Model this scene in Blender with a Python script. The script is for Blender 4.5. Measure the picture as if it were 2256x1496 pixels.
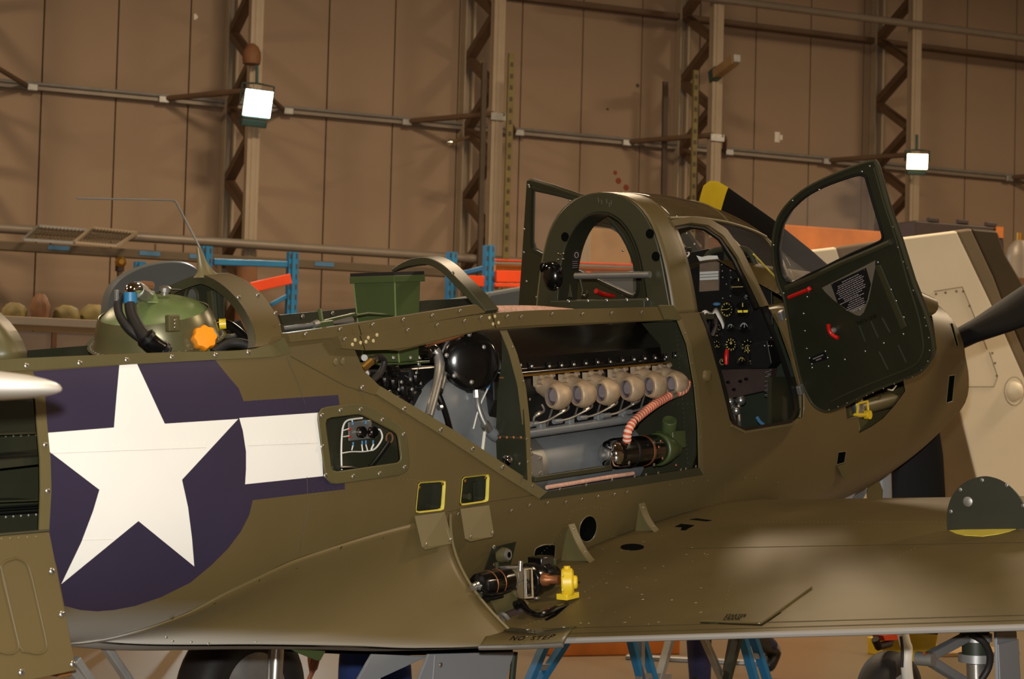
import bpy, bmesh, math, random
import numpy as np
from mathutils import Vector, Matrix, geometry
from mathutils.bvhtree import BVHTree
random.seed(5)
for _o in list(bpy.data.objects): bpy.data.objects.remove(_o, do_unlink=True)
SC = bpy.context.scene
COL = SC.collection
# ------------------------------------------------------------------ camera
F, CX, CY, EYE = 4600., 1128., 748., 1.5
_p, _r = math.radians(2.64), math.radians(1.5)
fw = np.array([0, math.cos(_p), math.sin(_p)]); _u = np.array([0, -math.sin(_p), math.cos(_p)]); _x = np.array([1., 0, 0])
RV = math.cos(_r)*_x + math.sin(_r)*_u
UV = -math.sin(_r)*_x + math.cos(_r)*_u
CAM = np.array([0, 0, EYE])
cd = bpy.data.cameras.new('camera'); cd.sensor_width = 36; cd.lens = F/2256*36; cd.clip_end = 200; cd.clip_start = .05
co = bpy.data.objects.new('camera', cd); COL.objects.link(co)
m = Matrix.Identity(4)
for i in range(3):
    m[i][0] = RV[i]; m[i][1] = UV[i]; m[i][2] = -fw[i]; m[i][3] = CAM[i]
co.matrix_world = m
cd.dof.use_dof = True; cd.dof.focus_distance = 7.6; cd.dof.aperture_fstop = 8
SC.camera = co
# ------------------------------------------------------------------ light
SC.view_settings.view_transform = 'Standard'; SC.view_settings.look = 'None'
SC.view_settings.gamma = 1; SC.view_settings.use_curve_mapping = False
SC.view_settings.exposure = 0.0
wd = bpy.data.worlds.new('hangar_air'); SC.world = wd; wd.use_nodes = True
wd.node_tree.nodes['Background'].inputs[0].default_value = (1, .62, .3, 1)
wd.node_tree.nodes['Background'].inputs[1].default_value = .05
def light(name, typ, loc, power, col, size=1., size_y=None, target=None, spot=None):
    l = bpy.data.lights.new(name, typ); l.energy = power; l.color = col
    if typ == 'AREA':
        l.size = size
        if size_y: l.shape = 'RECTANGLE'; l.size_y = size_y
    elif typ == 'SPOT': l.shadow_soft_size = size; l.spot_size = spot; l.spot_blend = .5
    else: l.shadow_soft_size = size
    o = bpy.data.objects.new(name, l); COL.objects.link(o); o.location = loc
    d = Vector(target) - Vector(loc) if target is not None else Vector((0, 0, -1))
    o.rotation_euler = d.to_track_quat('-Z', 'Y').to_euler()
    return o
WARM = (1, .755, .49)
# high bay lamps under the hangar roof
for (lx, ly, lp) in ((-9, 5, 200), (0, 4, 190), (12, 9, 850), (-9, 15.5, 660), (1, 18, 640), (11, 21, 760)):
    light('high_bay_lamp', 'AREA', (lx, ly, 8.8), lp, WARM, 1.6)
# the camera's own flash, just over the lens
light('camera_flash', 'SPOT', (-.02, -.02, EYE+.13), 1650, (1, .965, .91), .03, None, (-.1, 7, 1.75), math.radians(60))
# ------------------------------------------------------------------ frames
class Frame:
    def __init__(s, o, a, b, c): s.o = np.array(o, float); s.M = np.array([a, b, c], float)
    def w(s, p): return s.o + np.asarray(p, float) @ s.M
    def l(s, P): return np.linalg.solve(s.M.T, (np.asarray(P, float)-s.o))
    def hit(s, px, py, ax, val):
        r = fw + (px-CX)/F*RV + (CY-py)/F*UV
        c = s.l(CAM); d = np.linalg.solve(s.M.T, r)
        t = (val-c[ax])/d[ax]
        return c+d*t
def rayv(px, py): return fw + (px-CX)/F*RV + (CY-py)/F*UV
ID = Frame((0, 0, 0), (1, 0, 0), (0, 1, 0), (0, 0, 1))
_e = rayv(4670, 510); EX = _e/np.linalg.norm(_e)
ES = np.cross(EX, [0, 0, 1]); ES /= np.linalg.norm(ES)
EZ = np.cross(ES, EX)
A = Frame(CAM+rayv(620, 740)*6.3-.40*ES, EX, ES, EZ)      # aircraft: x forward, s starboard, z up from the deck longeron
def US(px, py, s): return A.hit(px, py, 1, s)
def UX(px, py, x): return A.hit(px, py, 0, x)
def UZ(px, py, z): return A.hit(px, py, 2, z)
# wall frame: u along the wall (to the right), n out of the wall towards the hangar, z up
_w = rayv(11000, 0); _w[2] = 0; WU = _w/np.linalg.norm(_w)
WN = np.array([WU[1], -WU[0], 0])
_q = CAM+rayv(800, 950)*26.
WL = Frame((_q[0], _q[1], 0), WU, WN, (0, 0, 1))
def UW(px, py, n=0.): return WL.hit(px, py, 1, n)
# ------------------------------------------------------------------ materials
def lin(c): return tuple(((v/255.)/12.92 if v/255. <= .04045 else ((v/255.+.055)/1.055)**2.4) for v in c)
MATS = {}
def mat(name, col, rough=.5, metal=0., var=.12, scale=6., bump=0., spec=.5, coat=0., emis=None, estr=0., trans=0., alpha=1., stretch=None, fine=0.):
    m = bpy.data.materials.new(name); m.use_nodes = True; nt = m.node_tree; N = nt.nodes; L = nt.links
    b = N['Principled BSDF']; c = lin(col)
    b.inputs['Roughness'].default_value = rough; b.inputs['Metallic'].default_value = metal
    b.inputs['Specular IOR Level'].default_value = spec
    b.inputs['Coat Weight'].default_value = coat
    b.inputs['Transmission Weight'].default_value = trans
    if trans: b.inputs['IOR'].default_value = 1.1
    b.inputs['Alpha'].default_value = alpha
    tc = N.new('ShaderNodeTexCoord'); nz = N.new('ShaderNodeTexNoise')
    nz.inputs['Scale'].default_value = scale; nz.inputs['Detail'].default_value = 6; nz.inputs['Roughness'].default_value = .6
    if stretch:
        mp = N.new('ShaderNodeMapping'); mp.inputs['Scale'].default_value = stretch
        L.new(tc.outputs['Object'], mp.inputs[0]); L.new(mp.outputs[0], nz.inputs['Vector'])
    else: L.new(tc.outputs['Object'], nz.inputs['Vector'])
    rp = N.new('ShaderNodeValToRGB'); rp.color_ramp.elements[0].position = .3; rp.color_ramp.elements[1].position = .7
    rp.color_ramp.elements[0].color = tuple(max(0, v*(1-var)) for v in c)+(1,)
    rp.color_ramp.elements[1].color = tuple(min(1, v*(1+var)) for v in c)+(1,)
    L.new(nz.outputs['Fac'], rp.inputs[0]); L.new(rp.outputs[0], b.inputs['Base Color'])
    if bump:
        n2 = N.new('ShaderNodeTexNoise'); n2.inputs['Scale'].default_value = fine or scale*6; n2.inputs['Detail'].default_value = 4
        L.new(tc.outputs['Object'], n2.inputs['Vector'])
        bp = N.new('ShaderNodeBump'); bp.inputs['Strength'].default_value = bump; bp.inputs['Distance'].default_value = .01
        L.new(n2.outputs['Fac'], bp.inputs['Height']); L.new(bp.outputs[0], b.inputs['Normal'])
    if emis is not None:
        b.inputs['Emission Color'].default_value = lin(emis)+(1,); b.inputs['Emission Strength'].default_value = estr
    MATS[name] = m
    return m
# ------------------------------------------------------------------ mesh builder
def nrm(v): v = np.asarray(v, float); return v/(np.linalg.norm(v)+1e-12)
def perp(d):
    d = nrm(d); a = np.array([0, 0, 1.]) if abs(d[2]) < .9 else np.array([1., 0, 0])
    u = nrm(np.cross(a, d)); return u, np.cross(d, u)
class G:
    def __init__(s, fr=None): s.f = fr or A; s.v = []; s.F = []; s.mi = []; s.k = 0
    def add(s, vs, fs):
        b = len(s.v); s.v += [tuple(map(float, p)) for p in vs]; s.F += [tuple(b+i for i in f) for f in fs]; s.mi += [s.k]*len(fs); return s
    def box(s, c, d, ax=None):
        c = np.asarray(c, float); R = np.eye(3) if ax is None else np.array([nrm(a) for a in ax])
        P = [c+(i*d[0]/2)*R[0]+(j*d[1]/2)*R[1]+(k*d[2]/2)*R[2] for i in (-1, 1) for j in (-1, 1) for k in (-1, 1)]
        return s.add(P, [(0, 1, 3, 2), (4, 6, 7, 5), (0, 4, 5, 1), (2, 3, 7, 6), (0, 2, 6, 4), (1, 5, 7, 3)])
    def bar(s, p, q, w, h, up=(0, 0, 1)):
        p, q = np.asarray(p, float), np.asarray(q, float); d = nrm(q-p); u = nrm(np.cross(up, d)); v = np.cross(d, u)
        return s.box((p+q)/2, (np.linalg.norm(q-p), w, h), (d, u, v))
    def tube(s, pts, r, n=10, cap=True, sm=0):
        P = [np.asarray(p, float) for p in pts]
        if sm: P = smooth(P, sm)
        m_ = len(P); rr = list(r) if hasattr(r, '__len__') else [r]*m_
        if len(rr) != m_: rr = list(np.interp(np.linspace(0, 1, m_), np.linspace(0, 1, len(rr)), rr))
        T = [nrm(P[min(i+1, m_-1)]-P[max(i-1, 0)]) for i in range(m_)]
        u, v = perp(T[0]); vs = []
        for i in range(m_):
            u = nrm(u-T[i]*np.dot(u, T[i])); v = np.cross(T[i], u)
            vs += [P[i]+rr[i]*(math.cos(2*math.pi*k/n)*u+math.sin(2*math.pi*k/n)*v) for k in range(n)]
        fs = [(i*n+k, i*n+(k+1) % n, (i+1)*n+(k+1) % n, (i+1)*n+k) for i in range(m_-1) for k in range(n)]
        if cap: fs += [tuple(range(n))[::-1], tuple((m_-1)*n+k for k in range(n))]
        return s.add(vs, fs)
    def lathe(s, p, ax, prof, n=20, capa=True, capb=True, e=(1, 1)):
        p = np.asarray(p, float); ax = nrm(ax); u, v = perp(ax); vs = []
        for (r, h) in prof: vs += [p+ax*h+r*(e[0]*math.cos(2*math.pi*k/n)*u+e[1]*math.sin(2*math.pi*k/n)*v) for k in range(n)]
        m_ = len(prof)
        fs = [(i*n+k, i*n+(k+1) % n, (i+1)*n+(k+1) % n, (i+1)*n+k) for i in range(m_-1) for k in range(n)]
        if capa: fs.append(tuple(range(n))[::-1])
        if capb: fs.append(tuple((m_-1)*n+k for k in range(n)))
        return s.add(vs, fs)
    def prism(s, poly, vec):
        P = [np.asarray(p, float) for p in poly]; n = len(P); vec = np.asarray(vec, float)
        return s.add(P+[p+vec for p in P], [tuple(range(n))[::-1], tuple(range(n, 2*n))]+[(i, (i+1) % n, n+(i+1) % n, n+i) for i in range(n)])
    def grid(s, rows, cu=False, cv=False):
        R, C = len(rows), len(rows[0])
        fs = [(i*C+j, i*C+(j+1) % C, ((i+1) % R)*C+(j+1) % C, ((i+1) % R)*C+j) for i in range(R if cu else R-1) for j in range(C if cv else C-1)]
        return s.add([p for r in rows for p in r], fs)
    def loft(s, rings):
        n = len(rings[0]); s.grid(rings, cv=True)
        b = len(s.v)-n*len(rings)
        s.F += [tuple(b+k for k in range(n))[::-1], tuple(len(s.v)-n+k for k in range(n))]; s.mi += [s.k]*2
        return s
    def ball(s, c, r, n=12, mm=8, ax=None):
        r = (r, r, r) if not hasattr(r, '__len__') else r; R = np.eye(3) if ax is None else np.array([nrm(a) for a in ax])
        c = np.asarray(c, float); rows = []
        for i in range(mm+1):
            t = math.pi*i/mm
            rows.append([c+r[0]*math.sin(t)*math.cos(2*math.pi*k/n)*R[0]+r[1]*math.sin(t)*math.sin(2*math.pi*k/n)*R[1]+r[2]*math.cos(t)*R[2] for k in range(n)])
        return s.grid(rows, cv=True)
    def ring(s, outer, inner, vec):
        # plate with a hole: outer and inner loops of the same count
        n = len(outer); v = np.asarray(vec, float); o = [np.asarray(p, float) for p in outer]; i_ = [np.asarray(p, float) for p in inner]
        V = o+i_+[p+v for p in o]+[p+v for p in i_]; fs = []
        for k in range(n):
            j = (k+1) % n
            fs += [(k, j, n+j, n+k), (2*n+k, 3*n+k, 3*n+j, 2*n+j), (k, 2*n+k, 2*n+j, j), (n+k, n+j, 3*n+j, 3*n+k)]
        return s.add(V, fs)
    def obj(s, name, mats, parent=None, smooth_=35, bevel=0., recalc=True, solid=0., tri=False):
        me = bpy.data.meshes.new(name)
        me.from_pydata([tuple(s.f.w(p)) for p in s.v], [], s.F)
        ml = mats if isinstance(mats, (list, tuple)) else [mats]
        for m_ in ml: me.materials.append(MATS[m_])
        if len(ml) > 1: me.polygons.foreach_set('material_index', s.mi)
        bm = bmesh.new(); bm.from_mesh(me)
        bmesh.ops.remove_doubles(bm, verts=bm.verts, dist=1e-6)
        if recalc: bmesh.ops.recalc_face_normals(bm, faces=bm.faces)
        bm.to_mesh(me); bm.free()
        if smooth_:
            me.polygons.foreach_set('use_smooth', [True]*len(me.polygons)); me.set_sharp_from_angle(angle=math.radians(smooth_))
        o = bpy.data.objects.new(name, me); COL.objects.link(o)
        if parent is not None: setp(o, parent)
        if solid:
            md = o.modifiers.new('thickness', 'SOLIDIFY'); md.thickness = solid; md.offset = -1
        if bevel:
            md = o.modifiers.new('edge', 'BEVEL'); md.width = bevel; md.segments = 2; md.limit_method = 'ANGLE'; md.angle_limit = .6
        return o
def setp(o, parent):
    o.parent = parent; mw = Matrix.Identity(4); p = parent
    chain = []
    while p is not None: chain.append(p); p = p.parent
    for p in reversed(chain): mw = mw @ p.matrix_parent_inverse @ p.matrix_basis
    o.matrix_parent_inverse = mw.inverted()
def smooth(P, k=6, closed=False):
    P = [np.asarray(p, float) for p in P]; n = len(P); out = []
    for i in range(n if closed else n-1):
        if closed: a, b, c, d = P[i-1], P[i], P[(i+1) % n], P[(i+2) % n]
        else: a, b, c, d = P[max(i-1, 0)], P[i], P[i+1], P[min(i+2, n-1)]
        for t in np.linspace(0, 1, k, endpoint=False):
            out.append(.5*((2*b)+(-a+c)*t+(2*a-5*b+4*c-d)*t*t+(-a+3*b-3*c+d)*t**3))
    if not closed: out.append(P[-1])
    return out
def tag(o, label, cat=None, group=None, kind=None):
    if label: o['label'] = label
    if cat: o['category'] = cat
    if group: o['group'] = group
    if kind: o['kind'] = kind
    return o
def empty(name, loc, label, cat, group=None):
    o = bpy.data.objects.new(name, None); o.empty_display_size = .2; COL.objects.link(o); o.location = loc
    return tag(o, label, cat, group)
class Cub:
    def __init__(s, pts):
        s.x = np.array([p[0] for p in pts], float); s.y = np.array([p[1] for p in pts], float)
        d = np.diff(s.y)/np.diff(s.x); mm = np.zeros(len(s.x)); mm[0], mm[-1] = d[0], d[-1]
        for i in range(1, len(d)): mm[i] = 0 if d[i-1]*d[i] <= 0 else 2*d[i-1]*d[i]/(d[i-1]+d[i])
        s.m = mm
    def __call__(s, x):
        x = np.clip(x, s.x[0], s.x[-1]); i = int(np.clip(np.searchsorted(s.x, x)-1, 0, len(s.x)-2)); h = s.x[i+1]-s.x[i]; t = (x-s.x[i])/h
        return (2*t**3-3*t*t+1)*s.y[i]+(t**3-2*t*t+t)*h*s.m[i]+(-2*t**3+3*t*t)*s.y[i+1]+(t**3-t*t)*h*s.m[i+1]
# palette
mat('olive', (95, 81, 49), .42, 0, .10, 1.2, .02, .5, fine=30)
mat('olive_light', (104, 93, 60), .42, 0, .10, 3)
mat('olive_trim', (86, 79, 48), .45, 0, .12, 5)
mat('zinc_green', (39, 40, 27), .45, 0, .12, 4)
mat('skin_inside', (40, 43, 28), .5, 0, .12, 4)
mat('bay_green', (54, 53, 35), .42, 0, .1, 4)
mat('duct_green', (64, 76, 42), .4, 0, .12, 3)
mat('tank_green', (104, 120, 72), .38, 0, .16, 5)
mat('insignia_blue', (50, 43, 64), .45, 0, .06, 4)
mat('insignia_seam', (205, 200, 190), .5)
mat('insignia_white', (246, 244, 236), .45, 0, .02, 4)
mat('belly_grey', (140, 136, 130), .45, 0, .06, 2)
mat('black_gloss', (14, 13, 12), .18, 0, .2, 8, spec=.7)
mat('black_satin', (17, 17, 16), .42, 0, .2, 8)
mat('black_rubber', (26, 23, 21), .6, 0, .2, 10)
mat('engine_grey', (114, 118, 120), .4, .1, .14, 5)
mat('blade_black', (13, 12, 11), .65, 0, .2, 6, spec=.25)
mat('exhaust_metal', (172, 150, 122), .55, .25, .25, 14, .1)
mat('exhaust_inside', (120, 108, 108), .7, .1, .25, 14)
mat('bare_metal', (190, 188, 182), .3, .9, .1, 12)
mat('steel_dull', (150, 148, 142), .45, .7, .15, 12)
mat('screw_metal', (176, 168, 150), .35, .8, .2, 40)
mat('brass', (170, 130, 60), .35, .8, .15, 12)
mat('chrome', (225, 225, 225), .08, 1, .02, 6)
mat('yellow_paint', (222, 190, 40), .4, 0, .08, 9)
mat('yellow_primer', (206, 190, 76), .5, 0, .1, 9)
mat('orange_plastic', (246, 150, 30), .35, 0, .05, 9)
mat('red_paint', (190, 24, 18), .35, 0, .1, 9)
mat('blue_paint', (40, 110, 150), .45, 0, .15, 6)
mat('white_paint', (240, 236, 226), .4, 0, .04, 3)
mat('cloth_white', (226, 222, 210), .8, 0, .08, 20)
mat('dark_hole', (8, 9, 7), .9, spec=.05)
mat('copper', (150, 96, 60), .4, .6, .2, 12)
mat('hose_red', (206, 96, 64), .6, 0, .15, 10)
mat('hose_white', (226, 190, 170), .6, 0, .1, 10)
mat('placard_black', (18, 17, 18), .5, 0, .1, 9)
mat('placard_line', (150, 140, 140), .6)
mat('stencil_black', (15, 12, 7), .8, spec=.1)
mat('stencil_dim', (64, 54, 28), .6)
mat('glass', (235, 235, 225), .03, 0, 0, 5, 0, .5, trans=1.)
# ================================================================== the hangar
mat('wall_panel', (148, 126, 104), .7, 0, .05, .8, .05, fine=60)
mat('wall_gap', (44, 36, 28), .9)
mat('ceiling_sheet', (150, 140, 124), .8, 0, .05, .5)
mat('concrete', (112, 97, 76), .35, 0, .10, .5, .03, fine=20)
mat('steel_cream', (160, 144, 122), .55, 0, .08, 3)
mat('steel_brown', (92, 70, 50), .6, 0, .15, 3)
mat('pipe_grey', (130, 120, 108), .45, .2, .1, 3)
mat('tray_brown', (92, 78, 58), .6, 0, .15, 3)
mat('label_blue', (70, 120, 160), .6)
mat('lamp_housing', (52, 74, 70), .4, .2, .1, 6)
mat('lamp_cold', (255, 255, 255), .5, emis=(236, 255, 246), estr=30)
mat('lamp_warm', (255, 250, 230), .5, emis=(255, 226, 160), estr=24)
mat('slot_green', (112, 100, 58), .6, 0, .2, 4)
mat('post_dark', (70, 56, 42), .6, 0, .15, 4)
mat('rack_orange', (226, 72, 22), .45, 0, .1, 4)
mat('rack_blue', (32, 112, 160), .45, 0, .12, 4)
mat('board_orange', (206, 118, 40), .6, 0, .2, 3)
mat('board_tan', (160, 130, 90), .7, 0, .2, 2)
mat('grey_skin', (92, 100, 104), .45, 0, .08, 1.5)
mat('stripe_white', (244, 236, 212), .5, 0, .04, 1.5)
mat('stripe_dark', (110, 92, 64), .5, 0, .14, 1.5)
mat('stripe_grey', (130, 116, 92), .5, 0, .1, 1.5)
mat('aft_dark', (72, 60, 38), .5, 0, .2, 1.5)
mat('case_dark', (52, 38, 34), .6, 0, .15, 5)
mat('wood', (140, 96, 52), .6, 0, .25, 3, stretch=(1, 8, 8))
mat('overall_blue', (34, 56, 110), .85, 0, .2, 12, .15)
mat('overall_navy', (30, 28, 62), .85, 0, .2, 12, .15)
mat('skin', (182, 116, 84), .5, 0, .08, 14)
mat('hair', (50, 34, 22), .7, 0, .2, 30)
mat('shoe', (26, 22, 20), .5)
mat('tyre', (30, 27, 25), .65, 0, .15, 8, .1)
mat('clutter_olive', (118, 104, 56), .7, 0, .25, 5)
mat('clutter_brown', (112, 74, 44), .7, 0, .25, 5)
mat('galv', (158, 158, 156), .4, .6, .12, 10)
mat('grey_paint', (134, 136, 138), .42, 0, .06, 2)
mat('tag_red', (130, 52, 34), .7)
mat('zinc_dark', (34, 42, 28), .5, 0, .12, 4)
def struct(o): o['kind'] = 'structure'; return o
CU, CN = -9.26, 24.39                                   # where the photographer stands, in the wall frame
fl = struct(G(WL).box((-1, 17, -.1), (36, 36, .2)).obj('floor', 'concrete', smooth_=0)); tag(fl, 'pale tan concrete hangar floor')
ce = struct(G(WL).box((-1, 17, 9.5), (36, 36, .2)).obj('ceiling', 'ceiling_sheet', smooth_=0)); tag(ce, 'sheet metal hangar ceiling out of view')
for nm, c, d in (('wall_left', (-18.9, 17, 4.7), (.2, 36, 9.6)), ('wall_right', (16.9, 17, 4.7), (.2, 36, 9.6)), ('wall_front', (-1, 34.9, 4.7), (36, .2, 9.6))):
    tag(struct(G(WL).box(c, d).obj(nm, 'wall_panel', smooth_=0)), 'hangar side wall out of view')
wb = struct(G(WL).box((-1, -.12, 4.7), (36, .14, 9.6)).obj('wall_back', 'wall_gap', smooth_=0)); tag(wb, 'tan panelled hangar wall behind the aircraft')
pm = None
for k in range(-16, 23):
    u0 = -4.14+.883*k
    if pm is None:
        o = G(ID).box((0, 0, 0), (.868, .05, 9.4)).obj('wall_panel', 'wall_panel', smooth_=0, bevel=.004); pm = o.data
    else:
        o = bpy.data.objects.new('wall_panel', pm); COL.objects.link(o)
        md = o.modifiers.new('edge', 'BEVEL'); md.width = .004
    P = WL.w((u0+.4415, -.025, 4.71)); o.location = P; o.rotation_euler = (0, 0, math.atan2(WU[1], WU[0]))
    setp(o, wb)
# lattice columns against the wall
colname = ['leftmost lattice column carrying the white floodlight', 'second lattice column, behind the rear engine deck', 'third lattice column, with the fluorescent fitting', 'rightmost lattice column carrying the warm floodlight']
COLU = []
for k in range(-2, 5):
    u0 = -1.87+3.13*k; COLU.append(u0)
    e = empty('lattice_column', WL.w((u0, .5, 0)), (colname[k] if 0 <= k < 4 else 'cream lattice column beyond the picture edge'), 'column', 'lattice columns along the back wall')
    uf = u0+.03
    f = G(WL); f.box((uf, .94, 4.7), (.15, .03, 9.4)); f.box((uf-.066, .89, 4.7), (.018, .09, 9.4)); f.box((uf+.066, .89, 4.7), (.018, .09, 9.4)); f.box((uf, .958, 4.7), (.05, .012, 9.4)); f.obj('front_flange', 'steel_cream', e, 0)
    f = G(WL); f.box((u0, .03, 4.7), (.16, .03, 9.4)); f.box((u0-.07, .09, 4.7), (.018, .1, 9.4)); f.box((u0+.05, .09, 4.7), (.03, .1, 9.4)); f.obj('back_flange', 'steel_cream', e, 0)
    for j in range(-6, 5):
        zb = 5.41+.9*j
        if zb-.45 < .0: continue
        G(WL).bar((u0, .12, zb), (uf, .88, zb+.45), .12, .09).obj('brace', 'steel_brown', e, 0)
        G(WL).bar((u0, .12, zb-.04), (uf, .88, zb-.49), .12, .09).obj('brace', 'steel_brown', e, 0)
    e2 = G(WL).box((uf, .98, 5.44), (.2, .02, .09)).obj('tie_plate', 'galv', e, 0)
    G(WL).tube([(u0-.82, .07, 5.42), (uf-.06, .97, 5.47)], .035, 8).obj('tie_bar', 'steel_brown', e)
    G(WL).tube([(uf+.06, .97, 5.47), (uf+.13, .95, 5.45), (u0+.68, .07, 5.42)], .03, 8).obj('tie_bar', 'steel_brown', e)
# rails and pipes along the wall
def rail(name, n, z, r, m_, label, u0=-18, u1=16):
    g = G(WL).tube([(u0, n, z), (u1, n, z)], r, 10)
    o = g.obj(name, m_); return tag(o, label, 'pipe')
r1 = empty('wall_girt', WL.w((0, .05, 5.41)), 'steel girt along the wall at the column tie bars', 'girt')
G(WL).box((-1, .05, 5.41), (34, .08, .06)).obj('girt_channel', 'pipe_grey', r1, 0, .005)
G(WL).tube([(-18, .11, 5.45), (16, .11, 5.45)], .02, 8).obj('conduit', 'galv', r1)
for u in np.arange(-4.27-3.13*3, 12, 1.565):
    G(WL).box((u, .1, 5.41), (.12, .05, .09)).obj('clip', 'galv', r1, 0, .006)
t1 = G(WL).box((-1, .06, 7.17), (34, .1, .08)).obj('wall_girt', 'steel_brown', None, 0, .005); tag(t1, 'brown upper girt high on the wall, right half', 'girt')
t2 = G(WL).tube([(3.0, 1.0, 7.25), (16, 1.0, 7.25)], .05, 10).obj('column_tie_pipe', 'pipe_grey'); tag(t2, 'grey pipe joining the column fronts at top right', 'pipe')
p3 = G(WL).tube([(-18, 1.05, 3.65), (2.6, 1.05, 3.65)], .055, 12).obj('heating_pipe', 'pipe_grey'); tag(p3, 'upper grey horizontal pipe behind the aircraft tail', 'pipe')
tr = empty('cable_tray', WL.w((-5, .9, 3.4)), 'brown cable tray with blue labels below the grey pipe', 'cable tray')
G(WL).box((-8, 1.06, 3.455), (21, .12, .1)).obj('tray', 'tray_brown', tr, 0, .01)
for px, py in ((130, 544), (440, 563), (715, 577), (330, 560)):
    h = UW(px, py, 1.13); G(WL).box((h[0], 1.125, 3.465), (.24, .01, .05)).obj('label_strip', 'label_blue', tr, 0)
for u in np.arange(-7.8, 2.4, 1.2):
    G(WL).bar((u, 1.05, 3.42), (u, 1.05, 3.585), .02, .02, (1, 0, 0)).obj('hanger', 'steel_brown', tr, 0)
# floodlights
def flood(px, py, n, label, warm, w, h, tilt):
    h0 = UW(px, py, n); c = np.array([h0[0], n, h0[2]])
    e = empty('floodlight', WL.w(c), label, 'floodlight', 'floodlights on the columns')
    d = nrm(np.array([tilt, 1, -.25])); u, v = perp(d)
    u = nrm(np.cross(d, (0, 0, 1))); v = np.cross(u, d)
    g = G(WL); R = lambda a, b, k: c+a*u+b*v+k*d
    g.loft([[R(-w*.3, -h*.3, -.16), R(w*.3, -h*.3, -.16), R(w*.3, h*.3, -.16), R(-w*.3, h*.3, -.16)], [R(-w*.55, -h*.6, 0), R(w*.55, -h*.6, 0), R(w*.55, h*.55, 0), R(-w*.55, h*.55, 0)]]).obj('housing', 'lamp_housing', e, 30, .008)
    g = G(WL); g.box(R(0, -.0, .006), (w, h, .012), (u, v, d)).obj('lamp_glass', 'lamp_warm' if warm else 'lamp_cold', e, 0)
    g = G(WL); g.box(R(0, -h*.78, -.06), (w*.95, h*.3, .1), (u, v, d)).obj('ballast_box', 'lamp_housing', e, 0, .01)
    g = G(WL); g.tube([R(-w*.6, 0, -.05), R(-w*.6, h*.7, -.05), R(0, h*.75, -.1), R(w*.6, h*.7, -.05), R(w*.6, 0, -.05)], .012, 8).obj('bracket', 'lamp_housing', e)
    g = G(WL); g.tube([R(0, h*.75, -.1), R(0, h*.75+.2, -.16)], .02, 8).obj('bracket_stem', 'lamp_housing', e)
    P = WL.w(R(0, 0, .03)); T = WL.w(R(0, 0, 1.))
    l = light('floodlight_beam', 'SPOT', P, 260 if warm else 520, (1, .78, .45) if warm else (.92, 1, .95), .12, None, T, math.radians(150))
    setp(l, e)
    return e, c
flood(568, 228, 1.25, 'glaring white floodlight on the leftmost column', False, .34, .30, .15)
flood(2021, 356, 1.25, 'warm yellow floodlight on the rightmost column', True, .27, .2, -.5)
h0 = UW(560, 120, 1.15); g = G(WL); g.lathe((h0[0], 1.06, h0[2]-.1), (0, 0, 1), [(.1, 0), (.11, .06), (.105, .14), (.07, .21), (.03, .24)], 16); o = g.obj('sounder_bell', 'clutter_brown'); tag(o, 'brown domed sounder on the leftmost column above the floodlight', 'sounder')
# fluorescent fitting
e = empty('fluorescent_fitting', WL.w(UW(1600, 145, 1.1)), 'box fluorescent fitting jutting from the third column', 'light fitting')
a_, b_ = UW(1578, 163, 1.0), UW(1622, 130, 1.6)
G(WL).bar(a_, b_, .12, .13).obj('diffuser', 'board_tan', e, 0, .02); G(WL).bar(a_-(.0, .12, 0.03), a_+(0, .06, .02), .1, .16).obj('mount', 'lamp_housing', e, 0, .01)
G(WL).bar(b_, b_+(b_-a_)*.06, .1, .11).obj('end_cap', 'galv', e, 0, .01)
# slotted and plain posts leaning against the columns
def post(px0, py0, px1, n, w, label, slotted):
    t = UW(px0, py0, n); b = UW(px1, 620, n); k = t+(b-t)*(t[2]/max(.1, t[2]-b[2])); k[1] = n
    e = empty('slotted_post' if slotted else 'steel_post', WL.w((k[0], n, 0)), label, 'post', 'posts standing by the columns')
    g = G(WL); g.bar((k[0], n, 0), (t[0], n, t[2]), w, .04, (0, 1, 0)); g.obj('post_body', 'slot_green' if slotted else 'post_dark', e, 0)
    if slotted:
        d = np.array([t[0]-k[0], 0, t[2]]); L_ = np.linalg.norm(d); g = G(WL)
        for q in np.arange(.1, L_, .14):
            p = np.array([k[0], n+.022, 0])+d/L_*q; g.box(p, (.035, .01, .05))
        g.obj('slots', 'post_dark', e, 0)['kind'] = 'stuff'
post(1127, 118, 1112, 1.6, .08, 'tall slotted green post beside the second column', True)
post(1533, 155, 1522, 1.4, .07, 'slotted green post in front of the third column', True)
post(1067, 138, 1056, 1.22, .06, 'plain dark post against the left side of the second column', False)
post(1466, 180, 1460, .4, .07, 'plain dark post left of the third column', False)
h0 = UW(992, 314, 1.2); g = G(WL); h1 = UW(1032, 302, 1.06); e = empty('stub_lamp', WL.w(h0), 'small shiny ball on an arm left of the second column', 'lamp')
G(WL).ball(h0, .045).obj('ball', 'chrome', e); G(WL).tube([h0, h1], .02, 8).obj('arm', 'steel_brown', e)
for px, py, s in ((1357, 380, .035), (1364, 398, .05), (1381, 413, .05), (1406, 188, .03), (1340, 240, .02)):
    h0 = UW(px, py, .02); o = G(WL).lathe((h0[0], 0., h0[2]), (0, 1, 0), [(s*.9, 0), (s*.85, .006), (s*.5, .008)], 6).obj('wall_tag', 'tag_red' if py > 350 else 'post_dark')
    tag(o, {380: 'uppermost of three small red tags on the wall above the canopy', 398: 'middle of three small red tags on the wall above the canopy', 413: 'lowest of three small red tags on the wall above the canopy', 188: 'small dark tag on the wall left of the third column', 240: 'tiny dark tag on the wall between second and third columns'}[py], 'wall tag')
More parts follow.
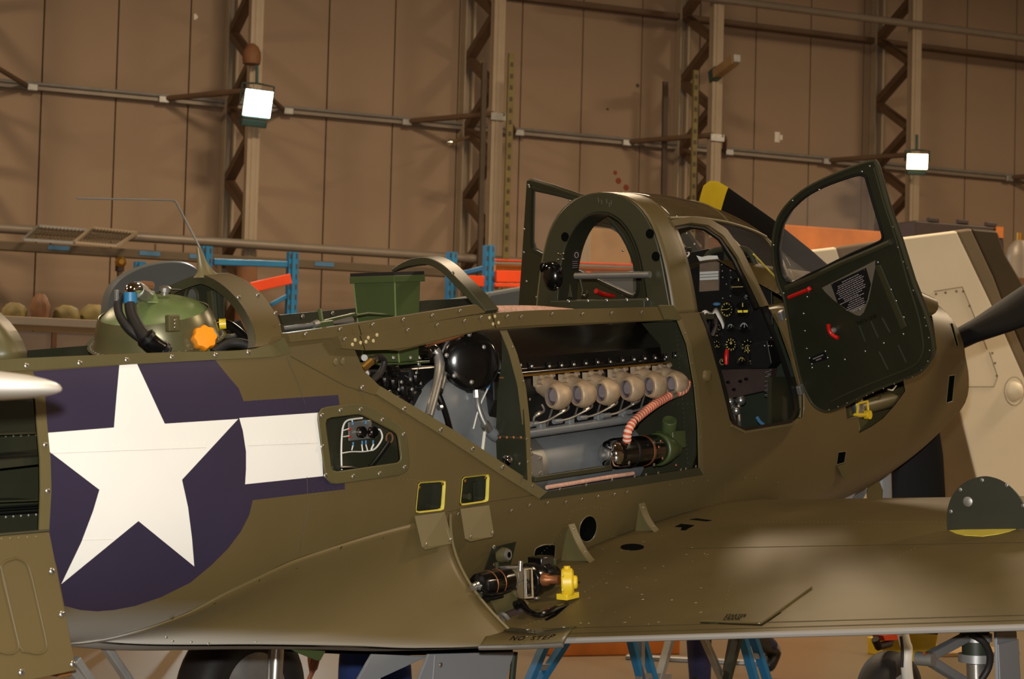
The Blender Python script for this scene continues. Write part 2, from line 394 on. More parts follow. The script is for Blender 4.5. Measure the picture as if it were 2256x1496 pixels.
for px, py, w, h, lb in ((1712, 302, .16, .14, 'torn pale paper patch on the wall right of the third column'), (430, 37, .06, .07, 'small pale paper patch at the top left of the wall')):
    h0 = UW(px, py, 0); g = G(WL); g.box((h0[0], .003, h0[2]), (w*.5, .004, h)); g.box((h0[0]+w*.35, .003, h0[2]), (w*.35, .004, h*.5)); o = g.obj('paper_patch', 'cloth_white', None, 0); tag(o, lb, 'paper')
# mesh panels resting on the pipe
e = empty('wire_mesh_panel', WL.w(UW(180, 520, 1.2)), 'wire mesh panels lying across the grey pipe at left', 'mesh panel')
def meshpanel(c4, nx, ny, m_, e):
    P = [UW(x, y, n) for x, y, n in c4]; g = G(WL)
    for i in range(4): g.bar(P[i], P[(i+1) % 4], .03, .03)
    g.obj('panel_frame', m_, e, 0); g = G(WL)
    for i in range(1, nx): g.tube([P[0]+(P[1]-P[0])*i/nx, P[3]+(P[2]-P[3])*i/nx], .006, 4)
    for i in range(1, ny): g.tube([P[0]+(P[3]-P[0])*i/ny, P[1]+(P[2]-P[1])*i/ny], .006, 4)
    g.obj('wire_grid', 'tray_brown', e, 0)['kind'] = 'stuff'
meshpanel([(85, 498, 1.12), (200, 508, 1.12), (160, 535, 2.2), (52, 528, 2.2)], 14, 8, 'galv', e)
meshpanel([(203, 502, 1.12), (302, 513, 1.12), (258, 542, 2.2), (165, 534, 2.2)], 14, 8, 'steel_cream', e)
# pallet racks
def upright(g, px, ytop, n, w=.1):
    t = UW(px, ytop, n); g.box((t[0], n, t[2]/2), (w, .08, t[2])); g.box((t[0], n+.045, t[2]/2), (w*.35, .02, t[2])); return t
def rack(label, ups, n, beams):
    e = empty('pallet_rack', WL.w((UW(ups[0][0], 600, n)[0], n, 0)), label, 'rack', 'blue and orange pallet racks')
    for (px, y, nn) in ups:
        g = G(WL); t = upright(g, px, y, nn); g.obj('rack_upright', 'rack_blue', e, 0)
        g = G(WL)
        for z in np.arange(.3, t[2], .1): g.box((t[0]-.03, nn+.043, z), (.014, .008, .04)); g.box((t[0]+.03, nn+.043, z), (.014, .008, .04))
        g.obj('slots', 'post_dark', e, 0)['kind'] = 'stuff'
    for (x0, y0, n0, x1, y1, n1, h, m_, nm) in beams:
        G(WL).bar(UW(x0, y0, n0), UW(x1, y1, n1), .05, h).obj(nm, m_, e, 0, .006)
    return e
rack('blue pallet rack behind the tail bow with a red-orange beam', [(308, 577, 5), (455, 543, 5), (645, 556, 5)], 5,
     [(470, 577, 5, 640, 583, 5, .06, 'rack_blue', 'rack_beam'), (552, 634, 5.2, 640, 614, 5.2, .1, 'rack_orange', 'load_beam'), (596, 672, 5, 640, 648, 5, .04, 'rack_blue', 'diagonal_brace')])
rack('blue pallet rack with orange beams left of the hoop', [(995, 556, 4), (1077, 541, 5)], 5,
     [(1000, 608, 4, 1072, 590, 5, .05, 'rack_blue', 'diagonal_brace'), (1006, 618, 4.9, 1066, 620, 5.1, .11, 'rack_orange', 'load_beam'), (1092, 609, 5.1, 1300, 612, 5.1, .12, 'rack_orange', 'load_beam'), (1090, 628, 5.3, 1300, 632, 5.3, .04, 'rack_orange', 'load_beam'),
      (1090, 573, 3.5, 1440, 585, 3.5, .02, 'rack_orange', 'shelf_edge'), (1090, 590, 3.4, 1440, 598, 3.4, .09, 'board_orange', 'shelf_edge'), (1090, 580, 3.5, 1440, 590, 3.5, .03, 'pipe_grey', 'shelf_edge')])
# boards and boxes on the rack behind the cockpit
def wslab(name, pts, n, th, m_, label, cat, bevel=.01):
    P = [UW(x, y, n) for x, y in pts]; P[2], P[3] = np.array([P[1][0], n, 0]), np.array([P[0][0], n, 0]); o = G(WL).prism(P, (0, -th, 0)).obj(name, m_, None, 0, bevel); return tag(o, label, cat)
wslab('crate_panel', [(1302, 502), (1392, 508), (1392, 582), (1302, 574)], 3.3, .6, 'board_tan', 'tall tan crate seen through the hoop opening', 'crate')
wslab('plywood_board', [(1690, 492), (1945, 510), (1945, 640), (1690, 640)], 5, .05, 'board_orange', 'orange plywood board seen through the open door window', 'board')
wslab('orange_crate', [(1395, 520), (1450, 524), (1450, 575), (1395, 572)], 3.2, .5, 'board_orange', 'orange crate behind the right side of the hoop', 'crate')
wslab('dark_panel', [(1590, 520), (1670, 500), (1680, 590), (1600, 600)], 3.4, .3, 'clutter_brown', 'brown panel seen through the windscreen', 'panel')
# long dark case on top of the far aircraft
e = empty('equipment_case', WL.w(UW(2110, 520, 6)), 'long dark equipment case behind the white striped wing', 'case')
G(WL).prism([UW(x, y, 6) for x, y in ((2015, 485), (2210, 500), (2214, 560), (2015, 560))], (0, -.5, 0)).obj('case_body', 'case_dark', e, 0, .02)
_c0, _c1 = UW(2022, 560, 6), UW(2206, 560, 6)
G(WL).box(((_c0[0]+_c1[0])/2, 5.75, (min(_c0[2], _c1[2])-.01)/2), (_c1[0]-_c0[0], .44, min(_c0[2], _c1[2])-.01)).obj('case_stand', 'post_dark', e, 0, .01)
for x, y in ((2055, 485), (2120, 489), (2182, 495)): G(WL).box(UW(x, y, 5.98), (.14, .05, .05)).obj('latch', 'case_dark', e, 0, .01)
G(WL).box(UW(2202, 512, 6.02), (.09, .02, .12)).obj('case_sticker', 'board_orange', e, 0)
# grey gas cylinder at the right edge
e = empty('gas_cylinder', WL.w((UW(2246, 560, 7)[0], 7, 0)), 'grey gas cylinder at the right edge', 'cylinder'); t = UW(2246, 530, 7)
G(WL).lathe((t[0], 7, 0), (0, 0, 1), [(.14, 0), (.14, t[2]-.18), (.12, t[2]-.08), (.05, t[2])], 18).obj('cylinder_body', 'pipe_grey', e); G(WL).lathe((t[0], 7, t[2]-.5), (0, 0, 1), [(.15, 0), (.15, .1)], 18).obj('cylinder_band', 'clutter_brown', e)
G(WL).lathe((t[0], 7, t[2]), (0, 0, 1), [(.03, 0), (.03, .08)], 10).obj('valve', 'brass', e)
# workbench with clutter at left
e = empty('workbench', WL.w(UW(130, 740, 9)), 'cream workbench behind the tail opening at left', 'workbench')
zt = UW(130, 702, 9)[2]; a_, b_ = UW(-60, 700, 9)[0], UW(330, 705, 9)[0]
G(WL).box(((a_+b_)/2, 8.6, zt-.03), (b_-a_, .9, .06)).obj('bench_top', 'steel_cream', e, 0, .006)
for i, (x0, x1) in enumerate(((-60, 119), (125, 330))):
    u0, u1 = UW(x0, 740, 9)[0], UW(x1, 740, 9)[0]; G(WL).box(((u0+u1)/2, 8.92, zt/2-.05), (u1-u0, .04, zt-.1)).obj('bench_panel', 'wall_panel', e, 0, .006)
G(WL).box((UW(122, 740, 9)[0], 8.95, zt/2-.05), (.035, .05, zt-.1)).obj('bench_post', 'clutter_brown', e, 0)
def blob(name, px, py, w, h, m_, label, cat, n=8.7):
    h0 = UW(px, py, n); c = np.array([h0[0], n, zt+h/2]); rows = []; rnd = random.Random(px)
    for i in range(7):
        t = i/6; k = [.96, 1, 1, .97, .9, .75, .4][i]
        rows.append([(c[0]+w/2*k*math.cos(a)*(1+.12*rnd.uniform(-1, 1)), c[1]+.16*k*math.sin(a), zt+h*t*(1+.1*rnd.uniform(-1, 0))) for a in np.linspace(0, 2*math.pi, 14, endpoint=False)])
    return tag(G(WL).loft(rows).obj(name, m_, None, 40), label, cat)
blob('canvas_bundle', 32, 690, .18, .12, 'clutter_olive', 'folded olive canvas at the left end of the workbench', 'canvas')
blob('tool_bag', 88, 670, .13, .2, 'clutter_brown', 'brown tool bag on the workbench', 'bag')
blob('canvas_bundle', 146, 690, .2, .12, 'clutter_olive', 'long olive canvas bundle in the middle of the workbench', 'canvas')
blob('canvas_bundle', 205, 690, .2, .14, 'clutter_olive', 'olive canvas bundle at the right end of the workbench', 'canvas')
# valve on a drop pipe
e = empty('drop_pipe_valve', WL.w(UW(262, 640, 1)), 'drop pipe with a round brass valve behind the tail', 'pipe valve')
a_, b_ = UW(264, 560, 1.), UW(262, 690, 1.)
a_, b_ = UW(264, 566, 1.3), UW(262, 690, 1.3); G(WL).tube([a_, b_], .03, 10).obj('drop_pipe', 'steel_brown', e); G(WL).lathe(UW(266, 577, 1.35)-(0, .03, 0), (0, 1, 0), [(.06, 0), (.065, .03), (.03, .07)], 14).obj('valve_body', 'brass', e); G(WL).lathe(UW(264, 580, 1.3)-(0, 0, .09), (0, 0, 1), [(.05, 0), (.05, .16)], 10).obj('valve_block', 'case_dark', e)
# ================================================================== the aircraft
_gp = A.w((1.5, 0, 0)); AC = empty('fighter_aircraft', (_gp[0], _gp[1], 0), 'olive drab fighter aircraft with star insignia, open engine bay and open cockpit doors', 'aircraft')
# fuselage form -------------------------------------------------------
_sec = smooth([(.955, 0, 0), (.985, -.1, 0), (1, -.25, 0), (.995, -.42, 0), (.955, -.58, 0), (.86, -.73, 0), (.68, -.865, 0), (.42, -.957, 0), (.18, -.993, 0), (0, -1, 0)], 12)
_sec = np.array(_sec)[:, :2]; _L = np.r_[0, np.cumsum(np.hypot(*np.diff(_sec, axis=0).T))]; _Q = _L/_L[-1]
_ang = np.unwrap(np.arctan2(_sec[:, 1]+.4, _sec[:, 0]))
WX = Cub([(-4.3, .05), (-3.9, .12), (-3.2, .20), (-2.4, .27), (-1.6, .32), (-1, .365), (-.4, .40), (.2, .42), (.9, .43), (2.2, .43), (3, .43), (3.5, .425), (4., .405), (4.4, .375), (4.7, .345), (4.88, .325)])
ZB = Cub([(-4.3, -.22), (-3.9, -.34), (-3.2, -.53), (-2.4, -.66), (-1.6, -.745), (-1, -.82), (-.4, -.905), (.2, -.98), (.9, -1.03), (2.2, -1.03), (3, -1.01), (3.5, -.98), (4., -.92), (4.4, -.83), (4.7, -.73), (4.88, -.645)])
ZT = Cub([(-4.3, -.05), (-2.4, -.035), (-1, -.022), (-.5, -.028), (-.14, -.036), (-.04, -.02), (.06, 0), (2.2, .0), (3, 0), (3.6, -.06), (4.3, -.2), (4.88, -.31)])
ZC = Cub([(3.0, .22), (3.4, .18), (4., .13), (4.5, .07), (4.88, .015)])
XN, X0, X1 = 3.12, -4.3, 4.88
def fus(x, q, sd=1):
    w, zt, zb = WX(x), ZT(x), ZB(x)
    if q >= 0: s = np.interp(q, _Q, _sec[:, 0]); zn = np.interp(q, _Q, _sec[:, 1]); return np.array([x, sd*s*w, zt+zn*(zt-zb)])
    t = -q*math.pi/2; return np.array([x, sd*.955*w*math.cos(t), zt+(ZC(x)-zt)*math.sin(t)])
def fusinv(p):
    x, s, z = p; w, zt, zb = WX(x), ZT(x), ZB(x); s = abs(s)/w; zn = (z-zt)/(zt-zb)
    if zn > 1e-6 and x > 3.: return x, -math.atan2((z-zt)/(ZC(x)-zt), s/.955)/(math.pi/2)
    a = math.atan2(zn+.4, s); return x, float(np.interp(-a, -_ang, _Q))
def bvh(rows):
    g = G(); g.grid(rows); return BVHTree.FromPolygons([tuple(A.w(p)) for p in g.v], g.F)
_xs = np.linspace(X0, X1, 190)
_bf = bvh([[fus(x, q) for q in np.linspace(-1 if x > XN-.06 else -.0, 1, 60)] for x in _xs])
def ray_to(b, px, py):
    r = rayv(px, py); h = b.ray_cast(Vector(CAM), Vector(r)); 
    return None if h[0] is None else A.l(np.array(h[0]))
def UF(px, py):
    h = ray_to(_bf, px, py)
    if h is None: h = US(px, py, .42)
    return h
def fq(px, py): return fusinv(UF(px, py))
def fnorm(p):
    x, q = fusinv(p); e = 1e-3; a = fus(x+e, q)-fus(x-e, q); b = fus(x, min(q+e, 1))-fus(x, q-e); n = nrm(np.cross(a, b)); return n if n[1] > 0 else -n
QS = 1.35
def inpoly(p, poly):
    x, y = p; c = False; n = len(poly)
    for i in range(n):
        (x1, y1), (x2, y2) = poly[i], poly[i-1]
        if (y1 > y) != (y2 > y) and x < (x2-x1)*(y-y1)/(y2-y1)+x1: c = not c
    return c
def D(pts, dense=True):
    out = []; n = len(pts)
    for i in range(n):
        a, b = pts[i], pts[(i+1) % n]; k = max(1, int(math.hypot(b[0]-a[0], b[1]-a[1])/40)) if dense else 1
        for j in range(k):
            t = j/k; x, q = fq(a[0]+(b[0]-a[0])*t, a[1]+(b[1]-a[1])*t); out.append((x, q*QS))
    return out
def rnd(pts, r=8, k=4):
    out = []; n = len(pts)
    for i in range(n):
        p, a, b = np.array(pts[i], float), np.array(pts[i-1], float), np.array(pts[(i+1) % n], float)
        da, db = a-p, b-p; la, lb = np.linalg.norm(da), np.linalg.norm(db); rr = min(r, la*.45, lb*.45)
        p0, p1 = p+da/la*rr, p+db/lb*rr
        for t in np.linspace(0, 1, k): out.append(tuple((1-t)**2*p0+2*t*(1-t)*p+t*t*p1))
    return out
# outlines (photo pixels carried onto the fuselage side) ---------------
disc = [(72, 818), (285, 803.5), (474, 793), (502, 828), (526, 856), (537, 884), (745, 870), (748, 890), (755, 1000), (760, 1078), (557, 1102), (549, 1135), (530, 1172), (502, 1209), (465, 1246), (419, 1284), (354, 1316), (298, 1335), (251, 1344), (214, 1347), (177, 1344), (142, 1335), (125, 1250), (106, 1180), (112, 1090), (110, 1000), (104, 940), (97, 880)]
star = [(263, 804.5), (257, 870), (251, 942), (106, 953.5), (109, 995), (219, 1079), (205, 1126), (179, 1195), (135, 1287), (305, 1148), (428, 1248), (423, 1186), (414, 1116), (401, 1057), (525, 923), (363, 933.5), (302, 802)]
wbar = [(527, 921), (704, 909), (712, 1049), (540, 1067), (542, 1033), (542, 995), (535, 949)]
engine_open = [(764, 766), (880, 773), (1060, 728), (1460, 706), (1490, 704), (1512, 760), (1528, 850), (1536, 940), (1538, 1030), (1378, 1054), (1204, 1084), (1120, 1030), (1000, 950), (900, 890), (838, 852), (800, 815), (782, 772)]
elec_open = rnd([(713, 922), (792, 912), (874, 955), (882, 1018), (728, 1040)], 12)
elec_rim = rnd([(694, 898), (800, 886), (892, 945), (902, 1044), (716, 1070)], 26)
hatch1 = rnd([(921, 1062), (980, 1058), (976, 1124), (914, 1131)], 5, 3)
hatch2 = rnd([(1018, 1051), (1076, 1044), (1074, 1105), (1012, 1114)], 5, 3)
round_hole = [(1295+19*math.cos(a)*1.02+4*math.sin(a), 1165-29*math.sin(a)) for a in np.linspace(0, 2*math.pi, 24, endpoint=False)]
sq_hole = rnd([(1178, 1208), (1196, 1200), (1224, 1199), (1222, 1232), (1174, 1234)], 6, 3)
door_low = [(1536, 640), (1548, 690), (1566, 760), (1585, 830), (1600, 890), (1608, 925), (1620, 941), (1638, 946), (1700, 938), (1742, 929), (1757, 918), (1762, 900), (1757, 850), (1740, 790), (1715, 720), (1698, 676), (1690, 640)]
gun_open = [(1863, 896), (1920, 866), (1990, 838), (1994, 862), (1972, 892), (1945, 922), (1918, 941), (1893, 954), (1890, 920), (1866, 926)]
hatch3 = [(1846, 996), (1864, 994), (1860, 1019), (1842, 1024)]
slot_a = [(2090, 828), (2104, 826), (2098, 884), (2084, 888)]
slot_b = rnd([(2092, 712), (2098, 712), (2112, 762), (2106, 764)], 3, 2)
slot_c = rnd([(2046, 694), (2052, 694), (2060, 734), (2050, 728)], 3, 2)
tail_open = [(-190, 850), (72, 842), (79, 930), (86, 1010), (87, 1080), (84, 1168), (-190, 1192)]
def Dq(pts, qtop=None):
    d = D(pts)
    return d
door_dom = D(door_low); door_dom = [(x, (-.05*QS if q < .012*QS else q)) for x, q in door_dom]
holes = [D(p) for p in (engine_open, elec_open, hatch1, hatch2, round_hole, sq_hole, gun_open, hatch3, slot_a, slot_b, slot_c, tail_open)]+[door_dom]
paint = [(2, D(star)), (2, D(wbar)), (1, D(disc))]
# constrained triangulation of the starboard side
pts, edg = [], []
def loop(pl, closed=True):
    b = len(pts); pts.extend(Vector(p) for p in pl); n = len(pl)
    edg.extend((b+i, b+(i+1) % n) for i in range(n if closed else n-1))
for h in holes: loop(h)
for _, h in paint: loop(h)
for x in np.linspace(X0, X1, 150):
    for q in np.linspace(-1, 1, 53):
        if q < -.001 and x < XN-.03: continue
        jx = .0003*random.random() if X0+.01 < x < X1-.01 else 0; jq = .0003*random.random() if min(abs(q), abs(q-1), abs(q+1)) > .01 else 0
        pts.append(Vector((x+jx, q*QS+jq)))
loop([(X0, 0), (XN, 0), (XN, -QS), (X1, -QS), (X1, QS), (X0, QS)])
cv, ce_, cf, *_ = geometry.delaunay_2d_cdt(pts, edg, [], 0, 1e-5)
hb = [(min(p[0] for p in h), max(p[0] for p in h), h) for h in holes]
groups = {0: [], 1: [], 2: []}
for f in cf:
    c = sum((cv[i] for i in f), Vector((0, 0)))/len(f)
    if c.y < 0 and c.x < XN: continue
    if any(a <= c.x <= b and inpoly(c, h) for a, b, h in hb): continue
    k = 0
    for mi, h in paint:
        if c.x < .5 and inpoly(c, h): k = mi; break
    groups[k].append(f)
V3 = [fus(v.x, max(-1, min(1, v.y/QS))) for v in cv]
def belly_mat():
    m_ = MATS['olive']; m2 = m_.copy(); m2.name = 'fuselage_paint'; nt = m2.node_tree; N, L = nt.nodes, nt.links
    b = N['Principled BSDF']; old = b.inputs['Base Color'].links[0].from_socket
    at = N.new('ShaderNodeAttribute'); at.attribute_name = 'belly'; mx = N.new('ShaderNodeMix'); mx.data_type = 'RGBA'
    L.new(at.outputs['Fac'], mx.inputs[0]); L.new(old, mx.inputs[6]); mx.inputs[7].default_value = lin((150, 146, 138))+(1,)
    L.new(mx.outputs[2], b.inputs['Base Color']); MATS['fuselage_paint'] = m2
belly_mat()
def sm01(a, b, v): t = min(1, max(0, (v-a)/(b-a))); return t*t*(3-2*t)
def belly_attr(o, zf):
    at = o.data.attributes.new('belly', 'FLOAT', 'POINT')
    for i, v in enumerate(o.data.vertices):
        p = A.l(np.array(o.matrix_world @ v.co)); at.data[i].value = zf(p)
def bz(p): return 1-sm01(-.82, -.70, p[2]+.14*max(0, p[0]+.7)) if p[0] < .8 else 0
def fdir(x, q, sd=1):
    e = 2e-3; u = fus(min(x+e, X1), q, sd)-fus(max(x-e, X0), q, sd); v = fus(x, min(q+e, 1), sd)-fus(x, max(q-e, -1), sd); n = nrm(np.cross(u, v))
    c = fus(x, q, sd)-np.array([x, 0, -.4]); return n if n@c > 0 else -n
def shell(name, P, Nn, faces, m_, inner, parent, th=.004):
    # two skins and a rim, with the normals of the smooth form
    n = len(P); me = bpy.data.meshes.new(name); P = np.array(P); Nn = np.array(Nn)
    fo = []
    for f in faces:
        a_, b_, c_ = P[f[0]], P[f[1]], P[f[2]]
        wa = np.cross(A.w(b_)-A.w(a_), A.w(c_)-A.w(a_)); nn = Nn[f[0]] @ A.M
        fo.append(tuple(f) if wa @ nn > 0 else tuple(f)[::-1])
    cnt = {}
    for f in fo:
        for i in range(len(f)):
            e = (f[i], f[(i+1) % len(f)]); cnt[e] = 1
    rim = [e for e in cnt if (e[1], e[0]) not in cnt]
    V = list(P)+list(P-Nn*th); FF = list(fo)+[tuple(i+n for i in f[::-1]) for f in fo]; k = len(V); mi = [0]*len(fo)+[1]*len(fo)
    NN = list(Nn)+list(-Nn)
    for (i, j) in rim:
        V += [P[i], P[j], P[j]-Nn[j]*th, P[i]-Nn[i]*th]; FF.append((k+1, k, k+3, k+2)); k += 4; mi.append(0)
        t = np.cross(P[j]-P[i], Nn[i]); NN += [nrm(t)]*4
    me.from_pydata([tuple(A.w(p)) for p in V], [], FF); me.materials.append(MATS[m_]); me.materials.append(MATS[inner])
    me.polygons.foreach_set('material_index', mi); me.polygons.foreach_set('use_smooth', [True]*len(FF))
    me.normals_split_custom_set_from_vertices([tuple(nrm(np.asarray(x) @ A.M)) for x in NN])
    o = bpy.data.objects.new(name, me); COL.objects.link(o); setp(o, parent); return o
N3 = [fdir(v.x, max(-1, min(1, v.y/QS))) for v in cv]
def skinobj(name, faces, m_, inner, parent, bel=False):
    used = sorted({i for f in faces for i in f}); mp = {j: i for i, j in enumerate(used)}
    o = shell(name, [V3[j] for j in used], [N3[j] for j in used], [tuple(mp[i] for i in f) for f in faces], m_, inner, parent)
    if bel: belly_attr(o, bz)
    return o
SKIN = skinobj('fuselage_side', groups[0], 'fuselage_paint', 'skin_inside', AC, True); tag(SKIN, 'olive starboard fuselage skin')
o = skinobj('insignia_disc', groups[1], 'insignia_blue', 'bay_green', SKIN); tag(o, 'dark blue insignia disc and bar borders')
o = skinobj('insignia_star', groups[2], 'insignia_white', 'bay_green', SKIN); tag(o, 'white insignia star and bar')
# port side, closed
_px, _pq = np.linspace(X0, X1, 100), np.linspace(0, 1, 30)
g = G().grid([[fus(x, q, -1) for q in _pq] for x in _px])
shell('fuselage_side', g.v, [fdir(x, q, -1) for x in _px for q in _pq], g.F, 'olive', 'skin_inside', AC)
rows = [[fus(x, -q, -1) for q in np.linspace(0, 1, 24)] for x in np.linspace(XN, X1, 40)]
G().grid(rows).obj('nose_side', 'olive', AC, 60)
# nose ring, spinner and propeller
zl = (ZC(X1)+ZB(X1))/2
_lp = [fus(X1-.004, q) for q in np.linspace(-1, 1, 30)]+[fus(X1-.004, q, -1) for q in np.linspace(1, -1, 30)][1:-1]
_lc = np.array([X1, 0, zl])
G().loft([[_lc+(p-_lc)*[1, k, k]+[dx, 0, 0] for p in _lp] for k, dx in ((1.002, 0), (1.0, .012), (.97, .024), (.85, .03))]).obj('nose_ring', 'olive', AC, 60)
PH = np.array([5.08, 0, -.3])
G().lathe((4.93, 0, -.3), (1, 0, 0), [(.28, 0), (.26, .06), (.2, .18), (.15, .27), (.08, .38), (.02, .45)], 28).obj('spinner', 'olive', AC)
def blade(ang, label):
    d = np.array([0, math.cos(ang), math.sin(ang)]); t = np.array([0, -math.sin(ang), math.cos(ang)]); X = np.array([1., 0, 0]); R_ = 1.6; rows = []; rt = []
    for r, c, th, pit in ((.14, .06, .05, 60), (.3, .085, .045, 52), (.5, .125, .035, 42), (.8, .155, .026, 33), (1.1, .16, .018, 27), (1.42, .15, .012, 23)):
        rows.append((r, c, th, pit))
    def sec(r, c, th, pit):
        p_ = math.radians(pit); cd_ = math.cos(p_)*t+math.sin(p_)*X; nd = np.cross(d, cd_)
        return [PH+d*r+cd_*c*math.cos(a)+nd*th*math.sin(a) for a in np.linspace(0, 2*math.pi, 16, endpoint=False)]
    b = G().loft([sec(*k) for k in rows]).obj('propeller_blade', 'blade_black', AC, 60); tag(b, label)
    G().loft([sec(1.42, .15, .012, 23), sec(1.5, .14, .01, 22), sec(1.55, .11, .007, 22), sec(1.58, .06, .004, 22)]).obj('blade_tip', 'yellow_paint', b, 60)
blade(math.radians(146), 'propeller blade with yellow tip rising behind the canopy')
blade(math.radians(24.5), 'black propeller blade pointing right')
blade(math.radians(-95.5), 'black propeller blade pointing down behind the nose')
# wing ------------------------------------------------------------------
XT = lambda s: .66+.195*(s-.5)            # trailing edge
XL = lambda s: 3.2-.065*(s-.5)            # leading edge
ZTE = lambda s: -1.025+.078*(s-.5)
ZLE = lambda s: -.945+.078*(s-.5)
def naca(t): return 5*(.2969*math.sqrt(t)-.126*t-.3516*t*t+.2843*t**3-.1015*t**4)
def wing(s, c, up, sd=1):                 # c: 0 leading edge .. 1 trailing edge
    xl, xt = XL(s), XT(s); ch = xl-xt; x = xl-c*ch; zc = ZLE(s)+(ZTE(s)-ZLE(s))*c
    th = (.15-.005*(s-.5))*naca(c)*ch+.045*ch*.25*4*c*(1-c)*(1 if up else 1)*.6
    thl = (.15-.005*(s-.5))*naca(c)*ch-.045*ch*.25*4*c*(1-c)*.6
    return np.array([x, sd*s, zc+(th if up else -thl)])
_cc = [.5-.5*math.cos(math.pi*i/26) for i in range(27)]
_ss = list(np.linspace(.30, 3.2, 26))+[3.7, 4.3, 4.8, 5.0, 5.12, 5.18]
_bw = bvh([[wing(s, c, True) for c in _cc] for s in np.linspace(.3, 5.2, 80)])
def UWG(px, py):
    h = ray_to(_bw, px, py)
    return h if h is not None else UZ(px, py, -.95)
def wnorm(p):
    s = p[1]; c = min(.97, max(.03, (XL(s)-p[0])/(XL(s)-XT(s)))); e = .01
    n = nrm(np.cross(wing(s, c+e, True)-wing(s, c-e, True), wing(s+e, c, True)-wing(s-e, c, True))); return n if n[2] > 0 else -n
def wingobj(sd, name, label):
    rings = []
    for s in _ss:
        k = 1 if s <= 4.9 else {5.0: .93, 5.12: .75, 5.18: .4}[round(s, 2)]
        up = [wing(s, .5+(c-.5)*k, True, sd) for c in _cc]; lo = [wing(s, .5+(c-.5)*k, False, sd) for c in _cc[::-1]][1:-1]
        rings.append(up+lo)
    g = G().loft(rings); o = g.obj(name, 'wing_paint', AC, 50); tag(o, label); return o
m_ = mat('wing_paint', (92, 79, 46), .52, 0, .16, 2.2, .03, spec=.35, fine=24)
WING = wingobj(1, 'wing', 'olive starboard wing reaching towards the viewer')
wingobj(-1, 'wing', 'olive port wing behind the fuselage')
# scoured pale edge along the trailing edge
g = G(); tep = [wing(s, 1., True) for s in np.linspace(.62, 3.2, 30)]
g.tube([p-(.004, 0, .008) for p in tep], .010, 8).obj('trailing_edge_strip', 'belly_grey', WING)
g = G()
for c0 in (.965, .985):
    pth = [wing(s, c0, True)+np.array([0, 0, .0012]) for s in np.linspace(.75, 3.2, 50)]; g.tube(pth, .0009, 4)
pth = [wing(s, .62, True)+np.array([0, 0, .001]) for s in np.linspace(.75, 3.2, 50)]; g.tube(pth, .0008, 4)
g.obj('wing_seams', 'stencil_dim', WING)['kind'] = 'stuff'
# trailing fillet: fuselage side flaring into the wing trailing edge
FE = Cub([(-.62, .07), (-.4, .15), (0, .28), (.3, .38), (.5, .48), (.66, .60), (.78, .68)])
FZ = Cub([(-.62, -.845), (-.4, -.892), (0, -.946), (.3, -.99), (.5, -1.02), (.66, -1.03), (.78, -1.01)])
_sq = [fq(x, y) for x, y in ((420, 1345), (500, 1302), (600, 1254), (700, 1215), (860, 1165), (985, 1132))]
FQ = Cub([(-.62, .84)]+[(x, q) for x, q in _sq]); 
def fillet(x, t):
    a = fus(x, FQ(x)); a2 = fus(x, FQ(x)+.06); d0 = (a2-a); d0 = d0/np.linalg.norm(d0)
    e = np.array([x, FE(x), FZ(x)]); L_ = np.linalg.norm(e-a); _k = min(1, max(0, (x+.62)/.85)); up = nrm(np.array([0, .2+.55*_k, -.7+.2*_k]))
    h = [2*t**3-3*t*t+1, t**3-2*t*t+t, -2*t**3+3*t*t, t**3-t*t]
    p = h[0]*a+h[1]*d0*L_*1.1+h[2]*e+h[3]*up*L_*1.0
    p[1] += .006*math.sin(math.pi*min(1, t*6)/2); return p
rows = [[fillet(-.62+(.76+.62)*u, t) for t in np.linspace(0, 1, 22)] for u in np.linspace(0, 1, 46)]
_bfl = bvh(rows)
FIL = G().grid(rows).obj('wing_root_fillet', 'fuselage_paint', AC, 60, 0, True); FIL.modifiers.new('sheet', 'SOLIDIFY').thickness = .005
belly_attr(FIL, lambda p: 1-sm01(-.87, -.80, p[2]+.185*max(0, p[0]+.5))); tag(FIL, 'olive trailing fillet with grey belly edge')
fedge_pts = [r for r in rows[-1]]
G().tube([p+np.array([.002, .004, 0]) for p in fedge_pts], .007, 6).obj('fillet_edge', 'olive_light', FIL)
# belly closing under the fillet to the wing
g = G(); g.grid([[np.array([x, FE(x)*k, FZ(x)-.005-.02*math.sin(math.pi*k)]) for k in np.linspace(0, 1, 10)] for x in np.linspace(-.62, .78, 24)]).obj('belly_panel', 'belly_grey', AC, 50)
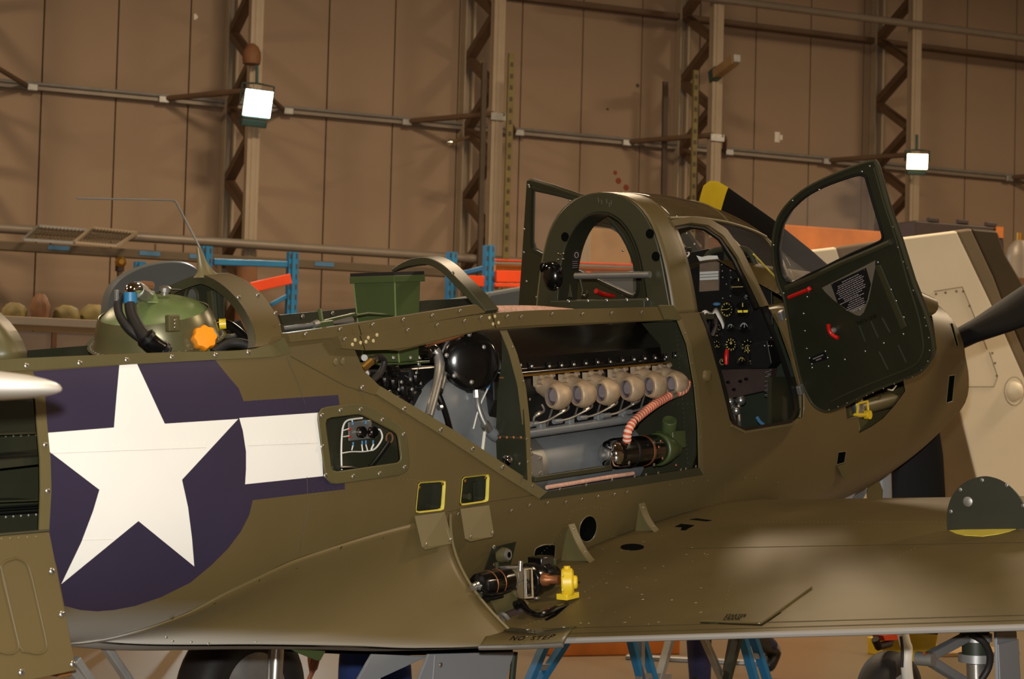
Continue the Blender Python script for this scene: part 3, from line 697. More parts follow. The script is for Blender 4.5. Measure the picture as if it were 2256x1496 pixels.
# ------------------------------------------------------------------ fittings on the aircraft
def resamp(P, n):
    P = np.array(P, float); L_ = np.r_[0, np.cumsum(np.linalg.norm(np.diff(P, axis=0), axis=1))]; t = np.linspace(0, L_[-1], n)
    return [np.array([np.interp(v, L_, P[:, k]) for k in range(P.shape[1])]) for v in t]
def ribbon(name, a, b, m_, parent, fn=UF, nf=fnorm, th=.004, n=24, off=.0, label=None):
    pa = [fn(*p) for p in resamp(a, n)]; pb = [fn(*p) for p in resamp(b, n)]
    na = [nf(p) for p in pa]; nb = [nf(p) for p in pb]
    rings = [[x+u*off, y+v*off, y+v*(off+th), x+u*(off+th)] for x, y, u, v in zip(pa, pb, na, nb)]
    o = G().loft(rings).obj(name, m_, parent, 40)
    if label: tag(o, label)
    return o
_scr = {}
def screw_mesh(m_, kind='pan'):
    if (m_, kind) not in _scr:
        g = G(ID)
        if kind == 'pan': g.lathe((0, 0, -.1), (0, 0, 1), [(1, 0), (1, .25), (.8, .45), (.45, .55)], 12); g.k = 1; g.box((0, 0, .45), (1.3, .22, .1))
        else: g.ball((0, 0, 0), (1, 1, .6), 10, 6)
        me_o = g.obj('screw', [m_, 'stencil_black'] if kind == 'pan' else m_, None); me = me_o.data; bpy.data.objects.remove(me_o); _scr[(m_, kind)] = me
    return _scr[(m_, kind)]
def screw_at(P, n, r, parent, m_='screw_metal', name='screw', kind='pan', fr=None):
    fr = fr or A
    o = bpy.data.objects.new(name, screw_mesh(m_, kind)); COL.objects.link(o)
    w = Vector(fr.w(P)); d = Vector(tuple(nrm(np.asarray(n) @ fr.M)))
    o.matrix_world = Matrix.Translation(w) @ d.to_track_quat('Z', 'Y').to_matrix().to_4x4() @ Matrix.Rotation(random.uniform(0, 3), 4, 'Z') @ Matrix.Diagonal((r, r, r, 1))
    mb = o.matrix_world.copy(); o.matrix_basis = mb; setp(o, parent); return o
def screws(pts, parent, fn=UF, nf=fnorm, r=.008, m_='screw_metal', off=.004, kind='pan'):
    for p in pts:
        P = fn(*p); n = nf(P); screw_at(P+n*off, n, r, parent, m_, kind=kind)
def rivets(lines, parent, fn=UF, nf=fnorm, step=9, r=.0022, m_='olive_light', name='rivet_row'):
    g = G()
    for a, b in lines:
        d = math.hypot(b[0]-a[0], b[1]-a[1]); k = max(1, int(d/step))
        for i in range(k+1):
            P = fn(a[0]+(b[0]-a[0])*i/k, a[1]+(b[1]-a[1])*i/k); n = nf(P); u, v = perp(n)
            g.add([P+r*(math.cos(t)*u+math.sin(t)*v) for t in np.linspace(0, 2*math.pi, 6, endpoint=False)]+[P+n*r*.7], [(j, (j+1) % 6, 6) for j in range(6)])
    o = g.obj(name, m_, parent, 0); o['kind'] = 'stuff'; return o
SQ = np.array([0, 1., 0]); XQ = np.array([1., 0, 0]); ZQ = np.array([0, 0, 1.])
nS = lambda p: SQ
def plate(name, px, s, th, m_, parent, bevel=.002, label=None):
    o = G().prism([US(x, y, s) for x, y in px], (0, -th, 0)).obj(name, m_, parent, 0, bevel)
    if label: tag(o, label)
    return o
def pxt(name, pts, r, m_, parent, n=10, sm=5, label=None):        # tube through (px, py, s) points
    o = G().tube([US(*p) for p in pts], r, n, True, sm).obj(name, m_, parent)
    if label: tag(o, label)
    return o
# seams on the fuselage skin
def seam(lines, parent, fn=UF, nf=fnorm, r=.0016, m_='stencil_black', name='panel_seam'):
    g = G()
    for L_ in lines: g.tube([fn(*p)+nf(fn(*p))*.0004 for p in resamp(L_, 24)], r, 4)
    o = g.obj(name, m_, parent); o['kind'] = 'stuff'
seam([[(620, 760), (655, 840), (672, 890)], [(676, 1050), (678, 1110), (660, 1225)], [(640, 785), (760, 850), (830, 872)], [(985, 1128), (1080, 1105), (1180, 1090)]], SKIN, r=.0009, m_='stencil_dim')
seam([[(112, 999), (300, 992), (455, 986)], [(545, 982), (620, 979), (700, 976)], [(182, 1190), (250, 1188)]], SKIN, r=.0006, m_='insignia_seam', name='insignia_seam')
seam([[(355, 1393), (420, 1345), (500, 1302), (600, 1254), (700, 1215), (860, 1165), (985, 1132)]], FIL, r=.002, m_='olive_trim', name='fillet_seam')
screws([(378, 1358), (470, 1326), (568, 1276), (650, 1250), (748, 1205), (840, 1185), (905, 1175)], FIL, r=.007, m_='olive_trim')
screws([(365, 1407), (379, 1416), (420, 1419), (458, 1422), (562, 1418)], FIL, lambda x, y: ray_to(_bfl, x, y-4) if ray_to(_bfl, x, y-4) is not None else US(x, y, .2), nS, r=.005)
screws([(1008, 1132), (1075, 1128), (1125, 1125), (1165, 1113), (1205, 1108), (1245, 1106), (1280, 1100), (1316, 1094), (1352, 1089), (1380, 1084)], SKIN, r=.006)
screws([(1475, 1068), (1502, 1064), (1527, 1059), (1558, 1058), (1640, 1052), (1664, 1053), (1712, 1063)], SKIN, r=.004, m_='olive_light')
rivets([((1262, 1125), (1300, 1116)), ((1300, 1116), (1340, 1122)), ((1340, 1122), (1343, 1150)), ((1258, 1128), (1248, 1160)), ((1460, 1152), (1560, 1122)), ((1560, 1122), (1640, 1104)), ((1640, 1104), (1700, 1098)), ((1465, 1156), (1565, 1127)), ((1565, 1127), (1645, 1109)), ((1525, 1070), (1527, 1110)), ((1598, 1060), (1598, 1100)), ((1340, 1180), (1392, 1195)), ((940, 1060), (880, 1055)), ((1176, 1235), (1235, 1180))], SKIN, step=8)
rivets([((150, 984), (450, 975)), ((560, 975), (690, 968))], SKIN, step=14, r=.0018, m_='insignia_white', name='insignia_rivets')
rivets([((560, 882), (740, 874)), ((690, 1082), (758, 1074)), ((690, 1092), (758, 1084))], SKIN, step=10, r=.0018, m_='insignia_blue', name='insignia_rivets')
for c in ((755, 796), (739, 797)):
    P = UF(*c); n = fnorm(P); G().lathe(P, n, [(.011, 0), (.011, .003), (.009, .004)], 18).obj('round_cover', 'olive_light', SKIN)
P = UF(1556, 828); n = fnorm(P); G().lathe(P, n, [(.026, 0), (.022, .012), (.012, .018), (.002, .02)], 20).obj('round_blister', 'olive', SKIN)
# ---- rear deck --------------------------------------------------------
DS = ribbon('deck_strip', [(-150, 804), (57, 789), (248, 784), (434, 776), (556, 771), (600, 760), (624, 743)], [(-150, 828), (62, 816), (280, 803), (470, 793), (560, 789), (606, 786), (640, 778)], 'olive_trim', AC, th=.004, n=40)
screws([(57, 806), (174, 800), (278, 793), (377, 787), (473, 782), (546, 776)], DS, r=.008)
# turtle deck behind the opening
def arch(x, hw, z0, h, sd=1, n=22, pw=1.15):
    return [np.array([x, hw*math.copysign(abs(math.cos(t))**pw, math.cos(t)), z0+h*math.sin(t)**pw]) for t in np.linspace(0, math.pi, n)]
rows = [arch(x, .955*WX(x), ZT(x), h) for x, h in ((-4.3, .03), (-3.6, .09), (-2.4, .15), (-1.8, .17), (-1.3, .185), (-.95, .19))]
TD = G().grid(rows).obj('turtle_deck', 'olive', AC, 60); TD.modifiers.new('sheet', 'SOLIDIFY').thickness = .004
rows = [arch(x, .955*WX(x)+.003, ZT(x), .193) for x in (-1.02, -.93)]
def tailsurf(name, root, tip, th, vert, sd=1):
    # root and tip: (leading x, trailing x, offset)
    rr = []
    for k in np.linspace(0, 1, 10):
        e_ = 1 if k < .85 else 1-.5*((k-.85)/.15)**2; xl = root[0]+(tip[0]-root[0])*k; xt = root[1]+(tip[1]-root[1])*k; c_ = (xl+xt)/2; xl, xt = c_+(xl-c_)*e_, c_+(xt-c_)*e_; o_ = root[2]+(tip[2]-root[2])*k; ring = []
        for t in np.linspace(0, 2*math.pi, 24, endpoint=False):
            x = (xl+xt)/2+(xl-xt)/2*math.cos(t); d = th*(1-.6*k)*math.sin(t)*(.6+.4*math.cos(t)); ring.append(np.array([x, d, o_]) if vert else np.array([x, sd*o_, .02+d]))
        rr.append(ring)
    return G().loft(rr).obj(name, 'olive', AC, 50)
tailsurf('tail_fin', (-3.2, -4.2, -.05), (-3.75, -4.25, 1.0), .06, True)
tailsurf('tailplane', (-3.25, -4.05, .05), (-3.45, -3.95, 1.95), .05, False); tailsurf('tailplane', (-3.25, -4.05, .05), (-3.45, -3.95, 1.95), .05, False, -1)
b = G().grid(rows).obj('deck_bow', 'olive_trim', AC, 60); b.modifiers.new('sheet', 'SOLIDIFY').thickness = .006
# antenna bow
def bow(name, xf, lean, hw, z0, h, wid, m_, parent=AC, thick=.012, pw=1.45, flange=0.):
    o1 = arch(0, hw, z0, h, n=34, pw=pw); rings = []
    for p in o1:
        x = xf+lean*(p[2]-z0); d = nrm(np.array([0, p[1], (p[2]-z0)*1.4+.04]))
        a_ = np.array([x, p[1], p[2]]); b_ = a_+np.array([wid, .012 if p[1] > 0 else -.012, .004]); rings.append([a_, b_, b_-d*thick, a_-d*thick])
    o = G().loft(rings).obj(name, m_, parent, 40, .002)
    if flange:
        rings = []
        for p in o1:
            x = xf+lean*(p[2]-z0); d = nrm(np.array([0, p[1], (p[2]-z0)*1.4+.04])); a_ = np.array([x-.001, p[1], p[2]]); rings.append([a_, a_-d*flange, a_-d*flange+[.003, 0, 0], a_+[.003, 0, 0]])
        G().loft(rings).obj('bow_flange', 'bay_green', o, 40)
    return o
BW = bow('antenna_bow', -.10, .7, .385, -.03, .225, .105, 'olive', flange=.03)
screws([(524, 655), (566, 650), (576, 741), (622, 737), (605, 690)], BW, lambda x, y: US(x, y, .36), nS, .007)
g = G(); rows = []
for z, a_, c, th in ((.185, .055, .035, .03), (.205, .032, .026, .018), (.235, .018, .012, .012), (.28, .008, .0, .006)): rows.append([np.array([.055+a_*math.cos(t)+c, th*math.sin(t), z]) for t in np.linspace(0, 2*math.pi, 14, endpoint=False)])
AM = g.loft(rows).obj('antenna_mast', 'olive_light', AC, 60)
_a = [US(440, 545, 0), US(388, 446, 0), US(383, 442, 0), US(376, 441, 0), US(170, 437, 0)]
G().tube([_a[0]-(0, 0, .02)]+_a, .0034, 6).obj('antenna_rod', 'steel_dull', AM)
# bulkhead inside the bow
n_ = 24; c0 = UX(424, 655, .13)
out = [np.array([.13, s, z]) for s, z in ((-.30, -.2), (.02, -.2), (.025, .17), (-.05, .185), (-.15, .175), (-.24, .13), (-.29, .06))]
out2 = resamp(out+[out[0]], n_+1)[:-1]; ctr = np.array([.13, -.10, .065])
def hole(c, r, m_=24): return [c+np.array([0, r*math.cos(t), r*1.1*math.sin(t)]) for t in np.linspace(0, 2*math.pi, m_, endpoint=False)]
def match(outer, c, r):
    return [c+np.array([0, r*math.cos(t), 1.15*r*math.sin(t)]) for t in [math.atan2(p[2]-c[2], p[1]-c[1]) for p in outer]]
hc = np.array([.13, UX(424, 655, .13)[1], UX(424, 655, .13)[2]])
o = G().ring(out2, match(out2, hc, .028), (.006, 0, 0)).obj('bow_bulkhead', 'zinc_green', AC, 0)
G().tube(hole(hc-(.004, 0, 0), .03)+hole(hc-(.004, 0, 0), .03)[:1], .005, 8).obj('hole_lip', 'bay_green', o)
G().bar(UX(465, 640, .12), UX(476, 770, .12), .02, .025, (0, 1, 0)).obj('bow_post', 'bay_green', AC, 0, .003)
# rear bay: liner, oil tank and hoses
G().box((-.45, 0, -.30), (1.2, .7, .02)).obj('bay_floor', 'zinc_green', AC, 0)
ribbon('bay_lip', [(60, 772), (180, 762), (360, 752)], [(60, 800), (180, 795), (360, 790)], 'zinc_green', AC, lambda x, y: US(x, y, -.36), nS, n=8)
TKC = US(345, 742, 0.); TKC = np.array([TKC[0], 0, TKC[2]-.0]); tax = nrm(np.array([-.2, .1, 1.]))
def tk(prof): return G().lathe(TKC, tax, [(r*.9, h) for r, h in prof], 36)
TK = tk([(.195, -.25), (.2, -.05), (.205, .0), (.20, .04), (.185, .07), (.15, .096), (.10, .114), (.05, .123), (.005, .125)]).obj('oil_tank', 'tank_green', AC, 60); tag(TK, 'pale green domed oil tank')
mat('tank_band', (96, 92, 62), .3, .35, .12, 4)
tk([(.222, -.012), (.212, .004), (.207, .03), (.196, .062), (.188, .078), (.186, .076), (.194, .06), (.203, .03)]).obj('tank_band', 'tank_band', TK, 60)
tk([(.205, -.016), (.235, -.016), (.237, -.012), (.205, -.010)]).obj('tank_flange', 'olive_trim', TK)
g = G(); u, v = perp(tax)
for t in np.linspace(0, 2*math.pi, 60, endpoint=False):
    g.ball(TKC+tax*-.01+.203*(math.cos(t)*u+math.sin(t)*v), .003, 6, 4)
g.obj('flange_rivets', 'steel_dull', TK)['kind'] = 'stuff'
P = TKC+tax*.04+np.array([-.11, .165, -.02]); G().box(US(380, 712, .19), (.045, .02, .05)).obj('band_clamp', 'olive_trim', TK, 0, .004)
for k in range(3): screw_at(US(386, 705+k*8, .202), SQ, .004, TK)
# filler cap
cp = US(446, 748, .2); cd_ = nrm(np.array([-.45, .85, .25]))
G().lathe(cp-cd_*.09, cd_, [(.035, 0), (.035, .085)], 18).obj('filler_neck', 'tank_green', TK)
u, v = perp(cd_); rings = []
for h, k in ((.0, .96), (.008, 1), (.03, 1), (.038, .9), (.04, .4)):
    rings.append([cp+cd_*h+k*.037*(1+.07*math.cos(8*t))*(math.cos(t)*u+math.sin(t)*v) for t in np.linspace(0, 2*math.pi, 48, endpoint=False)])
tag(G().loft(rings).obj('filler_cap', 'orange_plastic', TK, 40), 'orange scalloped filler cap')
# fittings and hoses on the tank
pxt('vent_hose', [(287, 664, .13), (290, 690, .15), (305, 722, .19), (330, 752, .24), (372, 775, .27)], [.0175, .018, .019, .02, .018], 'black_rubber', TK, 14)
pxt('vent_hose', [(268, 652, .10), (260, 668, .11), (264, 695, .13), (285, 725, .17), (320, 752, .21)], .013, 'black_rubber', TK, 12)
pxt('hose_sleeve', [(318, 742, .24), (335, 758, .25), (356, 770, .26)], [.027, .028, .025], 'black_gloss', TK, 14)
pxt('hose_clamp', [(320, 742, .242), (326, 748, .245)], .030, 'black_satin', TK, 14, 0); pxt('hose_clamp', [(354, 768, .258), (360, 773, .26)], .030, 'black_satin', TK, 14, 0)
pxt('hose_collar', [(287, 644, .13), (287, 668, .13)], [.020, .021], 'blue_paint', TK, 14, 0)
pxt('elbow', [(286, 650, .13), (288, 638, .125), (300, 636, .11), (312, 644, .08)], [.016, .018, .02, .02], 'chrome', TK, 14, 4)
pxt('union_nut', [(300, 638, .10), (312, 645, .08)], .026, 'steel_dull', TK, 10, 0); pxt('union_nut', [(314, 646, .075), (324, 652, .05)], .022, 'bare_metal', TK, 10, 0)
pxt('brown_fitting', [(303, 628, .03), (316, 627, .03), (334, 630, .03)], [.010, .012, .014], 'clutter_brown', TK, 8, 0)
G().loft([[US(x, 668, .02+d) for x, d in ((322, .05), (352, .05), (352, -.05), (322, -.05))], [US(x, 640, .02+d) for x, d in ((328, .02), (340, .02), (340, -.02), (328, -.02))]]).obj('tank_boss', 'tank_green', TK, 0, .006)
P = US(362, 650, .05); G().lathe(P, (0, .25, 1), [(.012, 0), (.012, .01), (.018, .012), (.018, .024), (.012, .028)], 16).obj('vent_cap', 'bare_metal', TK)
pxt('lock_wire', [(362, 641, .06), (378, 637, .05), (398, 638, .04)], .0012, 'steel_dull', TK, 5); P = US(257, 655, .11); G().box(P, (.012, .012, .045)).obj('wing_nut', 'steel_dull', TK, 0, .003)
# plumbing in front of the bow bulkhead
pxt('oil_hose', [(478, 716, .1), (500, 714, .12), (525, 730, .16), (552, 757, .2)], .014, 'black_gloss', AC, 12); pxt('hose_band', [(483, 714, .105), (498, 713, .12)], .0165, 'yellow_paint', AC, 12, 0)
pxt('push_rod', [(482, 743, .1), (520, 738, .16)], .007, 'bare_metal', AC, 10, 0); pxt('oil_hose', [(470, 778, .25), (500, 758, .26), (530, 756, .28), (560, 766, .3)], .015, 'black_rubber', AC, 12)
plate('pipe_bracket', [(505, 712), (530, 704), (545, 735), (520, 745)], .05, .01, 'black_satin', AC)
# ---- engine hatch sills -----------------------------------------------
def sill(name, top, bot, s, th, m_, label=None): return ribbon(name, top, bot, m_, AC, lambda x, y: US(x, y, s), nS, -th, 16, 0, label)
S1 = sill('hatch_sill', [(634, 734), (774, 714), (1050, 671)], [(640, 754), (782, 739), (1070, 688)], .425, .03, 'olive')
S2 = sill('longeron_rail', [(745, 741), (800, 735), (1062, 692), (1160, 684), (1484, 675)], [(756, 768), (800, 772), (880, 770), (1062, 725), (1160, 717), (1484, 704)], .438, .03, 'olive')
seam([[(790, 716), (796, 738)], [(793, 740), (804, 771)], [(1083, 690), (1092, 722)]], S2, lambda x, y: US(x, y, .4385), nS, .0016)
screws([(672, 736), (748, 725), (820, 715), (887, 704), (951, 695), (1012, 685)], S1, lambda x, y: US(x, y, .426), nS, .007)
screws([(758, 747), (897, 727), (962, 716), (1022, 707), (1058, 699), (1116, 697), (1147, 698), (1215, 692), (1282, 692), (1346, 690), (1412, 688)], S2, lambda x, y: US(x, y, .439), nS, .0065)
mat('bright_rivet', (206, 190, 140), .5, .2, .05, 9)
g = G()
for x, y in ((782, 749), (776, 759), (794, 755), (811, 744), (806, 753), (822, 751), (830, 738), (1078, 700), (1090, 697), (1086, 714), (1098, 711), (1472, 683), (1486, 684), (1477, 697), (1490, 697)): g.lathe(US(x, y, .439), SQ, [(.006, 0), (.006, .002), (.002, .003)], 10)
g.obj('rail_rivets', 'bright_rivet', S2)['kind'] = 'stuff'
S3 = ribbon('hatch_sill', [(612, 694), (800, 677), (930, 662), (1056, 656)], [(620, 720), (800, 700), (930, 684), (1056, 676)], 'zinc_green', AC, lambda x, y: US(x, y, -.40), nS, .01, 12)
screws([(665, 697), (731, 690)], S3, lambda x, y: US(x, y, -.39), nS, .008)
ribbon('longeron', [(615, 715), (800, 697), (1056, 672)], [(615, 735), (800, 722), (1056, 700)], 'bay_green', AC, lambda x, y: US(x, y, -.385), nS, .02, 12)
RD = plate('rail_end_gusset', [(1452, 672), (1484, 672), (1502, 700), (1498, 706), (1466, 704)], .445, .006, 'olive_trim', AC)
# control rods on the deck
pxt('control_rod', [(625, 724, .25), (690, 716, .3)], .007, 'bare_metal', AC, 10, 0); pxt('control_rod', [(725, 712, .2), (776, 706, .22)], [.004, .012], 'bare_metal', AC, 10, 0)
g = G(); g.bar(US(704, 680, .2), US(710, 718, .22), .012, .012, (0, 1, 0)); g.bar(US(690, 718, .24), US(730, 712, .22), .02, .02); g.bar(US(712, 710, .2), US(780, 693, .1), .012, .015); g.obj('bell_crank', 'duct_green', AC, 0, .003)
pxt('control_bracket', [(690, 716, .28), (700, 712, .28)], .012, 'steel_dull', AC, 8, 0)
# carburettor intake duct
aft, hw = .88, .098
def dq(xa, xf, w, z): return [np.array([xa, -w, z]), np.array([xa, w, z]), np.array([xf, w, z]), np.array([xf, -w, z])]
xf = US(931, 612, .098)[0]
DU = G().loft([dq(aft+.03, xf-.01, .080, -.125), dq(aft+.012, xf-.012, .086, .0), dq(aft+.004, xf-.006, .094, .155)]).obj('intake_duct', 'duct_green', AC, 0, .004); tag(DU, 'green carburettor intake duct')
G().ring(dq(aft-.008, xf+.008, .103, .152), dq(aft+.006, xf-.008, .09, .152), (0, 0, .024)).obj('duct_rim', 'duct_green', DU, 0, .002)
G().ring(dq(aft-.006, xf+.006, .101, .176), dq(aft+.012, xf-.012, .085, .176), (0, 0, .012)).obj('duct_gasket', 'black_rubber', DU, 0)
G().loft([dq(aft+.012, xf-.012, .086, .171), dq(aft+.012, xf-.012, .086, .169)]).obj('duct_mouth', 'dark_hole', DU, 0)
G().box((aft*.5+xf*.5+.01, 0, -.13), (xf-aft+.03, .2, .008)).obj('duct_flange', 'duct_green', DU, 0, .002)
g = G(); g.tube([(aft+.03, .081, -.125), (aft+.012, .087, 0), (aft+.004, .095, .155)], .003, 6); g.tube([(aft+.03, -.081, -.125), (aft+.012, -.087, 0), (aft+.004, -.095, .155)], .003, 6); g.obj('duct_weld', 'tank_green', DU)
G().tube([US(785, 694, .12), US(810, 690, .12), US(865, 694, .12)], .005, 8).obj('duct_rod', 'duct_green', DU)
for px in (867, 905, 925): screw_at(US(px, 788, .105), ZQ*.6+SQ, .008, DU, 'steel_dull', kind='dome')
# forward hatch bow
_hb = smooth([US(*p) for p in ((1070, 686, .42), (1040, 650, .37), (1008, 618, .30), (975, 586, .20), (942, 570, .09), (908, 572, .0), (884, 582, -.06), (863, 596, -.11))], 6)
_n = len(_hb); rings = []
for i, p in enumerate(_hb):
    k = 1-.8*max(0, (i/_n-.7)/.3); d = nrm(_hb[min(i+1, _n-1)]-_hb[max(i-1, 0)]); nn = nrm(np.cross(d, XQ)); nn = nn if nn[2] > -.2 else -nn
    rings.append([p+nn*.004, p+nn*.004+[.07*k, 0, .004], p-nn*.022*k+[.07*k, 0, .0], p-nn*.022*k])
B2 = G().loft(rings).obj('hatch_bow', 'bay_green', AC, 40, .002)
screws([(996, 602), (1032, 635)], B2, lambda x, y: US(x, y, .32), nS, .007)
# braided pink hose over the engine
mat('braid_pink', (214, 166, 142), .7, 0, .2, 60, .3)
pxt('braided_hose', [(1050, 686, .1), (1100, 684, .1), (1180, 684, .12), (1260, 690, .14)], .018, 'braid_pink', AC, 12)
# ---- engine bay --------------------------------------------------------
ribbon('opening_frame', [(836, 851), (1000, 949), (1120, 1029), (1203, 1083)], [(826, 868), (985, 968), (1105, 1048), (1186, 1098)], 'olive_light', AC, th=.005)
FR1 = ribbon('opening_frame', [(1203, 1083), (1378, 1054), (1540, 1030)], [(1188, 1100), (1378, 1073), (1546, 1046)], 'bay_green', AC, th=.005)
ribbon('opening_frame', [(1490, 704), (1512, 760), (1528, 850), (1536, 940), (1540, 1034)], [(1499, 704), (1520, 760), (1536, 850), (1544, 940), (1548, 1046)], 'olive_light', AC, th=.005)
screws([(795, 854), (887, 901), (968, 947), (1038, 989), (1104, 1029)], FR1, r=.009, off=.007)
screws([(1170, 1070), (1230, 1077), (1288, 1068), (1345, 1057), (1395, 1049), (1420, 1045), (1447, 1041), (1508, 1032), (1530, 1027), (1497, 1034)], FR1, r=.0055, off=.007)
screws([(1506, 735), (1522, 800), (1528, 850), (1533, 900), (1541, 962)], FR1, r=.004, off=.007)
# firewall and bay structure
fwall = [np.array([2.27, s*k, z]) for k in (1, -1) for s, z in (((.40, .0), (.425, -.25), (.41, -.55), (.3, -.85), (.1, -.98)) if k == 1 else ((.1, -.98), (.3, -.85), (.41, -.55), (.425, -.25), (.40, 0)))]
FWL = G().prism(fwall, (.01, 0, 0)).obj('firewall', 'zinc_green', AC, 0)
rivets([((1483, 890), (1525, 890)), ((1490, 730), (1515, 1020))], FWL, lambda x, y: UX(x, y, 2.268), lambda p: -XQ, 10, .003, 'bay_green', 'firewall_rivets')
G().box((1.2, 0, -.66), (2.1, .72, .03)).obj('bay_floor', 'zinc_green', AC, 0)
# fuselage frame across the opening
fo = ribbon('bay_former', [(1103, 728), (1122, 775), (1142, 850), (1152, 930), (1157, 1060)], [(1116, 727), (1138, 775), (1158, 850), (1167, 930), (1171, 1068)], 'olive_light', AC, th=.005, off=-.004)
xw = UF(1152, 930)[0]
web = [UX(1105, 735, xw), UX(1130, 800, xw), UX(1150, 880, xw), UX(1156, 960, xw), UX(1160, 1058, xw), UX(1095, 1020, xw), UX(1092, 960, xw), UX(1096, 860, xw), UX(1106, 790, xw)]
fw_ = G().prism(web, (.006, 0, 0)).obj('former_web', 'zinc_green', fo, 0)
G().bar(UX(1092, 960, xw-.004), UX(1158, 966, xw-.004), .004, .008).obj('web_joint', 'bay_green', fo, 0)
for x in (1101, 1116, 1131, 1147): screw_at(UX(x, 964, xw-.006), -XQ, .006, fo, 'copper', kind='dome')
screws([(1143, 1022), (1161, 1018), (1159, 968), (1168, 990), (1128, 765), (1152, 840), (1166, 880)], fo, r=.005, off=.003)
o = G().ball(UX(1118, 1013, xw-.02), (.02, .02, .02)); o.obj('inspection_lamp', 'chrome', fo)
# engine: block, valve cover, exhaust
EN = G()
blk = [(.30, -.20), (.30, -.27), (.22, -.42), (.12, -.5), (-.12, -.5), (-.22, -.42), (-.3, -.27), (-.3, -.2), (-.1, -.2), (.1, -.2)]
EN = EN.loft([[np.array([x, s, z]) for s, z in blk] for x in (1.16, 2.18)]).obj('engine', 'black_satin', AC, 0, .008); tag(EN, 'black twelve cylinder engine with grey crankcase')
cov = [(.345, -.188), (.345, -.176), (.332, -.17), (.326, -.128), (.318, -.118), (.24, -.035), (.17, .0), (.10, .0), (.05, -.1), (.16, -.19)]
VC = G().loft([[np.array([x, (s if j else .1+(s-.1)*.86), (z if j else -.1+(z+.1)*.8)]) for s, z in cov] for x, j in ((1.14, 0), (1.17, 1), (2.17, 1), (2.22, 0))]).obj('valve_cover', 'black_gloss', EN, 25, .006); tag(VC, 'glossy black valve cover')
G().bar((1.14, .343, -.190), (2.2, .343, -.190), .012, .006).obj('cover_gasket', 'brass', EN, 0)
for i, (x, y) in enumerate([(1143, 805), (1168, 807), (1207, 807), (1234, 805), (1261, 803), (1288, 800.5), (1314, 798), (1342, 797), (1369, 794), (1394, 792), (1418, 790), (1441, 788.5), (1465, 786.5), (1485, 783)]):
    P = US(x, y, .332); G().tube([P+(0, .001, -.010), P+(0, .001, .014)], .0085, 8).obj('cover_boss', 'black_gloss', EN); screw_at(P+(0, .008, 0), SQ+ZQ*.4, .0065, EN, 'bare_metal', kind='dome')
cov2 = [(-s, z) for s, z in cov]
G().loft([[np.array([x, s, z]) for s, z in cov2] for x in (1.16, 2.2)]).obj('valve_cover', 'black_gloss', EN, 25, .006)
for k, (x, y) in enumerate([(1215, 874), (1270.5, 870), (1323.5, 865), (1379, 857.5), (1429, 851), (1477, 848)]):
    M_ = US(x, y, .405); mx, mz = M_[0], M_[2]; g = G()
    pth = [np.array([mx+.075, .29, mz+.045]), np.array([mx+.075, .325, mz+.03]), np.array([mx+.07, .37, mz+.012]), np.array([mx+.05, .402, mz]), np.array([mx+.02, .410, mz]), np.array([mx, .405, mz])]
    P5 = smooth(pth, 5); rr = np.interp(np.linspace(0, 1, len(P5)), [0, .25, .5, .75, .9, 1], [.03, .037, .046, .049, .045, .040])
    g.tube(P5, rr, 20, False)
    inn = smooth([pth[5], pth[4], pth[3], pth[2]], 5); g.k = 1
    g.tube(inn, np.interp(np.linspace(0, 1, len(inn)), [0, .3, 1], [.033, .034, .036]), 20, False)
    g.k = 0; n = 20; u, v = perp(nrm(P5[-1]-P5[-2])); g.ring([pth[5]+.040*(math.cos(t)*u+math.sin(t)*v) for t in np.linspace(0, 2*math.pi, n, endpoint=False)], [pth[5]+.033*(math.cos(t)*u+math.sin(t)*v) for t in np.linspace(0, 2*math.pi, n, endpoint=False)], (-.003, 0, 0))
    g.k = 1; g.lathe(inn[-1], (inn[-2]-inn[-1]), [(.035, 0), (.035, .002)], 16)
    g.k = 0
    for dx in (.045, .105):
        g.box((mx+dx, .315, mz+.055), (.036, .02, .034)); g.tube([(mx+dx, .33, mz+.068), (mx+dx, .338, mz+.074)], .011, 8); g.tube([(mx+dx-.014, .325, mz+.05), (mx+dx-.014, .345, mz+.05)], .009, 8); g.tube([(mx+dx+.0, .3, mz+.05), (mx+.075, .33, mz+.02)], .02, 8)
    o = g.obj('exhaust_stack', ['exhaust_metal', 'exhaust_inside'], EN, 50)
    G().tube([(mx+.012, .4465, mz+.002), (mx+.04, .449, mz), (mx+.062, .437, mz+.004)], .0022, 6).obj('stack_weld', 'steel_dull', EN)
# coolant rail and spark plug leads below the stacks
pxt('coolant_rail', [(1120, 962, .35), (1165, 955, .35), (1290, 937, .35), (1398, 921, .35)], .017, 'engine_grey', EN, 12, 0)
for a_ in [(1192, 948), (1255, 940), (1318, 931), (1372, 924)]: G().box(US(a_[0], a_[1]-10, .35), (.03, .025, .03)).obj('rail_bracket', 'engine_grey', EN, 0, .004)
for (x0, y0), (x1, y1) in zip([(1160, 938), (1176, 934), (1228, 928), (1283, 920), (1335, 915), (1382, 908)], [(1200, 892), (1254, 886), (1306, 882), (1361, 874), (1411, 868), (1458, 862)]):
    pxt('plug_lead', [(x0, y0, .37), (x0+.35*(x1-x0), y0-6, .38), (x1-22, y1+26, .39), (x1-2, y1+14, .38), (x1-6, y1, .36)], .0045, 'steel_dull', EN, 8)
    pxt('lead_union', [(x0-8, y0+1, .37), (x0+8, y0-1, .37)], .0095, 'engine_grey', EN, 8, 0); pxt('lead_union', [(x1-18, y1+22, .39), (x1-10, y1+17, .388)], .008, 'bare_metal', EN, 8, 0)
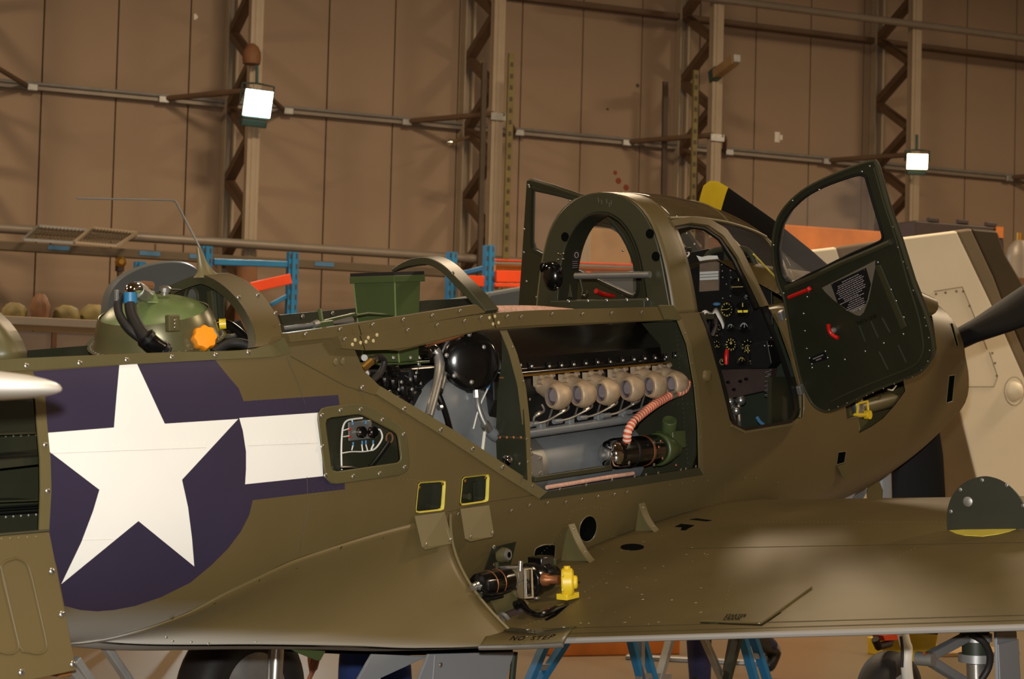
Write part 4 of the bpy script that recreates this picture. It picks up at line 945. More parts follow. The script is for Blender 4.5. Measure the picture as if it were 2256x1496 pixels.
for x in (1205, 1262, 1312, 1362, 1408): pxt('stud_rod', [(x, 938-(x-1205)*.13, .3), (x+12, 900-(x-1205)*.15, .3)], .004, 'bare_metal', EN, 6, 0)
# crankcase barrel and plates
CR = G().lathe((1.2, .16, -.545), XQ, [(.11, 0), (.135, .01), (.14, .3), (.14, .6), (.13, .9), (.1, .93)], 28, e=(1, 1)).obj('crankcase', 'engine_grey', EN); 
_cm = {1: 'bare_metal'}
G().lathe((1.34, .16, -.545), XQ, [(.142, 0), (.143, .02), (.143, .10), (.142, .12)], 28).obj('clamp_band', 'steel_dull', EN)
plate('crankcase_end_plate', [(1165, 995), (1196, 1005), (1198, 1048), (1168, 1052)], .345, .02, 'steel_dull', EN, .003)
for a_ in ((1172, 1000), (1190, 1010), (1190, 1042), (1172, 1045)): screw_at(US(a_[0], a_[1], .347), SQ, .006, EN)
G().bar(US(1175, 1056, .35), US(1345, 1030, .36), .02, .02).obj('bay_stringer', 'bay_green', AC, 0, .003)
pxt('braided_hose', [(1205, 1074, .39), (1260, 1065, .39), (1330, 1053, .385), (1395, 1043, .38)], .008, 'braid_pink', AC, 10)
# generator
g0 = US(1348, 1000, .36); g1 = US(1447, 990, .36); gd = nrm(g1-g0); GL = np.linalg.norm(g1-g0)
GE = G().lathe(g0, gd, [(.045, 0), (.056, .01), (.058, .02), (.058, GL-.01), (.054, GL)], 26).obj('generator', 'black_gloss', AC, 40); tag(GE, 'glossy black generator with chrome end')
G().lathe(g0, -gd, [(.054, 0), (.05, .018), (.036, .03), (.02, .034)], 26).obj('generator_end', 'chrome', GE, 50)
G().lathe(g0-gd*.03, -gd, [(.022, 0), (.022, .02), (.014, .024)], 18).obj('end_nut', 'bare_metal', GE)
for k in (.33, .66): G().lathe(g0+gd*GL*k, gd, [(.0585, 0), (.0595, .001), (.0595, .012), (.0585, .013)], 26).obj('generator_strap', 'copper' if k > .5 else 'black_satin', GE)
for x, y in ((1441, 975), (1441, 1024), (1386, 980), (1386, 1020)): screw_at(US(x, y, .42), SQ, .007, GE, 'bare_metal')
g = G(); g.lathe(g1+(.0, 0, 0), gd, [(.062, 0), (.066, .01), (.06, .05), (.045, .09), (.04, .12)], 20); g.box(g1+np.array([.1, 0, .03]), (.09, .08, .07)); g.tube([g1+(.08, .0, .05), g1+(.05, .03, .11)], .03, 10); GB = g.obj('gearbox', 'duct_green', AC, 40, .004)
for x, y in ((1452, 985), (1456, 972), (1460, 1010), (1490, 1025)): screw_at(US(x, y, .42), SQ, .006, GB, 'copper', kind='dome')
# red striped hose
hp = smooth([US(*p) for p in ((1381, 974, .40), (1384, 950, .41), (1400, 925, .415), (1440, 893, .42), (1475, 872, .425))], 16); g = G(); n = 10
T = resamp(hp, 90); g.tube(T, [.0155+(.0016 if (i//2) % 2 else 0) for i in range(90)], n, True)
g.mi = [((i//n)//2) % 2 if i < 89*n else 0 for i in range(len(g.F))]
RH = g.obj('striped_hose', ['hose_red', 'hose_white'], AC, 60); tag(RH, 'red and white striped hose')
hp = [US(1488, 868, .43), US(1500, 860, .43), US(1512, 848, .43), US(1512, 842, .43)]; T = resamp(smooth(hp, 8), 24); g = G(); g.tube(T, list(np.interp(np.linspace(0, 1, 24), [0, .3, .6, 1], [.012, .02, .024, .016])), n); g.mi = [((i//n)//2) % 2 if i < 23*n else 0 for i in range(len(g.F))]; g.obj('striped_boot', ['hose_red', 'hose_white'], RH, 60)
pxt('hose_clip', [(1476, 872, .426), (1486, 868, .43)], .0175, 'bare_metal', RH, 12, 0); pxt('hose_clip', [(1394, 934, .412), (1398, 928, .414)], .0185, 'black_satin', RH, 12, 0)
# accessories behind the frame: domed case, carburettor, blower casing, pipes
dc = US(1036, 797, .27); da = nrm(np.array([-.55, .83, .02]))
DM = G().lathe(dc-da*.10, da, [(.075, 0), (.098, .02), (.105, .08), (.103, .10), (.088, .115), (.05, .124), (.01, .127)], 32).obj('accessory_dome', 'black_gloss', AC, 50)
G().lathe(dc-da*.012, da, [(.103, 0), (.109, .002), (.109, .010), (.103, .012)], 32).obj('dome_ring', 'black_satin', DM)
for a_ in ((1034, 737), (1066, 765), (1070, 814), (1039, 842), (1001, 828), (984, 783)): screw_at(US(a_[0], a_[1], .31), da, .0085, DM, 'steel_dull', kind='dome')
g = G(); g.box((.98, .05, -.19), (.2, .22, .09)); g.box((.94, .09, -.27), (.14, .16, .1)); g.box((1.02, .1, -.26), (.1, .12, .14)); g.box((.9, .0, -.3), (.12, .2, .16))
CB = g.obj('carburettor', 'black_satin', AC, 0, .012)
for i, c in enumerate([(868, 818), (885, 842), (905, 836), (918, 822), (879, 858), (908, 858), (893, 869), (923, 802), (927, 845)]): screw_at(US(c[0], c[1], .165), SQ, .007, CB, 'steel_dull', kind='dome')
for a_, b2 in (((879, 858), (879, 838)), ((905, 835), (893, 828)), ((918, 818), (927, 803))): pxt('lock_wire', [(a_[0], a_[1], .175), (b2[0], b2[1], .175)], .0014, 'bare_metal', CB, 5, 0)
rnd2 = random.Random(3)
for i in range(14):
    x, y = rnd2.uniform(845, 935), rnd2.uniform(800, 885); P = US(x, y, .15+rnd2.uniform(-.02, .02)); G().lathe(P, rnd2.choice((SQ, XQ, ZQ)), [(.012, -.02), (.016, -.01), (.016, .015), (.01, .02)], 10).obj('carburettor_boss', 'black_gloss', CB)
pxt('fuel_hose', [(800, 812, .31), (826, 789, .31), (846, 793, .31), (838, 822, .31), (806, 850, .31)], .011, 'black_rubber', AC, 12)
pxt('hose_fitting', [(798, 814, .31), (818, 796, .31)], .0135, 'brass', AC, 10, 0); pxt('hose_fitting', [(820, 794, .31), (826, 790, .31)], .015, 'chrome', AC, 10, 0)
P = US(803, 822, .28); G().lathe(P, (-.6, .8, 0), [(.016, 0), (.016, .02), (.01, .028)], 12).obj('line_cap', 'bare_metal', AC); P = US(801, 788, .2); G().lathe(P, (-.6, .8, 0), [(.011, 0), (.011, .015)], 10).obj('line_cap', 'bare_metal', AC)
# curved grey blower casing
BC = G(); bc = np.array([1.08, .13, -.42]); BC.lathe(bc, SQ, [(.235, -.12), (.25, -.06), (.25, .05), (.235, .10), (.19, .13), (.12, .14), (.05, .12)], 40); BL = BC.obj('blower_casing', 'engine_grey', AC, 50)
for t in np.linspace(-.6, 1.4, 7):
    p = bc+np.array([.18*math.cos(t), .15, .18*math.sin(t)]); G().bar(p, bc+np.array([.23*math.cos(t), .11, .23*math.sin(t)]), .008, .012).obj('casing_rib', 'engine_grey', BL, 0, .002)
pxt('air_pipe', [(958, 772, .22), (966, 785, .23), (968, 820, .25), (958, 865, .28), (944, 918, .31)], [.016, .017, .018, .016, .015], 'steel_dull', AC, 12)
pxt('air_pipe', [(982, 800, .20), (975, 835, .22), (968, 862, .24)], .013, 'steel_dull', AC, 12); pxt('pipe_clamp', [(964, 856, .27), (962, 863, .27)], .021, 'black_satin', AC, 12, 0)
pxt('wire_loom', [(966, 870, .25), (978, 900, .27), (990, 940, .3), (998, 970, .33)], .011, 'black_gloss', AC, 10); pxt('pipe_clamp', [(966, 898, .27), (972, 897, .27)], .010, 'bare_metal', AC, 8, 0)
pxt('black_duct', [(935, 775, .15), (955, 775, .2), (962, 790, .22)], .026, 'black_gloss', AC, 12)
pxt('braided_line', [(1051, 872, .28), (1054, 895, .29), (1062, 920, .3), (1072, 940, .31)], .011, 'steel_dull', AC, 14); pxt('line_end', [(1050, 858, .28), (1051, 875, .28)], .0155, 'bare_metal', AC, 10, 0); pxt('line_end', [(1068, 934, .31), (1076, 948, .31)], .018, 'bare_metal', AC, 10, 0)
pxt('white_rod', [(1068, 948, .30), (1063, 992, .33)], .006, 'cloth_white', AC, 8, 0); pxt('white_wire', [(1075, 855, .28), (1055, 900, .29), (1043, 945, .3)], .003, 'cloth_white', AC, 6); pxt('blue_sleeve', [(1078, 845, .28), (1074, 857, .28)], .006, 'label_blue', AC, 8, 0)
pxt('grey_elbow', [(1076, 945, .3), (1092, 960, .3), (1110, 962, .28)], .022, 'engine_grey', AC, 14)
G().ball((1.22, .1, -.30), (.06, .06, .07)).obj('magneto', 'black_gloss', AC); pxt('amber_pipe', [(938, 762, .25), (1020, 738, .28)], .006, 'copper', AC, 8, 0); pxt('amber_pipe', [(938, 757, .24), (1010, 735, .27)], .005, 'brass', AC, 8, 0)
g = G(); g.box((1.35, .22, -.62), (.7, .12, .05)); g.box((1.05, .28, -.58), (.2, .1, .1)); g.obj('engine_mount', 'engine_grey', AC, 0, .01)
# ---- electrical access opening -----------------------------------------
ER = G(); n_ = 48
ro = [UF(*p) for p in resamp(elec_rim+elec_rim[:1], n_+1)[:-1]]; ri = [UF(*p) for p in resamp(elec_open+elec_open[:1], n_+1)[:-1]]
# align the loops
k0 = min(range(n_), key=lambda k: sum(np.linalg.norm(ro[i]-ri[(i+k) % n_]) for i in range(n_))); ri = ri[k0:]+ri[:k0]
nn = [fnorm(p) for p in ro]; ER.ring([p+q*.001 for p, q in zip(ro, nn)], [p+q*.001 for p, q in zip(ri, nn)], (0, .007, 0)); ER = ER.obj('access_frame', 'olive_trim', AC, 30, .003)
screws([(705, 915), (746, 904), (790, 902), (838, 925), (885, 957), (887, 1029), (832, 1043), (774, 1049), (713, 1047), (706, 984)], ER, r=.008, off=.009)
EB = plate('electrical_tray', [(690, 890), (900, 890), (910, 1060), (690, 1075)], .33, .006, 'zinc_green', AC)
for (x, y) in ((790, 952), (815, 952)): 
    o = G().lathe(US(x, y, .335), SQ, [(.019, 0), (.019, .02), (.015, .024)], 20); o.k = 1
    for d in (-1, 1): o.ball(US(x, y, .36)+np.array([0, 0, .008*d]), .003, 8, 6)
    o.obj('relay', ['black_gloss', 'copper'], EB)
G().box(US(793, 948, .337), (.11, .006, .06)).obj('relay_plate', 'steel_dull', EB, 0, .002)
for x, y in ((770, 946), (770, 962)): G().ball(US(x, y, .345), .005, 8, 6).obj('red_terminal', 'red_paint', EB)
for x, y in ((777, 932), (806, 930), (778, 978), (798, 975), (806, 974), (822, 974)): pxt('terminal_sleeve', [(x, y-4, .345), (x, y+4, .345)], .0032, 'label_blue', EB, 6, 0)
for L_ in ([(753, 1035), (752, 1000), (753, 965), (756, 940), (764, 927), (780, 923), (798, 921)], [(755, 998), (775, 995), (800, 995), (820, 992)], [(757, 962), (770, 960)], [(757, 948), (770, 944)], [(778, 980), (775, 992)], [(797, 979), (799, 994)], [(806, 979), (810, 993)], [(823, 979), (818, 992), (830, 985), (842, 965), (838, 948), (830, 946)], [(777, 930), (775, 924)]):
    pxt('white_wire', [(x, y, .345) for x, y in L_], .0022 if len(L_) < 6 else .003, 'cloth_white', EB, 6, 4)
pxt('wire_loom', [(815, 1030, .345), (835, 1005, .345), (856, 975, .345)], .008, 'black_satin', EB, 10); pxt('wire_loom', [(748, 1030, .345), (775, 1030, .345), (800, 1035, .345)], .006, 'black_gloss', EB, 8)
g = G(); pp_ = US(858, 965, .336); g.tube([pp_+.016*np.array([math.cos(t), 0, math.sin(t)]) for t in np.linspace(0, 2*math.pi, 21)], .003, 6); g.obj('red_grommet', 'clutter_brown', EB)
# ---- small hatches with hinged flaps ------------------------------------
def hatch(rim, flap, scr, m_rim, dd):
    P = [US(x, y, .40) for x, y in rim]; 
    ro = [UF(*p) for p in resamp(rim+rim[:1], 33)[:-1]]; c = sum(ro)/len(ro)
    def sh(p):
        d = p-c; return c+d*np.array([.9, 1, .9])+np.array([0, -.004, 0])
    G().ring([p+[0, .002, 0] for p in ro], [sh(p) for p in ro], (0, .003, 0)).obj('hatch_rim', m_rim, SKIN, 0)
    G().grid([[p-[0, .003, 0] for p in ro], [p-[0, .05, 0] for p in ro]], cv=True).prism([p-[0, .05, 0] for p in ro], (0, -.004, 0)).obj('hatch_back', 'zinc_green', SKIN, 0)
    a_, b_ = UF(*flap[0]), UF(*flap[1]); F_ = [a_+[0, .003, 0], b_+[0, .003, 0]]+[US(x, y, a_[1]+dd) for x, y in flap[2:]]
    nf = nrm(np.cross(F_[1]-F_[0], F_[-1]-F_[0])); nf = nf if nf[1] > 0 else -nf
    fl_ = G().prism(F_, nf*.003).obj('hatch_flap', 'olive_light', SKIN, 0, .001)
    cc = sum(F_)/len(F_); inn = [cc+(p-cc)*.86 for p in F_]; g = G(); g.tube(inn+inn[:1], .0015, 6); g.obj('flap_bead', 'olive_light', SKIN)
    for s_ in scr: screw_at(US(s_[0], s_[1], a_[1]+dd*.95)+nf*.004, nf, .006, SKIN)
    return ro
hatch(hatch1, [(911, 1137), (977, 1128), (995, 1188), (992, 1199), (936, 1212), (929, 1206)], [(938, 1199), (991, 1189)], 'yellow_primer', .035)
hatch(hatch2, [(1012, 1121), (1075, 1113), (1087, 1176), (1083, 1184), (1035, 1194), (1024, 1188)], [(1036, 1182), (1083, 1174)], 'yellow_primer', .035)
for x, y in ((922, 1075), (973, 1066), (1023, 1060), (1068, 1053)): screw_at(UF(x, y)+[0, .004, 0], SQ, .0055, SKIN, 'brass')
P = UF(1049, 1095); G().lathe(P-[0, .05, 0], (0, 1, .0), [(.012, 0), (.012, .02)], 14).obj('valve_fitting', 'bay_green', SKIN); G().loft([[US(x, y, .36) for x, y in ((1038, 1060), (1060, 1058), (1064, 1110), (1040, 1112))], [US(x, y, .375) for x, y in ((1042, 1062), (1057, 1060), (1058, 1108), (1044, 1110))]]).obj('valve_bracket', 'zinc_green', SKIN, 0, .003)
for hl in (round_hole, sq_hole, hatch3, slot_a, slot_b, slot_c):
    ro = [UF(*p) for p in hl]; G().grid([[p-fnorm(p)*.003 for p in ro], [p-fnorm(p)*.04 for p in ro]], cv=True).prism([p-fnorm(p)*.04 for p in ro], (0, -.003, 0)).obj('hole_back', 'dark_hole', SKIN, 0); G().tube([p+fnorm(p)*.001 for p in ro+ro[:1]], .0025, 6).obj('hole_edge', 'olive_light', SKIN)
_hf = [UF(x, y) for x, y in ((1842, 1026), (1861, 1021), (1866, 1046), (1852, 1054))]; G().prism([p+fnorm(p)*(.003 if i < 2 else .02) for i, p in enumerate(_hf)], (0, .003, 0)).obj('hatch_flap', 'olive_trim', SKIN, 0)
# ---- roll-over hoop -----------------------------------------------------
XH = 2.25
ho = [(.33, .0), (.318, .06), (.305, .13), (.29, .21), (.268, .29), (.232, .365), (.18, .425), (.11, .467), (.04, .484)]
hi = [(.22, .0), (.215, .06), (.206, .13), (.194, .2), (.174, .265), (.144, .322), (.106, .366), (.06, .395), (.02, .405)]
def mirr(p): return [(s, z) for s, z in p]+[(-s, z) for s, z in p[::-1]]
def loop_(pts, x): return [np.array([x, s, z]) for s, z in pts]
def hoopring(oa, ia, x, th):
    o_, i_ = smooth(loop_(mirr(oa), x), 3), smooth(loop_(mirr(ia), x), 3); rings = []
    return G().loft([[a_, b_, b_+[th, 0, 0], a_+[th, 0, 0]] for a_, b_ in zip(o_, i_)])
HP = hoopring(ho, hi, XH, .05).obj('rollover_hoop', 'bay_green', AC, 40, .005); tag(HP, 'green roll-over hoop behind the cockpit')
hoopring(hi, [(s*.97, z*.985) for s, z in hi], XH-.004, .12).obj('hoop_reveal', 'zinc_green', HP, 40)
for x, y in ((1245, 522), (1432, 515), (1445, 565)): G().lathe(UX(x, y, XH-.001), -XQ, [(.019, 0), (.019, .0015)], 20).obj('lightening_hole', 'dark_hole', HP)
g = G()
for x, y in ((1318, 436), (1325, 440), (1336, 438), (1342, 446), (1346, 441)): P = UX(x, y, XH-.001); g.bar(P, P+np.array([0, .001, -.018]), .001, .0022, (1, 0, 0))
g.obj('scratch_marks', 'steel_dull', HP, 0)['kind'] = 'stuff'
G().tube([UX(1268, 608, XH-.03), UX(1432, 605, XH-.03)], .0135, 14).obj('cross_tube', 'steel_dull', HP)
sh = G().box((XH-.01, 0, .03), (.05, .46, .06)).obj('hoop_shelf', 'bay_green', HP, 0, .005)
for x, y in ((1252, 664), (1294, 663), (1336, 662), (1380, 661), (1425, 660)): screw_at(UX(x, y, XH-.037), -XQ, .0075, HP, 'bare_metal')
G().box((XH+.05, 0, -.02), (.3, .8, .02)).obj('hoop_base_deck', 'zinc_green', AC, 0)
# black relay on the hoop, data plate, scissor bracket
rc = UX(1218, 608, XH-.06)
RL = G().ball(rc, (.035, .046, .06), 18, 12).obj('horn_relay', 'black_gloss', HP, 60)
for a_ in (-.4, .2): G().tube([rc+np.array([-.036*math.cos(t), .045*math.sin(t+a_), .058*math.cos(t)*.9]) for t in np.linspace(-1.2, 1.2, 12)], .005, 8).obj('relay_rib', 'black_gloss', HP)
for x, y in ((1230, 559), (1235, 561), (1241, 559), (1214, 635), (1219, 636), (1228, 635), (1229, 572), (1241, 571)): G().ball(UX(x, y, XH-.07), .0045, 8, 6).obj('terminal_stud', 'chrome', HP)
pxt('relay_lead', [(1210, 545, -.27), (1220, 520, -.24), (1232, 514, -.22), (1243, 515, -.2)], .003, 'black_satin', HP, 6)
dp = [UX(x, y, XH-.01) for x, y in ((1258, 594), (1275, 592), (1279, 558), (1273, 550), (1266, 552), (1262, 562))]
o = G().prism(dp, (-.002, 0, 0)); o = o.obj('data_plate', 'placard_black', HP, 0)
g = G()
for k in range(4): g.bar(UX(1262, 590-k*4.5, XH-.0125), UX(1273, 589-k*4.5, XH-.0125), .001, .005, (1, 0, 0))
g.tube([UX(1270+4*math.cos(t), 562+6*math.sin(t), XH-.0125) for t in np.linspace(0, 6.3, 14)], .0012, 4); g.obj('data_plate_print', 'placard_line', HP, 0)['kind'] = 'stuff'
G().tube([UX(1278, 615, XH), UX(1284, 640, XH), UX(1282, 650, XH), UX(1290, 652, XH), UX(1294, 642, XH)], .005, 8).obj('release_hook', 'bay_green', HP)
g = G(); g.prism([UX(1257, 625, XH-.03), UX(1262, 655, XH-.03), UX(1252, 655, XH-.03)], (-.006, 0, 0)); g.obj('hoop_gusset', 'bay_green', HP, 0, .002)
# ---- canopy ---------------------------------------------------------------
CW = Cub([(2.25, .335), (2.36, .375), (2.5, .395), (2.8, .40), (3.1, .385), (3.35, .35), (3.62, .30)])
CT = Cub([(2.25, .487), (2.5, .49), (2.7, .475), (2.9, .44), (3.05, .40), (3.16, .35), (3.3, .27), (3.45, .19), (3.62, .13)])
CB0 = Cub([(2.25, -.005), (3.0, -.005), (3.3, .03), (3.62, .12)])
_cp = np.array(smooth([(1, 0, 0), (.975, .12, 0), (.945, .25, 0), (.90, .4, 0), (.84, .55, 0), (.74, .72, 0), (.56, .875, 0), (.32, .965, 0), (0, 1, 0)], 6))[:, :2]
def can(x, h, sd=1):
    L_ = len(_cp)-1; i = h*L_; a_ = np.interp(i, range(L_+1), _cp[:, 0]); b_ = np.interp(i, range(L_+1), _cp[:, 1]); z0, z1 = CB0(x), CT(x)
    return np.array([x, sd*a_*CW(x), z0+b_*(z1-z0)])
_bc = bvh([[can(x, h) for h in np.linspace(0, 1, 60)] for x in np.linspace(2.25, 3.62, 60)])
def UC(px, py):
    h = ray_to(_bc, px, py); return h if h is not None else US(px, py, .36)
def cnorm(p): return nrm(np.array([0, p[1]*1.2, max(0, p[2]-.1)*.9]))
rows = [[can(x, h) for h in np.linspace(0, 1, 22)]+[can(x, h, -1) for h in np.linspace(1, 0, 22)][1:] for x in np.linspace(2.252, 2.37, 6)]
CF = G().grid(rows).obj('canopy_fairing', 'olive', AC, 60); CF.modifiers.new('sheet', 'SOLIDIFY').thickness = .004
mat('roof_glass', (92, 78, 52), .08, 0, .15, 5, 0, .6, alpha=.62)
mat('door_glass', (210, 200, 190), .12, 0, .1, 8, 0, .5, alpha=.06)
hr = .66
rows = [[can(x, h) for h in np.linspace(hr, 1, 16)]+[can(x, h, -1) for h in np.linspace(1, hr, 16)][1:] for x in np.linspace(2.37, 3.08, 16)]
o = G().grid(rows).obj('roof_glass', 'roof_glass', AC, 60); tag(o, 'smoky clear canopy roof'); o.modifiers.new('sheet', 'SOLIDIFY').thickness = .004
for sd in (1, -1):
    g = G(); g.tube([can(x, hr, sd)+[0, .003*sd, 0] for x in np.linspace(2.36, 3.08, 14)], .006, 8); g.obj('roof_rail', 'olive_light', AC)
g = G(); g.tube([can(2.78, h) for h in np.linspace(hr, 1, 12)]+[can(2.78, h, -1) for h in np.linspace(1, hr, 12)], .004, 8).obj('roof_rib', 'olive', AC)
rows = [[can(x, h) for h in np.linspace(0, 1, 20)]+[can(x, h, -1) for h in np.linspace(1, 0, 20)][1:] for x in np.linspace(3.14, 3.6, 10)]
WS = G().grid(rows).obj('windscreen', 'door_glass', AC, 60); WS.modifiers.new('sheet', 'SOLIDIFY').thickness = .005
for x in (3.08, 3.61):
    rows = [[can(xx, h) for h in np.linspace(0, 1, 24)]+[can(xx, h, -1) for h in np.linspace(1, 0, 24)][1:] for xx in (x, x+.05 if x < 3.5 else x+.012)]
    o = G().grid(rows).obj('windscreen_frame', 'olive', AC, 60); o.modifiers.new('sheet', 'SOLIDIFY').thickness = .008
G().tube([can(x, 1)+[0, 0, .002] for x in np.linspace(3.1, 3.61, 8)], .005, 8).obj('windscreen_seal_highlight', 'hose_white', AC)  # seal tube; its pale pink is the highlight line painted along the edge
pxt('windscreen_seal_highlight', [(1660, 560, .32), (1703, 605, .30), (1722, 625, .29)], .004, 'yellow_primer', AC, 6, 0)  # second edge line, the highlight put into the seal's pale colour
# starboard door frame: follows the opening from the roof down to the sill
DFo = ribbon('door_frame', [(1476, 487), (1520, 480), (1560, 484), (1598, 506), (1634, 556), (1664, 618), (1690, 672)], [(1484, 500), (1520, 493), (1558, 498), (1592, 521), (1624, 568), (1652, 626), (1676, 676)], 'olive', AC, UC, cnorm, .012, 40, -.004)
ribbon('door_frame_lip', [(1484, 500), (1520, 493), (1558, 498), (1592, 521), (1624, 568), (1652, 626), (1676, 676)], [(1486, 505), (1520, 498), (1555, 503), (1588, 526), (1618, 572), (1645, 630), (1668, 680)], 'black_satin', AC, UC, cnorm, .01, 40, -.016)
ribbon('door_post', [(1690, 672), (1716, 722), (1740, 790), (1757, 850), (1762, 900)], [(1724, 668), (1742, 722), (1756, 790), (1768, 850), (1770, 900)], 'olive', AC, UF, fnorm, .006, 24)
ribbon('door_seal', [(1676, 676), (1700, 735), (1722, 795), (1742, 860), (1750, 905), (1738, 926), (1640, 943), (1622, 936), (1612, 910), (1600, 860), (1580, 790), (1560, 720), (1548, 690)], [(1684, 676), (1708, 735), (1730, 795), (1750, 860), (1757, 905), (1742, 932), (1636, 949), (1616, 941), (1606, 912), (1594, 862), (1574, 790), (1554, 720), (1541, 690)], 'black_satin', AC, UF, fnorm, .008, 60, -.004)
ribbon('door_lip', [(1612, 935), (1640, 949), (1742, 932), (1760, 918), (1765, 895)], [(1608, 940), (1638, 954), (1746, 937), (1765, 922), (1770, 897)], 'olive_light', AC, UF, fnorm, .006, 30)
# port door frame seen through the hoop
pf = [(2.40, .0), (2.40, .15), (2.42, .26), (2.48, .34), (2.6, .385), (2.75, .38), (2.9, .33), (3.0, .24), (3.04, .1), (3.06, 0)]
P_ = smooth([np.array([x, -.37+.18*max(0, z-.05), z]) for x, z in pf], 6); o = G().tube(P_, .02, 8).obj('door_frame', 'bay_green', AC)
for k in range(4, len(P_)-4, 7): screw_at(P_[k]+[0, .02, 0], SQ, .005, o, 'bare_metal', kind='dome')
P_ = [np.array([2.36, -.345, z]) for z in (0, .1)]
for k in ((2.30, 3.0),):
    g = G(); g.bar(US(1490, 488, -.3), US(1556, 588, -.33), .03, .05, (0, 1, 0)); o = g.obj('windscreen_post', 'zinc_green', AC, 0, .004)
    for x, y in ((1513, 514), (1530, 538), (1544, 556)): screw_at(US(x, y, -.28), SQ, .005, o, 'bare_metal', kind='dome')
g = G(); g.tube([US(1485, 505, -.1), US(1502, 540, -.1)], .004, 6); g.tube([US(1487, 515, -.1), US(1500, 545, -.1)], .003, 6); g.obj('mirror_arm', 'bare_metal', AC)
pxt('mirror_arm_tube', [(1510, 548, -.1), (1518, 558, -.1), (1512, 566, -.1), (1500, 570, -.1)], .004, 'cloth_white', AC, 8); G().box(US(1490, 513, -.1), (.03, .03, .02)).obj('clamp', 'black_satin', AC, 0, .003); G().box(US(1512, 550, -.1), (.04, .03, .02)).obj('clamp', 'black_satin', AC, 0, .003)
# ---- doors -----------------------------------------------------------------
HG1, HG2 = US(1722, 695, .43), US(1763, 858, .43); hax = nrm(HG1-HG2)
def rotv(v, k, a): v = np.asarray(v, float); return v*math.cos(a)+np.cross(k, v)*math.sin(a)+k*(k@v)*(1-math.cos(a))
_d = rotv((-1, 0, 0), hax, math.radians(74)); _d = _d if _d[1] > 0 else rotv((-1, 0, 0), hax, -math.radians(74))
de = nrm(_d-hax*(hax@_d)); dn = np.cross(de, hax)
cl = A.l(CAM)
if dn@(cl-HG2) < 0: dn = -dn
DF = Frame(A.w(HG2), de@A.M, hax@A.M, dn@A.M)          # door frame: along door, along hinge, towards the cockpit face
def UD(px, py, h=0.): return DF.hit(px, py, 2, h)
nD = lambda p: ZQ
d_out = [(1706, 589), (1702, 545), (1710, 492), (1730, 456), (1766, 422), (1810, 397), (1871, 371), (1923, 355), (1931, 368), (1955, 452), (1983, 532), (2011, 621), (2035, 681), (2051, 733), (2056, 773), (2051, 793), (2031, 817), (2003, 831), (1931, 858), (1875, 886), (1831, 905), (1810, 904), (1790, 890), (1774, 861), (1762, 829), (1742, 740), (1728, 661), (1716, 630)]
w_in = [(1718, 590), (1714, 548), (1722, 500), (1741, 466), (1774, 434), (1815, 411), (1860, 394), (1893, 385), (1907, 390), (1910, 400), (1926, 455), (1942, 508), (1944, 526), (1930, 536), (1880, 557), (1830, 582), (1780, 606), (1752, 621), (1738, 623), (1727, 612)]
n_ = 96
def crop2(dout, win):
    # door plate with the window hole, triangulated
    pts, eg = [], []
    for L_ in (dout, win):
        b = len(pts); pts.extend(Vector((p[0], p[1])) for p in L_); eg.extend((b+i, b+(i+1) % len(L_)) for i in range(len(L_)))
    v, e, f, *_ = geometry.delaunay_2d_cdt(pts, eg, [], 0, 1e-5)
    ok = []
    for t in f:
        c = sum((v[i] for i in t), Vector((0, 0)))/len(t)
        if inpoly(c, [(p[0], p[1]) for p in dout]) and not inpoly(c, [(p[0], p[1]) for p in win]): ok.append(t)
    return v, ok
def doorplate(frame, dout, win, th, name, m_, parent, label):
    v, f = crop2(dout, win); g = G(frame); n = len(v)
    V = [(p.x, p.y, 0) for p in v]+[(p.x, p.y, -th) for p in v]; FF = [tuple(t) for t in f]+[tuple(i+n for i in t[::-1]) for t in f]
    cnt = {}
    for t in f:
        for i in range(len(t)): cnt[(t[i], t[(i+1) % len(t)])] = 1
    for (i, j) in cnt:
        if (j, i) not in cnt: FF.append((j, i, i+n, j+n))
    o = g.add(V, FF).obj(name, m_, parent, 30, .002); return tag(o, label)
do2 = [UD(*p)[:2] for p in d_out]; wi2 = [UD(*p)[:2] for p in w_in]
DOOR = doorplate(DF, do2, wi2, .022, 'cockpit_door', 'zinc_green', AC, 'open starboard cockpit door swung forward')
g = G(DF).prism([(p[0], p[1], -.009) for p in wi2], (0, 0, -.004)); tag(g.obj('door_window', 'door_glass', DOOR, 0), 'scuffed clear door window')
def dl(pts, r, m_, name, n=6, sm=4, h=.002): 
    P = [UD(x, y, h) for x, y in pts]; return G(DF).tube(P, r, n, True, sm).obj(name, m_, DOOR)
inset = lambda L_, k: [tuple(np.array([np.mean([p[0] for p in L_]), np.mean([p[1] for p in L_])])*(1-k)+np.array(p)*k) for p in L_]
dl(d_out+d_out[:2], .006, 'bay_green', 'door_edge', 8, 3)
dl(w_in+w_in[:2], .0055, 'black_satin', 'window_seal', 8, 3, .002)
dl([(1925, 368), (1948, 450), (1975, 530), (2000, 620), (2022, 690), (2032, 740), (2034, 770), (2024, 795), (2000, 812), (1930, 840), (1870, 866), (1832, 884)], .004, 'bay_green', 'door_bead', 8, 4)
dl([(1733, 634), (1790, 610), (1850, 581), (1900, 560), (1962, 533)], .012, 'bay_green', 'sill_roll', 10, 4, .004)
dl([(1738, 655), (1783, 637)], .008, 'red_paint', 'door_release', 12, 0, .018); dl([(1780, 634), (1785, 640)], .011, 'red_paint', 'door_release', 12, 0, .018)
dl([(1825, 716), (1827, 728), (1834, 738), (1846, 745)], .0085, 'red_paint', 'door_handle', 12, 4, .03); G(DF).lathe(UD(1838, 727, 0), ZQ, [(.012, 0), (.012, .02), (.008, .026)], 14).obj('handle_pivot', 'steel_dull', DOOR)
